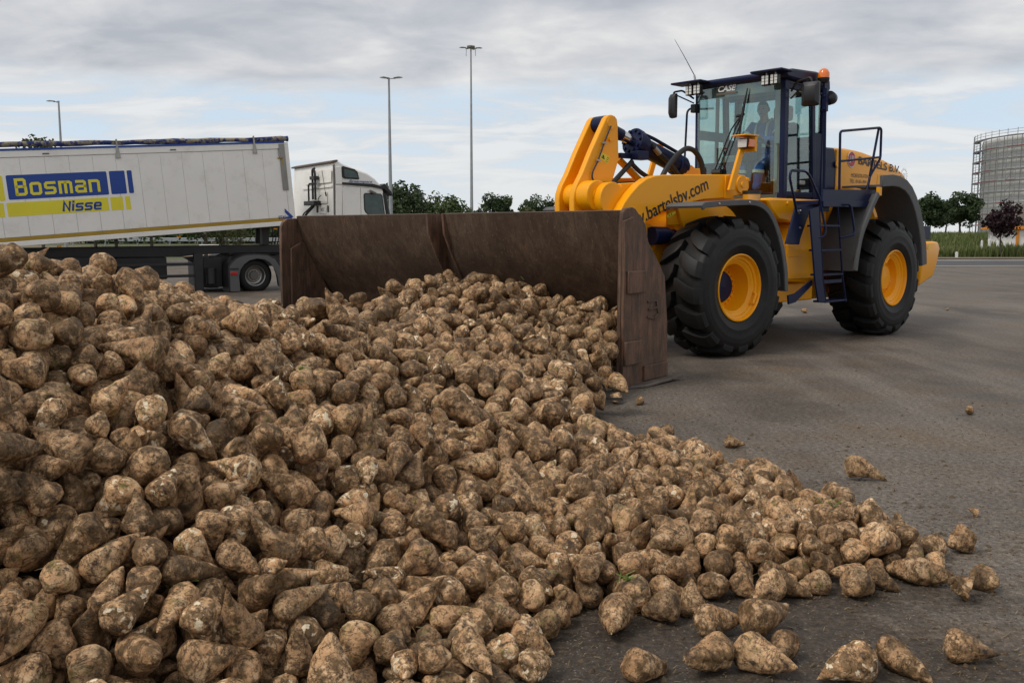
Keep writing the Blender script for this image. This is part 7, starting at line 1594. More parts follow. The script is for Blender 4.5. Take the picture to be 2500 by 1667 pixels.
1142,9548,579,-17,-8,89,110,5, -245,4134,191,-16,39,75,92,19, -937,2876,231,-29,-74,-54,80,10, 279,8869,625,-39,-11,67,116,6,
-681,9820,965,26,-68,22,106,2, -1340,5686,861,-33,0,-19,112,24, -1563,3728,896,29,-36,-9,96,24, -1361,4156,608,-28,-89,-21,90,14,
-1054,3083,473,-1,3,86,83,27, -1003,5248,779,18,39,49,81,21, -276,7887,650,11,15,-77,115,16, -1701,5905,992,-59,-60,27,94,13,
-1806,3927,1182,78,-45,-36,79,3, 760,5494,196,19,-97,11,78,2, -976,2524,153,-9,-89,-41,91,21, -1390,4402,777,20,-92,-31,102,8,
-363,4434,283,0,99,10,75,23, -1725,4542,1054,-64,-27,35,86,20, -543,4274,452,-45,-39,45,96,21, -1114,3738,386,-83,-53,2,96,4,
1601,5444,49,56,-80,8,87,6, -1489,3841,918,-7,63,64,90,11, 672,9104,639,-4,57,27,86,10, -81,9568,897,25,-89,33,91,11,
-1667,2944,835,-30,89,32,76,16, -100,9012,738,-72,-29,6,119,1, -1553,4266,946,-22,-67,-69,94,15, 1182,3834,31,-3,-18,-81,73,3,
-917,3799,488,1,-5,-82,71,2, 521,5262,209,32,86,23,100,25, -1822,4243,1108,-76,-55,8,85,18, 693,9726,740,11,13,-96,102,1,
56,8705,688,55,50,-37,89,15, 1691,4252,58,-20,7,-83,116,0, -121,6326,549,-22,50,-55,85,27, -2124,5577,1125,13,9,97,105,1,
-1341,2691,310,65,38,-15,75,25, -139,3423,50,-19,52,-81,85,6, 290,5426,277,-47,23,-81,94,23, -1348,2226,388,41,-80,-37,77,17,
1064,9710,698,-38,-69,40,94,13, -479,9052,814,66,70,20,114,17, -1363,9263,789,-45,19,-55,88,5, -507,8995,706,0,-31,94,114,9,
-778,3675,297,42,-17,82,78,2, 322,9657,799,9,5,2,98,0, -236,9182,779,61,-54,-24,111,18, 257,8444,590,35,28,-88,88,27,
1571,4990,53,-46,50,-70,84,16, -990,3155,253,14,-85,22,85,5, -638,5809,598,80,37,37,102,27, -1054,8757,775,-39,75,-53,122,0,
640,10066,749,-12,-91,37,102,19, 154,6172,367,-12,-52,6,103,21, -892,2962,183,14,-39,88,94,1, 644,8478,426,-3,8,99,114,5,
-327,9308,941,-46,-4,-88,92,2, -1826,5861,1009,37,69,-11,79,13, 480,9440,652,-90,4,-38,102,7, -142,5406,347,43,-29,47,84,26,
62,9988,895,-52,-73,-39,104,20, 779,4065,42,33,-31,-21,94,3, 352,10010,857,82,-45,31,102,12, -1539,4935,925,93,-1,33,86,9,
515,5120,207,-79,-57,-8,80,13, 742,5879,97,-27,-57,75,106,23, -105,4392,175,5,-33,-29,77,3, 184,7834,462,77,-25,-15,112,10,
-457,9826,1005,67,-4,1,95,27, -1215,3898,666,23,-5,-12,85,25, -234,5127,360,-60,-52,-48,76,20, -749,4425,416,50,-47,53,105,13,
-537,9744,897,22,26,90,125,4, -1264,3183,465,11,27,-23,87,22, -297,9417,898,18,-42,34,101,18, -145,4440,214,-1,7,98,90,13,
-792,5693,764,75,-48,41,79,2, -1436,3616,821,7,-55,53,78,23, 357,8479,433,-69,59,22,89,4, 304,7719,431,-47,-73,-48,102,9,
-171,7935,572,-40,-80,38,110,19, 134,7513,418,68,-19,-68,115,9, -1802,4040,1096,38,14,2,87,6, -714,6685,611,40,10,-90,98,13,
1104,9387,498,47,-68,35,109,5, 610,8817,542,3,-46,55,115,16, 208,6383,419,-44,-64,61,103,16, -186,7778,537,-10,77,33,134,27,
468,9297,620,-68,34,63,114,14, -2036,6137,1028,-46,-82,30,106,26, 332,4414,167,18,10,-91,93,20, 1230,9562,476,96,-7,-18,90,4,
-1759,9454,773,57,10,7,111,2, 348,6582,281,-70,-24,39,100,11, -1103,3774,617,-54,-79,-23,94,3, 294,3810,45,5,-5,-78,71,13,
-1102,4769,774,67,-9,-44,102,25, -664,5130,613,37,-57,-55,101,25, -846,8380,735,20,84,-46,112,2, -839,8283,696,-40,67,38,91,0,
397,5417,202,3,-80,0,87,15, -300,3435,45,43,4,30,71,7, -740,8581,746,-88,-45,-8,108,8, 209,9356,743,37,-83,-9,113,5,
-1290,3030,470,39,-46,-75,70,9, -558,7917,669,9,-33,-80,91,27, -154,10125,917,-40,51,-71,106,0, 438,5960,181,-38,-65,19,109,16,
718,5305,143,34,78,-27,93,24, -660,5112,509,82,7,-44,81,12, -1022,4637,659,4,-58,70,76,2, -729,8179,699,-3,-12,-28,109,2,
325,5932,214,-45,-86,-10,99,5, 848,4137,57,61,-23,12,84,1, -1286,3678,681,-26,36,-84,72,6, -780,4860,493,-6,78,59,100,6,
189,7904,565,-27,8,70,115,14, -1861,3740,1068,87,-19,-37,95,0, -357,3083,47,61,-55,-14,83,8, -2161,5071,1221,34,77,47,101,17,
-1609,5207,980,83,-35,-41,86,22, -1891,3595,1061,20,-19,74,92,20, -797,4277,366,35,77,-38,98,15, -829,4217,453,-39,72,55,84,1,
611,9520,656,-63,-45,-47,108,18, -1401,4086,786,-89,9,0,92,14, 659,4362,96,37,-63,13,98,24, -1253,3572,613,60,-56,7,72,3,
-2219,5774,1193,87,-17,-38,85,21, -1259,2711,217,-7,-60,-74,81,4, -1131,3372,490,-6,40,-89,79,9, -1764,3633,976,-18,85,42,113,8,
-683,3089,98,-18,28,-25,79,20, -518,3220,58,16,-40,-73,92,7, 294,4355,88,34,80,-41,80,7, 1812,4214,111,8,-90,24,77,3,
-1077,3280,343,36,20,55,87,8, -567,7239,624,72,-62,3,90,23, -1582,5921,969,-1,40,-12,83,26, -1299,4141,689,-39,-71,-35,88,2,
-634,6051,601,96,4,2,95,13, -915,5628,771,-68,35,-41,106,26, -317,3968,109,9,73,-64,76,6, -76,6240,446,36,2,-23,102,6,
934,9022,293,-23,27,-14,101,0, -2044,8561,767,-29,-36,67,104,18, -889,4390,444,-68,-30,63,84,12, 2,7611,454,-56,36,-39,87,18,
1364,4173,66,2,35,-54,88,13, -1729,3801,959,-45,18,-74,111,10, 235,9040,634,-11,8,16,85,19, -1061,9799,936,44,47,-47,105,1,
-1477,3436,732,-21,-48,-18,72,26, 676,5635,145,-89,-14,-7,112,16, -442,8097,623,-12,-3,98,85,0, -161,9334,897,-62,48,-55,106,23,
-537,3933,274,14,-40,-54,73,1, -985,9112,863,-4,36,43,99,19, -387,8453,744,-53,8,-61,136,17, 898,4769,129,19,39,68,85,17,
-1460,3519,739,-44,-87,-16,74,3, -796,3586,325,1,-66,-71,92,24, -693,2823,49,-29,-59,-74,71,1, -1145,4022,604,35,61,62,105,9,
-420,5184,421,-2,-21,24,99,24, 774,4619,73,-53,81,-16,74,23, -168,6517,532,52,16,8,89,27, -103,3536,47,-43,0,-50,80,16,
-1310,3351,594,-52,-26,70,91,23, -556,6885,657,-12,-9,-31,99,2, 17,7820,411,-50,-41,-23,87,18, -111,8767,651,-66,59,34,94,22,
307,5090,162,59,-62,-3,101,16, -513,4378,427,-31,-81,-41,83,10, 1104,4602,57,-86,-16,-8,96,6, -804,8472,763,-93,-12,28,101,3,
-1051,6243,845,-19,79,-54,81,23, 710,4543,82,-7,36,91,81,18, -961,3977,592,-71,-66,17,76,12, -1291,5929,854,82,33,42,97,7,
-972,6171,779,-12,-20,-64,92,1, -229,6615,494,-34,-17,48,111,14, -761,8716,752,-35,-51,-60,100,22, -142,10580,1048,-33,92,-6,115,15,
-1376,4771,649,-34,29,48,114,25, 800,9618,675,2,-35,-82,86,4, -579,5281,548,29,90,-8,87,21, -1159,3666,566,-37,89,-22,113,15,
-876,4961,689,-16,8,7,82,18, -509,8512,700,-19,0,-94,94,18, 1001,4823,119,87,7,-3,89,26, 223,5878,257,-18,-84,-50,101,24,
-1585,9032,706,74,-56,34,99,7, 819,5289,123,12,32,78,77,22, 681,9387,649,-26,-48,55,103,20, -1608,3802,960,-22,-20,60,87,10,
-17,7464,436,4,-84,11,105,14, -887,6314,790,-82,-53,-16,101,16, -3765,7015,377,6,8,-68,111,3, 69,7993,448,-96,5,-9,113,22,
-1103,2947,267,-36,14,-58,101,22, -698,5965,689,0,36,-9,111,17, -3716,6903,445,68,-52,-39,110,0, -275,4630,252,3,-49,-83,84,25,
-41,3403,62,35,35,35,71,20, 212,5798,212,-53,4,-44,99,12, 1356,5469,48,20,-4,52,89,14, -574,3584,219,12,-50,-81,79,11,
-2245,4419,1317,0,39,85,80,20, -113,10374,890,15,-11,73,112,23, -787,5402,708,26,81,-41,87,20, -921,8503,711,-73,-46,-48,107,20,
1389,4818,62,-51,13,70,77,27, 855,8556,281,-58,-71,-37,110,8, -773,2964,122,56,13,-61,90,1, -661,4322,400,-20,-14,60,94,9,
-54,9719,916,10,-23,-31,101,8, -1045,9613,938,-23,21,23,92,26, 229,8770,554,51,65,-46,93,7, -1903,3553,1146,-45,-71,-21,71,27,
232,8657,555,-63,-23,-45,88,23, -50,6068,471,-78,-60,-13,102,6, -2,5072,213,73,-29,60,89,14, 1307,5618,51,-16,77,11,83,22,
-193,10457,1014,55,22,79,104,3, -1339,4031,625,-4,61,-8,77,1, 217,6970,343,46,12,81,113,3, 176,4345,152,82,13,9,108,20,
737,4179,74,-50,77,31,94,26, 1611,4407,54,97,12,16,96,24, -468,9336,832,-6,-45,-80,92,22, -2001,3862,1183,26,37,43,88,2,
-784,4365,606,18,-46,40,77,11, -3724,6693,494,58,-43,59,87,9, 1062,5966,128,-33,-76,54,103,24, -202,4328,192,48,-65,48,114,25,
-189,3660,51,13,-2,-80,72,1, 26,4361,163,-72,20,-17,75,5, -683,5198,511,-33,18,23,76,16, 990,5591,133,89,14,4,86,27,
-1712,5316,1037,14,53,-7,92,2, 464,9996,785,24,52,60,114,24, -1664,4301,1079,67,66,-4,82,17, 1366,5196,57,18,43,55,76,8,
-393,5562,499,26,74,28,93,10, -1158,3272,522,-42,-85,20,95,12, -669,8831,808,23,-36,-41,115,23, 411,8558,395,30,59,69,102,16,
-2032,4157,1244,-4,-82,-13,85,11, -776,4474,551,-15,33,-84,85,23, 896,9650,726,-3,30,-39,101,0, 303,7901,445,29,63,68,87,15,
-1200,9784,864,31,-2,-26,86,3, 1205,9581,280,4,19,55,109,25, -999,4915,583,53,6,59,81,9, -3795,7903,72,38,-30,1,133,20,
464,4246,54,-17,-42,70,88,6, -292,6021,467,55,-44,5,98,18, -1284,4476,704,13,28,-59,78,15, -111,4148,164,-3,72,-47,88,7,
-551,8662,702,-28,5,-11,102,0, 148,6873,375,72,-12,43,106,3, 1287,5976,62,23,-8,96,100,25, -3866,7214,327,-1,-32,-83,114,6,
193,4721,168,-3,-40,-9,94,19, 442,9561,729,-46,10,-21,92,9, -2210,4355,1268,-25,-3,83,78,0, -1448,3764,729,-7,15,4,90,19,
-1014,7245,751,-88,28,-30,85,6, -1045,4796,654,0,-2,-75,76,14, -484,7617,540,-3,64,17,124,20, 712,4709,96,-58,41,67,84,5,
-258,5240,229,69,-29,2,104,14, -813,6140,719,6,-51,-36,97,25, -1791,5382,1037,-33,68,38,87,25, -1569,4427,931,-15,2,-66,88,8,
-295,10159,969,8,-42,-36,94,6, 108,5096,226,-83,-13,-46,80,0, -1602,4671,843,48,-67,48,81,25, -474,7756,590,-51,-81,-3,102,22,
-1761,5069,999,-60,-11,11,86,4, -2024,3504,1156,-50,83,-21,114,6, 981,9136,498,57,47,-52,87,21, -1562,4535,849,-20,-2,-23,89,0,
-1099,9180,815,21,-1,-96,110,16, -206,3200,53,-67,-70,11,85,9, -388,3538,138,38,-84,34,99,24, 72,5303,275,-73,-25,2,76,9,
-365,9083,765,37,-8,87,92,13, -1225,3797,616,32,-70,-42,97,27, -893,3946,540,-69,67,15,78,0, -1929,4818,1137,46,41,-6,97,23,
-670,6182,653,-32,-81,3,90,2, -78,10509,932,72,18,-1,109,18, -773,5951,628,24,10,94,78,27, -1271,8981,796,-76,25,-43,97,17,
216,7311,322,43,-26,-12,116,19, -857,3287,293,-42,67,43,79,2, -1342,7714,795,85,31,-31,112,14, -283,10334,983,-37,-90,-4,102,18,
-962,4034,511,-88,35,25,83,13, -90,8181,621,-78,53,20,103,16, 1092,5676,101,-5,81,-56,107,26, 776,9964,717,-84,48,-22,86,5,
-45,4054,167,-67,69,-22,97,21, -715,7452,634,-20,-86,-43,91,1, -2080,4966,1154,-65,38,63,96,8, 1240,4856,82,-42,-67,57,102,13,
1429,4923,44,1,-23,37,84,24, 730,8735,517,-40,-22,43,112,5, -418,10252,994,10,-70,-4,86,7, 534,4356,85,17,-43,-20,99,25,
579,8975,484,-70,-55,5,99,5, -1098,9587,841,17,-16,96,94,13, -915,3484,319,-29,-79,21,87,11, 1803,4919,48,-49,23,-44,75,10,
-2091,5846,1082,-29,-54,-76,90,24, -144,9308,785,76,-5,-43,107,12, -891,3728,371,47,13,-69,95,21, -92,6716,469,-39,8,-53,86,3,
317,9599,685,27,-36,-83,100,14, -400,3715,136,30,-3,-45,86,12, -1061,2767,80,35,48,77,73,24, -224,3547,59,17,-60,77,85,15,
-21,8853,669,23,-51,71,112,14, -601,5666,654,44,28,77,92,13, 352,6975,269,-33,-32,-85,104,7, 337,9327,695,-8,42,-74,94,6,
1071,4498,53,-28,14,-55,91,26, -803,3395,271,-31,66,-60,76,4, -777,5686,588,-66,-2,-44,92,18, -1294,4375,709,57,-51,63,81,5,
-705,4125,361,-64,-4,-76,75,3, -1937,4983,1175,8,-92,-30,89,13, -1113,3061,322,-18,-65,52,86,9, -607,8180,636,15,-27,1,110,9,
-1078,5440,672,88,-4,27,101,23, -674,8064,697,53,-78,28,84,22, -711,10179,981,-81,45,35,107,2, -605,6415,614,35,-49,79,82,1,
-316,4534,288,62,-48,-53,81,8, -2109,3938,1200,-10,-90,19,74,22, 962,5733,130,37,50,-47,90,25, -304,5030,275,69,-4,25,121,3,
-1328,5212,869,64,58,-35,98,17, 936,4737,65,38,9,22,99,20, -1392,2986,496,-3,84,-37,68,10, -957,3395,261,94,-27,9,86,1,
-2024,4880,1212,-90,33,5,91,24, -858,3290,178,45,-33,-58,87,10, -308,7674,477,-30,52,-19,113,13, -1094,4910,715,17,78,32,77,14,
-1649,9123,710,10,-87,-36,100,4, -459,3390,149,54,41,70,75,13, -723,7316,613,3,-14,-5,131,10, -831,7181,726,65,50,50,95,13,
363,5294,193,4,-43,-20,116,1, 434,7643,401,57,50,10,112,2, -1232,2945,389,26,-15,-94,72,3, -372,6114,544,23,-19,-10,105,20,
-1389,3477,661,-49,-85,-6,99,13, 1363,4325,44,36,-88,18,94,26, -724,4064,425,-32,34,-38,74,3, -537,4847,424,-17,30,39,93,1,
91,5219,196,-78,-2,-52,97,13, 561,4875,158,81,17,-29,90,14, -574,6232,531,-3,-65,13,80,18, -130,10668,906,-45,-33,-78,119,16,
-366,9257,822,-80,-27,-5,113,27, -331,8242,643,-59,-18,45,85,27, 1014,4364,56,26,-25,-90,80,25, 1200,9499,383,2,-95,18,86,6,
522,5530,206,-67,66,28,80,23, 413,5684,218,54,41,35,83,5, -54,6585,410,-63,6,13,93,23, 748,8609,386,24,-75,55,95,7,
-885,3124,309,-50,48,70,105,17, -252,3791,127,-2,-38,12,87,11, 473,7290,284,17,-90,-35,130,5, 69,6133,363,23,93,-24,92,17,
692,4271,63,-20,63,25,92,21, -105,3299,45,-52,-80,22,80,17, 216,6562,362,89,-23,30,82,5, 445,7082,233,76,10,-16,109,11,
-3327,6707,53,2,-98,-14,101,12, -2891,6326,51,-49,-38,27,82,4, -3630,7020,373,20,-40,88,91,8, -58,8727,747,15,-32,77,99,16,
-91,3710,53,-90,33,-19,91,1, -1822,3899,1065,-80,3,-25,91,2, 252,7149,321,-10,-20,-94,113,13, 177,4021,50,-67,71,-19,79,10,
819,4754,67,-29,55,-50,84,16, -587,9513,870,48,-35,-33,104,20, -1243,4009,666,-27,-76,53,77,9, -1702,3945,956,-57,42,-69,96,3,
-372,4114,200,-59,-39,-44,94,20, -645,2945,58,-61,8,-42,90,23, -23,8506,650,75,-24,-39,106,19, 1462,4280,70,4,30,-63,96,25,
1742,4581,68,-35,24,-4,82,24, -645,6805,545,-59,-33,-71,112,5, -1785,4121,995,-12,9,18,92,20, 380,9481,681,-19,10,-94,89,26,
-88,4923,226,-35,0,91,87,1, -460,5001,373,-2,70,-22,109,2, -1793,4852,1041,5,61,-73,113,4, 163,5188,239,55,-33,-38,78,3,
-321,4020,254,-14,11,-95,76,19, -643,10281,963,13,-10,-30,98,12, 617,9260,577,50,-70,34,118,5, -2171,3966,1302,9,-29,0,94,8,
-1296,3447,512,-94,-22,10,89,10, -399,8912,700,-3,16,9,113,16, -353,7350,533,33,-62,39,98,24, -1000,5974,822,5,37,30,81,5,
-491,8391,698,62,-49,59,90,2, -599,3669,221,-12,-72,-67,104,3, 45,5858,360,-70,-24,37,87,25, 248,4265,71,54,-29,-58,93,8,
-524,5110,470,-7,72,61,88,9, -1132,3936,458,39,17,-3,88,4, -635,6513,567,8,-34,80,121,5, 188,5667,237,-13,45,-85,99,10,
-791,2874,174,66,-3,-54,69,22, -877,9515,819,91,-32,17,104,19, 1418,4712,62,75,-23,-27,80,6, 528,5185,161,-48,16,-9,96,6,
-1720,4714,1025,6,-83,53,98,24, -497,6148,585,-28,94,-4,83,4, -426,5445,475,62,-31,0,117,7, 29,8246,606,-36,-19,-54,90,27,
-1165,5495,809,7,-7,48,98,5, -873,3936,369,-93,23,-23,84,24, -1460,4507,768,82,19,25,95,14, -154,6394,463,-38,0,-56,99,3,
-227,5736,387,-65,14,-51,97,6, -1511,5871,896,-95,17,-12,88,14, 71,8599,489,-16,77,-57,104,27, -1126,9335,767,51,-28,41,102,14,
-1041,3858,600,13,32,57,77,8, -3699,6562,520,-82,-42,-34,96,13, -360,8560,683,9,-50,-81,89,15, 868,8904,261,-69,39,-6,105,21,
-866,8548,613,-42,70,4,128,19, 116,8234,512,22,-47,-67,108,15, -86,4037,88,28,34,25,88,7, 1058,9042,188,-18,88,-34,95,24,
-1074,3359,450,6,34,79,85,16, 1063,9080,231,-45,-16,60,91,3, -22,9629,772,83,52,14,88,26, 1692,4753,41,74,-48,-9,79,24,
-1031,5468,813,34,-74,-38,92,7, -1179,2829,218,-52,74,-22,88,22, 828,8925,517,52,48,-48,104,6, -594,3309,106,-9,-92,-34,81,25,
975,9343,618,6,-67,-39,91,23, -1942,5366,1111,-25,-9,30,95,12, -1022,3049,287,10,-43,-7,85,2, 84,5579,300,30,-15,-60,79,25,
-1164,2756,101,60,-19,60,71,12, 3,3930,67,-34,65,65,83,25, 1204,4960,54,-8,41,33,79,3, -908,3597,352,45,84,-25,83,12,
-520,3492,187,94,14,-19,85,26, -750,3488,313,99,2,2,108,10, -1876,3860,1133,21,-9,84,81,13, -805,3599,154,-33,-33,-67,79,6,
807,5110,120,-20,70,63,91,15, -605,4207,350,-90,-7,6,97,23, -1740,5671,977,82,6,55,103,2, 858,4490,58,-13,-80,51,96,16,
664,5055,159,-24,27,64,75,18, 1687,4513,63,-29,-83,-46,81,9, -152,5978,476,-85,33,31,79,17, 1867,4500,49,34,-92,6,82,11,
-1719,3702,904,87,18,-20,77,12, -1679,4641,972,-13,-53,-49,74,25, 52,9787,844,21,64,-72,104,4, -1364,4611,665,-55,-6,-73,85,6,
-1376,4302,646,86,0,-23,106,4, 395,4113,61,-81,-3,1,84,9, 410,8127,380,5,-11,-75,98,10, 1154,6045,57,35,33,79,101,13,
-2364,8415,801,-30,-30,64,91,21, -39,8326,682,-89,41,15,95,1, 1163,5056,61,97,20,-2,98,20, 359,3923,61,-76,21,57,83,23,
585,8276,349,-77,1,-41,84,17, 616,7630,240,6,56,-80,97,8, 753,8487,348,-93,24,-3,100,14, -1531,4177,781,-26,17,94,84,15,
-1830,5497,1051,-71,12,-14,80,14, -70,3837,68,-85,35,21,81,21, -1005,2998,179,-10,-55,-39,86,18, -564,4011,202,-14,62,-55,91,15,
-637,8898,661,-78,33,-47,113,9, -1902,4092,1150,9,-94,5,76,18, 423,8849,428,73,-66,15,89,4, -876,2976,62,-53,-66,-5,79,7,
-1005,3948,524,-49,54,-44,85,26, 504,8868,496,-17,-87,26,99,12, -1117,5580,714,-42,63,-34,97,8, 212,10157,877,28,86,-41,108,9,
-686,3564,235,-71,-52,-1,73,25, -244,9409,813,-28,-7,75,112,3, -612,5929,575,2,29,93,82,0, -840,4159,386,22,84,4,72,19,
-39,4246,162,8,86,48,99,8, 694,5424,146,-65,-13,18,96,1, -1290,5255,769,-69,-63,-2,96,20, -1441,5333,877,3,-10,61,92,8,
-1433,5215,839,42,74,-49,91,21, -1039,4989,653,34,-92,5,77,12, -1826,4966,1103,52,29,-79,93,15, 934,5832,124,22,-63,60,88,20,
85,5924,271,-81,-39,-41,85,9, 83,4424,148,-30,21,25,77,8, -63,4458,186,95,-10,0,80,19, -700,6107,503,20,-59,2,105,11,
70,6471,375,85,-36,35,91,12, 491,6453,258,63,-67,33,131,2, -1235,5835,860,-28,89,-17,107,0, 340,10149,780,-38,63,-66,94,19,
-1634,3655,959,29,3,-87,71,24, -2174,6380,1004,11,17,-86,89,5, 482,8702,452,12,-7,97,85,4, -2124,3814,1210,18,30,47,88,4,
-806,6629,670,-11,-96,-16,111,27, 261,9203,622,-34,-10,-9,113,10, 95,10501,960,66,29,-66,96,0, 739,9106,514,-46,54,-54,102,0,
-52,5528,295,-2,98,16,102,7, -499,9589,833,-45,38,-79,114,22, -158,9705,818,68,-20,-39,139,13, 650,9666,637,13,-95,25,93,0,
-1901,2874,853,66,27,68,89,0, -1991,2486,569,-51,72,-20,78,15, -1456,4063,671,-8,10,-28,97,11, -1938,4111,1048,-91,27,-30,99,3,
-1818,2992,918,70,-14,-69,85,6, -2109,2810,806,-27,55,-20,78,6, -863,2805,53,92,35,-5,89,1, -1759,2457,495,-20,-92,21,83,2,
-1933,2415,505,60,18,-17,76,14, -1750,2349,390,25,31,84,89,22, -1871,2356,421,80,17,-4,73,2, -1685,2447,416,-97,-16,5,89,16,
-1568,8578,727,76,-22,22,102,8, -1152,4058,474,81,-38,0,86,2, -2031,2932,949,-54,80,-4,84,11, -1670,2832,698,96,9,9,75,1,
-1772,2821,729,35,-53,30,88,9, -1991,8720,681,46,-48,73,96,6, -1967,2799,793,61,-53,-57,78,21, -1665,2642,608,-16,95,-10,87,27,
-1877,2758,735,-39,-12,41,86,4, -2050,2722,741,27,-85,-43,93,25, -2241,2981,887,5,-61,64,71,26, -1253,2634,132,-69,22,51,90,5,
-1678,8663,755,-41,-78,-38,102,4, 264,9781,790,-30,-54,65,100,3, -1820,2536,549,-29,-39,24,90,21, -2148,2677,816,44,-6,-40,77,19,
-1652,2563,464,23,-73,59,100,14, -2217,3150,966,40,37,22,69,8, -2498,8995,725,77,-1,63,97,21, -2273,3437,1207,58,-44,-13,85,7,
-1331,3558,555,32,-60,51,74,18, -699,3531,104,-44,23,-47,74,7, -2432,9141,725,-47,72,-18,91,22, -2584,3548,1228,-88,-18,-26,87,8,
-2434,3480,1185,45,66,30,86,16, -2343,3523,1182,-45,-47,-47,70,7, -2158,3627,1203,18,-80,-21,87,5, -1466,3661,724,-57,63,50,86,3,
-1118,3624,430,-21,35,-2,77,23, -1019,3576,311,35,9,53,78,2, -2447,3333,1169,-93,14,8,83,14, -25,3631,56,35,-5,32,72,23,
-2537,3747,1242,61,-74,-2,73,25, -2060,8853,683,-90,-31,-28,114,7, -1321,3735,547,84,-18,-27,87,7, -1,3764,34,8,-59,63,72,17,
-2495,4006,61,4,12,9,84,26, -2350,3832,1197,45,10,-55,92,7, -1525,8862,709,54,-50,-60,102,20, -1301,9032,693,16,1,14,114,9,
-1409,8918,693,-17,96,-11,92,0, -1308,3857,537,60,-73,5,81,6, -2583,9092,741,-2,-38,-81,84,1, -2352,3154,1065,81,19,41,70,7,
334,9098,705,4,-12,38,87,20, -626,3880,169,-14,-9,-91,92,21, 94,3791,53,64,-9,-11,80,26, -2126,3195,1011,89,-20,-37,76,17,
-1919,3111,993,-68,-39,-6,72,16, -1647,8819,764,-55,-72,38,115,4, -927,3213,198,65,37,64,71,17, -1521,8700,696,30,33,88,109,13,
-414,3240,49,-7,-21,56,94,14, -400,3427,61,-39,-49,56,88,27, -2363,3287,1063,28,-2,89,83,17, -2211,3223,1045,-66,-14,-71,90,8,
-2058,3251,1027,-27,-68,61,86,7, -1907,3298,1029,86,-49,-8,78,7, -2734,4026,1228,48,69,-35,96,21, -1444,3358,687,35,14,-14,81,14,
-1632,9455,710,-61,-51,31,112,24, -952,3236,285,-29,-75,56,78,5, -509,3357,81,-85,-6,39,111,17, -2498,3383,1086,50,0,46,93,13,
-2217,3353,1142,62,15,-24,74,0, -1069,3427,313,-23,55,-31,82,14, 903,9205,573,-49,-69,-24,105,11, -2294,3271,1096,3,-51,-56,72,10,
-2118,3299,1281,57,76,27,92,25, -1851,2649,712,33,-85,20,87,15, -2187,4739,1240,-68,-58,-7,105,7, -2081,4743,1148,-2,-67,56,79,18,
-1198,4985,757,35,-2,-54,77,18, -1295,4985,761,-1,41,-83,89,25, -2473,5182,1262,-50,36,4,93,10, -2059,4867,1076,44,-45,-40,97,16,
-485,4767,324,-31,-88,-32,82,4, 18,4881,217,4,-34,-77,87,21, -48,4779,195,16,-51,-2,90,0, -2459,4964,1186,-77,9,-46,98,12,
-446,4874,316,89,-36,16,85,5, -275,4915,258,-19,13,93,83,23, -1995,4628,1093,-29,36,41,80,14, -2181,4925,1210,21,39,-58,86,13,
-2312,4903,1248,-45,16,87,95,9, -1607,5307,915,-2,40,91,112,25, -61,5659,335,47,12,-20,99,18, -1577,4637,996,52,-33,-41,78,6,
-1117,5673,792,-82,20,52,93,22, -769,5880,571,83,-15,-45,81,8, 892,5947,122,27,81,50,92,22, -1839,4618,1108,-69,19,68,85,27,
-1950,4695,1130,71,-12,2,76,1, -2018,5964,972,44,42,-78,81,14, -1228,5935,751,54,-47,66,98,10, -485,5965,464,12,-55,-79,99,20,
-329,5200,312,-62,-15,-38,104,10, -470,4436,291,-41,3,83,96,0, -1646,4561,923,-96,-22,-13,120,3, -1766,4486,991,-89,31,17,80,5,
-1397,3970,725,7,3,-36,72,26, -1159,3913,572,74,0,-42,76,1, -940,3933,437,-53,49,-26,79,22, -643,3923,260,-13,1,80,95,27,
-136,3921,150,63,20,63,82,7, -1417,5470,904,-2,64,54,84,25, -2575,4086,1345,36,-59,71,77,18, -763,4055,347,32,63,49,74,4,
-2763,3974,1355,32,34,79,90,4, -1251,5325,876,74,39,3,77,14, -1432,4148,854,10,58,-21,79,22, -2078,5419,1087,-42,-5,-30,78,23,
-1030,4114,562,-90,-4,4,73,19, -1656,4338,950,-51,-79,32,94,26, -1224,4226,666,-51,82,21,79,11, -1147,4220,571,-34,-31,88,79,22,
-2122,5323,1144,-48,-23,-44,104,2, -2485,5289,1252,-11,-2,-8,83,24, -2965,4418,1329,33,41,-50,88,23, -763,5199,640,22,-86,-44,119,24,
-1063,4335,603,-8,-92,36,74,10, -879,4308,418,-26,-49,-40,84,24, -1490,5297,977,45,-80,37,87,2, -1908,5165,1079,32,-31,-11,90,3,
-333,4343,226,27,49,62,95,24, 162,5082,185,86,12,40,88,22, -2283,4584,1235,35,90,6,86,12, 587,5949,194,-3,-3,16,128,2,
77,6067,304,73,-55,37,89,25, -1613,6421,857,-40,-24,2,81,0, -1686,6776,794,-69,52,-44,111,13, -1564,2461,436,-2,-34,-17,70,26,
-2127,3785,1327,7,28,-90,77,9, -2283,3665,1330,43,85,23,81,16, -2362,3756,1373,96,-23,3,74,10, -1877,2586,630,83,-31,31,72,13,
-1718,2434,592,-61,31,-41,76,18, -1571,2354,417,-15,-64,49,73,16, -1962,2636,721,-5,-17,-59,69,7, -1891,2457,598,40,26,-61,70,0,
-1681,2769,797,29,0,-52,72,19, -2175,2798,908,46,-22,-70,86,14, -2060,2881,1030,-27,-53,-6,82,26, -1874,2998,1013,-3,-39,-74,79,7,
-2227,2984,1002,-36,74,55,73,24, -1895,3063,1103,53,39,-58,90,15, -2141,2930,1038,40,-90,-11,88,4, -2123,3108,1108,91,-14,-15,82,1,
-2055,3518,1282,25,-73,-59,86,24, -2313,3497,1327,43,-41,-71,77,14, -1982,3117,1090,0,2,71,84,15, -626,3544,313,55,-52,44,79,3,
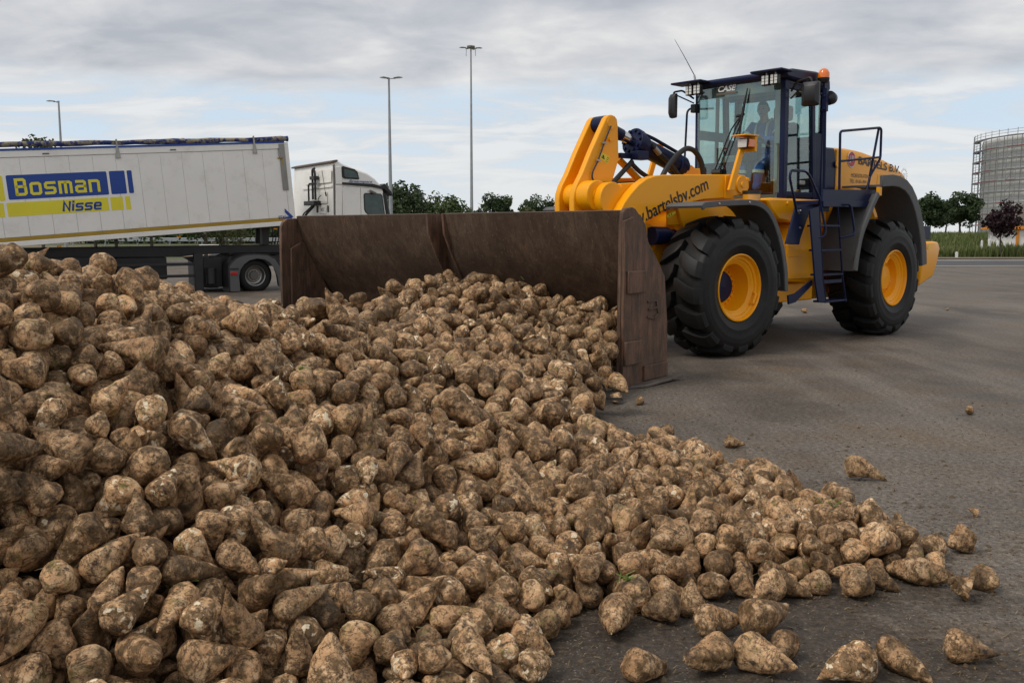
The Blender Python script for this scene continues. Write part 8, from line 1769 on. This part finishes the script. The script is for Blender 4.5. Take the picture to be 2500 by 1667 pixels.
-1054,3185,492,84,-44,-19,72,1, -641,3229,213,-65,-18,-63,69,26, -2237,3286,1287,12,29,-82,82,4, -2099,3258,1179,-9,80,-45,94,17,
-1914,3312,1244,73,-39,51,79,26, -2491,3425,1250,-31,-68,20,79,21, -1779,2349,495,-13,-12,-24,78,18, -2033,2555,733,-55,54,7,75,11,
-2592,3613,1324,48,17,19,86,0, -392,6495,547,-82,-25,-11,101,23, 311,6835,252,15,-74,-61,112,8, -2906,4341,1420,-95,-19,-15,93,9,
-940,4185,492,-10,-41,-15,83,20, -710,7689,586,-36,-79,-44,106,14, -1258,4220,755,55,50,31,74,24, -2418,4214,1432,-11,-76,-7,98,21,
-2511,4193,1390,6,-5,-83,99,7, 621,8287,226,-5,-28,-18,133,5, -891,4101,473,74,-22,-29,87,17, -895,4095,572,81,47,31,73,20,
-2310,4142,1366,12,-30,90,96,0, -1574,4048,968,-49,-42,23,71,14, -2272,3989,1378,-71,-13,21,91,21, -2491,3922,1416,-76,-40,-49,95,5,
-2614,4002,1447,-52,-28,77,72,13, -2648,3871,1412,-40,68,-24,87,2, -1335,3888,793,-32,4,-46,82,9, -2345,3852,1426,-64,55,-42,93,27,
-2569,3747,1359,29,-78,-51,88,15, -68,9417,763,56,11,19,103,11, -2239,3810,1362,-34,-18,-68,89,1, -2457,3615,1415,11,72,-40,86,18,
-1716,2225,389,-42,49,50,84,15, -1978,5734,1025,46,-25,-59,103,21, -1874,5771,1027,26,-20,-91,89,1, -2373,3874,1327,-13,86,48,97,5,
1493,4865,37,-41,42,-79,77,12, 1687,4872,43,93,-11,-3,78,12, 1669,5087,33,32,17,72,76,3, 1288,5275,61,-81,-37,16,83,18,
1610,5311,46,-31,-90,-22,76,15, 878,5374,54,48,-55,-28,99,8, 820,5668,111,-52,-57,-23,91,18, -283,7080,514,13,27,-61,114,7,
-745,7083,669,59,-66,22,91,17, -1104,7175,764,59,47,-61,85,19, -3545,6182,683,34,43,82,85,25, -3523,6259,622,72,11,-62,85,25,
-3789,6709,417,65,17,42,81,1, -324,6802,558,45,8,-30,105,23, -3123,6655,81,-14,75,52,94,9, -3821,6889,483,-21,-72,5,93,10,
-3976,7028,365,-71,-49,-28,94,21, -1464,7851,737,26,65,63,101,20, -3873,7091,364,58,-28,-3,99,17, -692,7594,685,91,-36,-14,110,10,
1493,4588,70,42,70,-55,83,24, -1474,8215,753,-39,-15,40,98,14, -1875,8611,721,55,80,21,113,4, -2118,4268,1241,11,-98,12,107,0,
-1388,8150,736,-97,-15,-9,100,24, 361,4231,69,46,0,-67,90,2, -2042,4391,1132,-22,8,96,111,19, -1476,8043,743,15,-95,-4,103,21,
-2127,8348,764,41,-73,-52,90,0, -2270,8352,724,65,-35,66,103,1, -1844,4405,1053,69,-8,63,105,23, 751,4411,54,44,68,53,96,5,
-2646,4456,57,16,14,-9,98,3, -2035,4507,1057,-43,18,38,88,4, -859,4459,358,-6,86,-21,80,1, -731,7941,669,-36,-38,-33,100,9,
-963,7927,701,3,8,-62,101,9, -154,4500,114,87,10,45,80,24, -1312,7886,737,35,-8,23,107,5, -831,7809,625,37,-7,-24,90,11,
-1073,7763,681,78,15,24,101,15, -1142,7868,707,-62,-73,25,92,5, -1774,4609,916,-49,-16,-64,95,7, 485,4579,103,53,-51,-60,96,24,
-370,7654,565,52,29,-23,90,1, -1457,4186,705,-10,-18,-72,91,12, -1572,6811,880,47,-71,-34,97,27, -1599,6692,887,-96,2,-8,88,13,
-2264,3124,1069,52,-1,-60,78,11, -2037,3203,1113,-76,-46,-9,70,23, -1835,3173,1030,-42,-80,39,85,13, -764,3322,200,33,-79,-48,85,1,
-2114,6046,1003,86,-37,33,90,26, -2500,6057,1125,-38,-71,-35,96,7, -674,3323,173,-27,32,-64,73,8, -2309,3305,1193,-53,57,2,84,22,
-2188,3191,1146,-25,71,38,70,22, -1970,3263,1167,0,-15,88,95,14, -727,3435,200,11,-8,17,85,5, -2384,3354,1252,-26,-19,50,78,5,
-2136,3422,1212,-59,42,-21,70,19, -2435,5975,1152,-35,84,-33,98,24, -2244,3522,1275,-33,65,-16,90,2, -464,3612,173,-72,-24,24,94,16,
-192,3636,117,-13,-6,-97,75,3, -2218,3731,1286,47,-10,-52,87,7, -2473,3764,1311,-33,-50,73,73,0, 239,5571,226,-49,60,-61,80,9,
-2342,3790,1271,-37,82,-41,89,17, -1132,3800,510,18,87,21,80,1, -1208,5629,848,6,-88,45,81,1, -2729,3818,1333,-35,-20,77,93,10,
-1364,5585,922,-53,40,-35,99,1, -2608,3938,1330,-30,-89,25,94,19, -1990,3025,1005,-25,11,-44,93,1, -2161,3072,1033,-64,-68,32,75,22,
517,5907,256,48,76,41,101,13, -4549,7977,169,-15,-4,-27,105,27, -788,6526,702,-72,-17,-20,82,12, -1529,6572,844,-56,-13,-74,108,4,
-1857,2262,383,1,48,82,91,1, -1653,2335,430,-21,-76,45,73,24, -1971,2254,473,31,-78,-45,93,16, -1590,2260,319,-13,63,73,100,1,
-1970,2334,567,-8,60,-76,89,10, -1627,2472,549,-5,49,-48,87,7, -1490,2465,305,40,85,25,70,23, -2081,2563,632,71,19,-33,86,27,
-1977,3396,1254,-38,-15,86,88,22, -867,6434,730,-79,-35,10,96,24, -1599,2733,664,-5,20,84,83,24, -1521,2401,362,-78,49,-13,78,19,
-1797,2735,827,-17,-71,53,89,6, 502,6102,234,-48,-65,-14,86,27, -1739,2694,701,31,46,35,88,23, -981,2757,170,-34,-70,54,77,3,
-1944,2884,964,41,-85,-24,72,17, -1768,2879,870,-33,18,-19,69,14, -2166,2962,952,46,-6,-87,82,12, -2062,2822,915,56,-48,57,82,4,
-1922,2980,914,-57,4,-74,70,24, -932,3083,210,15,-57,-71,85,2, -1656,2351,341,70,60,13,84,21]

HIGH = []
from mathutils import noise as mnoise
def rough(V, s):
    out = []
    for v in V:
        p = Vector(v); q = p+Vector((s*3.1, s*1.7, s*.9)); l = max(.02, math.hypot(p.y, p.z)); n = Vector((p.x*.25, p.y, p.z)).normalized()
        a = mnoise.noise(q*22)*.0042+mnoise.noise(q*48)*.0038+mnoise.noise(q*100)*.0018
        out.append(tuple(p+n*a*min(1, l/.03)))
    return out
def beet_me(s, nu, nv, nm='sugar_beet'):
    V, F = beet_mesh(s, nu, nv); V = rough(V, s); me = bpy.data.meshes.new(nm); me.from_pydata(V, [], F); me.materials.append(M['beet'])
    a = me.attributes.new('lco', 'FLOAT_VECTOR', 'POINT'); a.data.foreach_set('vector', [c for v in V for c in v])
    me.polygons.foreach_set('use_smooth', [True]*len(F)); return me
HIGH = [beet_me(s, 40, 44) for s in range(NVAR)]
RAW = np.array(REST, dtype=float).reshape(-1, 8)
loc = RAW[:, :3]/1000.; qv = RAW[:, 3:6]/99.; quat = np.concatenate([np.sqrt(np.clip(1-(qv**2).sum(1), 1e-4, 1))[:, None], qv], axis=1); scl = RAW[:, 6]/100.; var = RAW[:, 7].astype(int)
size = np.interp(np.arange(len(loc)), [0, 600, 1100, len(loc)], [255., 150., 20., 0.])
NIND = 262
# the heap runs on to the left of what is listed above: carry it on across its cut edge
en = np.array([1., .5507])/1.1416; es_ = loc[:, 0]*en[0]+loc[:, 1]*en[1]; pick = np.where((es_ > .04) & (es_ < 1.9) & (loc[:, 1] > 1.9) & (loc[:, 1] < 7.5))[0]
more_ = loc[pick].copy(); more_[:, 0] -= 2*es_[pick]*en[0]; more_[:, 1] -= 2*es_[pick]*en[1]; NLIST = len(loc)
loc = np.concatenate([loc, more_]); quat = np.concatenate([quat, quat[pick][:, [0, 2, 1, 3]]]); scl = np.concatenate([scl, scl[pick]]); var = np.concatenate([var, (var[pick]+5) % NVAR]); size = np.concatenate([size, np.full(len(pick), 100.)])
def cproj(p):
    th = math.atan(265.5/2270); y = p[1]; z = p[2]-1.51; f = y*math.cos(th)-z*math.sin(th); u = y*math.sin(th)+z*math.cos(th); return 1250+2270*p[0]/f, 833.5-2270*u/f
LONG = {0, 5}; ROUND = {1, 8, 12, 3}
def shape_word(v): return 'long tapering' if v % 14 in LONG else 'squat round' if v % 14 in ROUND else 'pear-shaped'
def region_word(x, y):
    if y < 900: return 'on the upper left slope of the heap' if x < 700 else 'in the mound before the bucket'
    if x < 520: return 'at the lower left of the heap' if y > 1250 else 'on the left flank of the heap'
    if x < 1050: return 'along the bottom middle of the heap' if y > 1250 else 'in the middle of the heap'
    if x < 1500: return 'on the lower right slope of the heap' if y > 1150 else 'on the right shoulder of the heap'
    return 'in the right-hand tongue of the heap'
BG = 'sugar beets of the heap'
def put_beet(l, q, k, v, label, group=BG, mat=None):
    o = bpy.data.objects.new('sugar_beet', HIGH[v]); COL.objects.link(o); o.location = l; o.rotation_mode = 'QUATERNION'; o.rotation_quaternion = q; o.scale = (k, k, k)
    if mat:
        me = HIGH[v].copy(); me.materials.clear(); me.materials.append(M[mat]); o.data = me
    return tag(o, label, 'sugar beet', group)
for i in range(NIND):
    q = quat[i]/np.linalg.norm(quat[i]); x, y = cproj(loc[i])
    put_beet(loc[i], q, scl[i], int(var[i]), '%s brown sugar beet %s' % (shape_word(int(var[i])), region_word(x, y)))
def cut_mesh(v, n, d):
    """a beet sliced by a plane, the wound showing white flesh"""
    b_ = bmesh.new(); b_.from_mesh(HIGH[v]); r = bmesh.ops.bisect_plane(b_, geom=b_.verts[:]+b_.edges[:]+b_.faces[:], plane_co=Vector(n)*d, plane_no=n, clear_outer=True)
    ed = [e for e in r['geom_cut'] if isinstance(e, bmesh.types.BMEdge)]; f = bmesh.ops.contextual_create(b_, geom=ed)
    for q in f['faces']: q.material_index = 1; q.smooth = False
    f2 = bmesh.ops.triangulate(b_, faces=f['faces']); 
    me = bpy.data.meshes.new('sugar_beet'); b_.to_mesh(me); b_.free(); me.materials.append(M['beet']); me.materials.append(M['flesh']); return me
# the rest of the heap, too many to count, as one mass
def mass():
    Vs = []; Fs = []; Ls = []; Rs = []; n = 0; rr_ = random.Random(2); cache = {}
    for i in range(NIND, len(loc)):
        key = (int(var[i]), 2 if size[i] > 200 else 1 if size[i] > 40 else 0)
        if key not in cache:
            V, F = beet_mesh(key[0], *((20, 22), (13, 15), (9, 11))[key[1]]); cache[key] = (np.array(rough(V, key[0]) if key[1] else V), np.array(F))
        V, F = cache[key]; Rm = np.array(Quaternion(quat[i]).normalized().to_matrix()); k = rr_.random()
        Vs.append((V*scl[i])@Rm.T+loc[i]); Fs.append(F+n); Ls.append(V+np.array([k*17, k*31, k*47])); Rs.append(np.full(len(V), k)); n += len(V)
    V = np.concatenate(Vs); F = np.concatenate(Fs); me = bpy.data.meshes.new('beet_heap')
    me.vertices.add(len(V)); me.vertices.foreach_set('co', V.ravel()); me.loops.add(F.size); me.loops.foreach_set('vertex_index', F.ravel().astype(np.int32)); me.polygons.add(len(F))
    me.polygons.foreach_set('loop_start', np.arange(0, F.size, 4, dtype=np.int32)); me.polygons.foreach_set('use_smooth', np.ones(len(F), bool)); me.update(calc_edges=True); me.validate()
    a = me.attributes.new('lco', 'FLOAT_VECTOR', 'POINT'); a.data.foreach_set('vector', np.concatenate(Ls).ravel()); attr(me, 'rnd', np.concatenate(Rs)); me.materials.append(M['beetmass'])
    o = bpy.data.objects.new('beet_heap', me); COL.objects.link(o); tag(o, 'the mass of smaller and deeper beets of the big heap', 'beet heap', kind='stuff')
mass()
# soil core below the beets
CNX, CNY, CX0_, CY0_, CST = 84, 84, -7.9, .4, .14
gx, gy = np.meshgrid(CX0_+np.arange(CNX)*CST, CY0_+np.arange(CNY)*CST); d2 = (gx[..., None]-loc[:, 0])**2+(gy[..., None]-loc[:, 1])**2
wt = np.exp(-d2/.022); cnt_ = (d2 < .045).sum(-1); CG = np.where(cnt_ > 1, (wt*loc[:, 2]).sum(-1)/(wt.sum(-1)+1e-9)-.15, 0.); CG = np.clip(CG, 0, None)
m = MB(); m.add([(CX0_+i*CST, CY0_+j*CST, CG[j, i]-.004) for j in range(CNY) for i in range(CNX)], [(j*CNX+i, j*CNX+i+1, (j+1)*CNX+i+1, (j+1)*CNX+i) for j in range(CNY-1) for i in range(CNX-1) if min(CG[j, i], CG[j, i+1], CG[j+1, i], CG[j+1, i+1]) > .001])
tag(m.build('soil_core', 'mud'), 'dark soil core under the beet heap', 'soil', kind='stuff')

# single beets lying free on the yard: x, y, yaw, scale, variant, pitch, label
def gpt(px, py):
    th = math.atan(265.5/2270); x = (px-1250)/2270; y = -(py-833.5)/2270; r = Vector((x, math.cos(th)+y*math.sin(th), -math.sin(th)+y*math.cos(th))); t = -1.51/r.z; return Vector((0, 0, 1.51))+r*t
SINGLE = [(1790, 1092, 175, .72, 2, 'pale pointed beet alone on the asphalt, nearest the bucket'), (2102, 1172, 170, .98, 0, 'long dark tapering beet alone on the asphalt'), (2366, 1012, 60, .62, 12, 'small round beet far right on the open asphalt'),
          (2346, 1348, 30, .88, 8, 'round beet alone beside the tip of the heap'), (2400, 1440, 110, .86, 22, 'lumpy round beet at the tip of the heap, rightmost of two touching'), (2361, 1615, 160, .86, 6, 'pointed beet with pale tail at the lower right corner'),
          (2195, 1640, 120, .92, 10, 'cone-shaped beet at the bottom edge, right of the large one'), (2070, 1662, 20, 1.02, 4, 'large beet cut off by the bottom edge right of centre'), (1865, 1548, 215, 1.18, 11, 'big split-crowned beet in the loose group at bottom'),
          (1755, 1548, 190, .92, 7, 'beet half hidden behind the big split-crowned one'), (1857, 1640, 140, 1.12, 2, 'big cone-shaped beet in the loose group at bottom'), (1913, 1612, 60, .78, 15, 'small round beet right of the big cone-shaped one'),
          (1734, 1640, 25, 1.05, 25, 'large roundish beet leftmost of the loose group'), (1578, 1655, 200, .98, 13, 'beet at the bottom edge left of the loose group'), (1500, 1548, 80, 1.0, 18, 'beet just off the lower edge of the heap'),
          (1963, 764, 0, .80, 12, 'small pale beet on the ground beneath the loader'), (1503, 985, 80, .78, 16, 'pointed beet lying at the front foot of the bucket'), (1562, 988, 70, .62, 24, 'small beet right beside the bucket lip'),
          (2312, 758, 30, .5, 3, 'tiny beet piece far behind the rear wheel'), (1614, 1076, 340, .80, 19, 'beet at the upper edge of the tongue, apart from the rest'), (2270, 1430, 150, .95, 20, 'pointed beet lying just before the tip of the heap')]
for (px, py, yaw, k, v, lb) in SINGLE:
    g_ = gpt(px, py); me = HIGH[v]; e = Euler((R_(17*px % 360), R_(-9), R_(yaw))); q = e.to_quaternion(); zmin = min((q@vv.co).z for vv in me.vertices)*k
    put_beet((g_.x, g_.y, -zmin-.003), q, k, v, lb, 'single beets lying on the yard')
# half a beet with its pale cut face, and chips
def chunk(px, py, k, v, lb, n=(0, -.8, .3), d=.01, rot=(1.2, 0, .4)):
    g_ = gpt(px, py); me = cut_mesh(v, Vector(n).normalized(), d); e = Euler(rot); q = e.to_quaternion(); zmin = min((q@vv.co).z for vv in me.vertices)*k
    o = bpy.data.objects.new('beet_piece', me); COL.objects.link(o); o.location = (g_.x, g_.y, -zmin-.002); o.rotation_mode = 'QUATERNION'; o.rotation_quaternion = q; o.scale = (k, k, k)
    return tag(o, lb, 'beet piece', 'broken beet pieces')
chunk(2360, 1466, 1.05, 12, 'half beet with pale cut face at the tip of the heap', (1, 0, .12), .012, (.25, .35, -.45))
chunk(2391, 1262, .55, 6, 'jagged pale shard on the open asphalt at right', (.9, -.2, .2), -.03, (.3, .5, .2))
chunk(2185, 1198, .20, 3, 'tiny white chip right of the long dark beet', (.2, -.9, .3), .0, (.2, .2, .9))
chunk(2069, 1452, .42, 10, 'small triangular piece before the tongue of the heap', (.9, .2, .1), -.03, (.3, 1.1, .4))
chunk(1440, 996, .26, 4, 'white chip just in front of the bucket', (.2, -.9, .3), -.01, (.2, .2, .9))
# beets showing above the trailer wall
for k, (x, z, s) in enumerate(((-2.66, .13, .62), (-2.53, .16, .7), (-2.42, .17, .75), (-2.32, .15, .66), (-2.22, .12, .6))):
    p = TB_@Vector((x, .22, BH+z)); put_beet(p, Euler((k, .3*k, k*1.3)).to_quaternion(), s, (k*5+2) % NVAR, 'one of the few beets peeping over the trailer wall', 'beets peeping over the trailer wall')

# ------------------------------------------------------------------ litter: straw, soil crumbs, rootlets, leaf stalks
rl_ = random.Random(19)
def yard_pt():
    while True:
        px = rl_.uniform(1250, 2500); py = rl_.uniform(905, 1667)
        if rl_.random() < (1.0 if py > 960 else .5): 
            g_ = gpt(px, py)
            # thicker near the foot of the heap
            edge = abs((py-985)-(px-1430)*.42) if px < 2330 else 200
            if rl_.random() < .25+.75*math.exp(-edge/130): return g_
V = []; F = []; A = []
for i in range(1500):
    p = yard_pt(); a = rl_.gauss(.2, .7); l = rl_.uniform(.005, .022)*(1 if rl_.random() < .95 else 2.); w = rl_.uniform(.0008, .0028); d = Vector((math.cos(a), math.sin(a), 0)); s = Vector((-d.y, d.x, 0))*w; b = Vector((0, 0, .005+rl_.uniform(0, .004))); n = len(V); mid = p+b+Vector((0, 0, rl_.uniform(0, .008)))+s*rl_.uniform(-3, 3)
    V += [p-d*l-s+b, p-d*l+s+b, mid+s, mid-s, p+d*l+s*.5+b, p+d*l-s*.5+b]; F += [(n, n+1, n+2, n+3), (n+3, n+2, n+4, n+5)]; A += [rl_.random()]*6
me = bpy.data.meshes.new('straw'); me.from_pydata(V, [], F); attr(me, 'rnd', A); me.materials.append(M['straw']); o = bpy.data.objects.new('straw', me); COL.objects.link(o); tag(o, 'bits of straw and root scattered on the asphalt', 'straw', kind='stuff')
V = []; F = []
for i in range(5200):
    p = yard_pt(); k = rl_.uniform(.002, .007)*(1 if rl_.random() < .93 else 2.6); n = len(V); a = rl_.uniform(0, 6.28)
    for j in range(5): t = a+j*1.257; V.append((p.x+math.cos(t)*k*rl_.uniform(.7, 1.3), p.y+math.sin(t)*k*rl_.uniform(.7, 1.3), .001))
    V.append((p.x+rl_.uniform(-.3, .3)*k, p.y, k*rl_.uniform(.6, 1.1))); F += [(n+j, n+(j+1) % 5, n+5) for j in range(5)]
MB().add(V, F); me = bpy.data.meshes.new('soil_crumbs'); me.from_pydata(V, [], F); me.materials.append(M['crumb']); o = bpy.data.objects.new('soil_crumbs', me); COL.objects.link(o); tag(o, 'crumbs of soil strewn over the asphalt round the heap', 'soil', kind='stuff')
# rootlets curling off the beets
V = []; F = []; A = []
for i in range(330):
    k = rl_.randrange(900); c = Vector(loc[k])+Vector((rl_.gauss(0, .035), rl_.gauss(-.02, .03), .045)); d = Vector((rl_.gauss(0, 1), rl_.gauss(-.2, .6), rl_.uniform(-.25, .55))).normalized(); s = d.orthogonal().normalized(); l = rl_.uniform(.02, .075); w = rl_.uniform(.0006, .0016); n = len(V)
    cur = [c, c+d*l*.5+Vector((0, 0, rl_.uniform(-.01, .02))), c+d*l+Vector((0, 0, rl_.uniform(-.04, .01)))]
    for j, p in enumerate(cur): V += [p-s*w*(1-.4*j), p+s*w*(1-.4*j)]; A += [.3+.5*rl_.random()]*2
    F += [(n, n+1, n+3, n+2), (n+2, n+3, n+5, n+4)]
me = bpy.data.meshes.new('rootlets'); me.from_pydata(V, [], F); attr(me, 'rnd', A); me.materials.append(M['straw']); o = bpy.data.objects.new('rootlets', me); COL.objects.link(o); tag(o, 'fine rootlets and straw curling between the beets of the heap', 'rootlets', kind='stuff')
def stalks(px, py, n, l, lb, near):
    i0 = min(range(NLIST), key=lambda i: (cproj(loc[i])[0]-px)**2+(cproj(loc[i])[1]-py)**2 - (size[i] > 30)*2000); c = Vector(loc[i0])+Vector((0, -.03, .06)); r = random.Random(px)
    V = []; F = []; A = []
    for k in range(n):
        d = Vector((r.gauss(.1, .5), r.gauss(-.35, .35), r.uniform(.2, .9))).normalized(); s = d.cross(Vector((0, 1, 0))).normalized(); w = r.uniform(.003, .006); L_ = l*r.uniform(.6, 1.2); b = c+Vector((r.gauss(0, .012), r.gauss(0, .01), -.02)); m_ = b+d*L_*.55; e = b+d*L_+Vector((r.gauss(.01, .02), 0, -.012)); n0 = len(V)
        for p, ww in ((b, w*1.4), (m_, w), (e, w*.5)): V += [p-s*ww, p+Vector((0, -ww*.8, 0)), p+s*ww]; kk = r.random(); A += [kk]*3
        for q in range(2): F += [(n0+q*3, n0+q*3+1, n0+q*3+4, n0+q*3+3), (n0+q*3+1, n0+q*3+2, n0+q*3+5, n0+q*3+4)]
    me = bpy.data.meshes.new('leaf_stalks'); me.from_pydata([Vector(v)-c for v in V], [], F); attr(me, 'rnd', A); me.materials.append(M['stalk']); o = bpy.data.objects.new('leaf_stalks', me); COL.objects.link(o); o.location = c; tag(o, lb, 'leaf stalks', 'green leaf stalks on the heap')
stalks(2015, 1262, 9, .11, 'pale green leaf stalks sticking out of the right-hand tongue', 1); stalks(1560, 1468, 12, .07, 'green leaf tuft at the lower edge of the heap', 1); stalks(430, 1455, 7, .06, 'small green leaf tuft in the lower left of the heap', 1); stalks(745, 935, 3, .06, 'single green stalk on the upper middle of the heap', 1); stalks(1275, 690, 5, .12, 'green stalks in the mound before the bucket', 1)
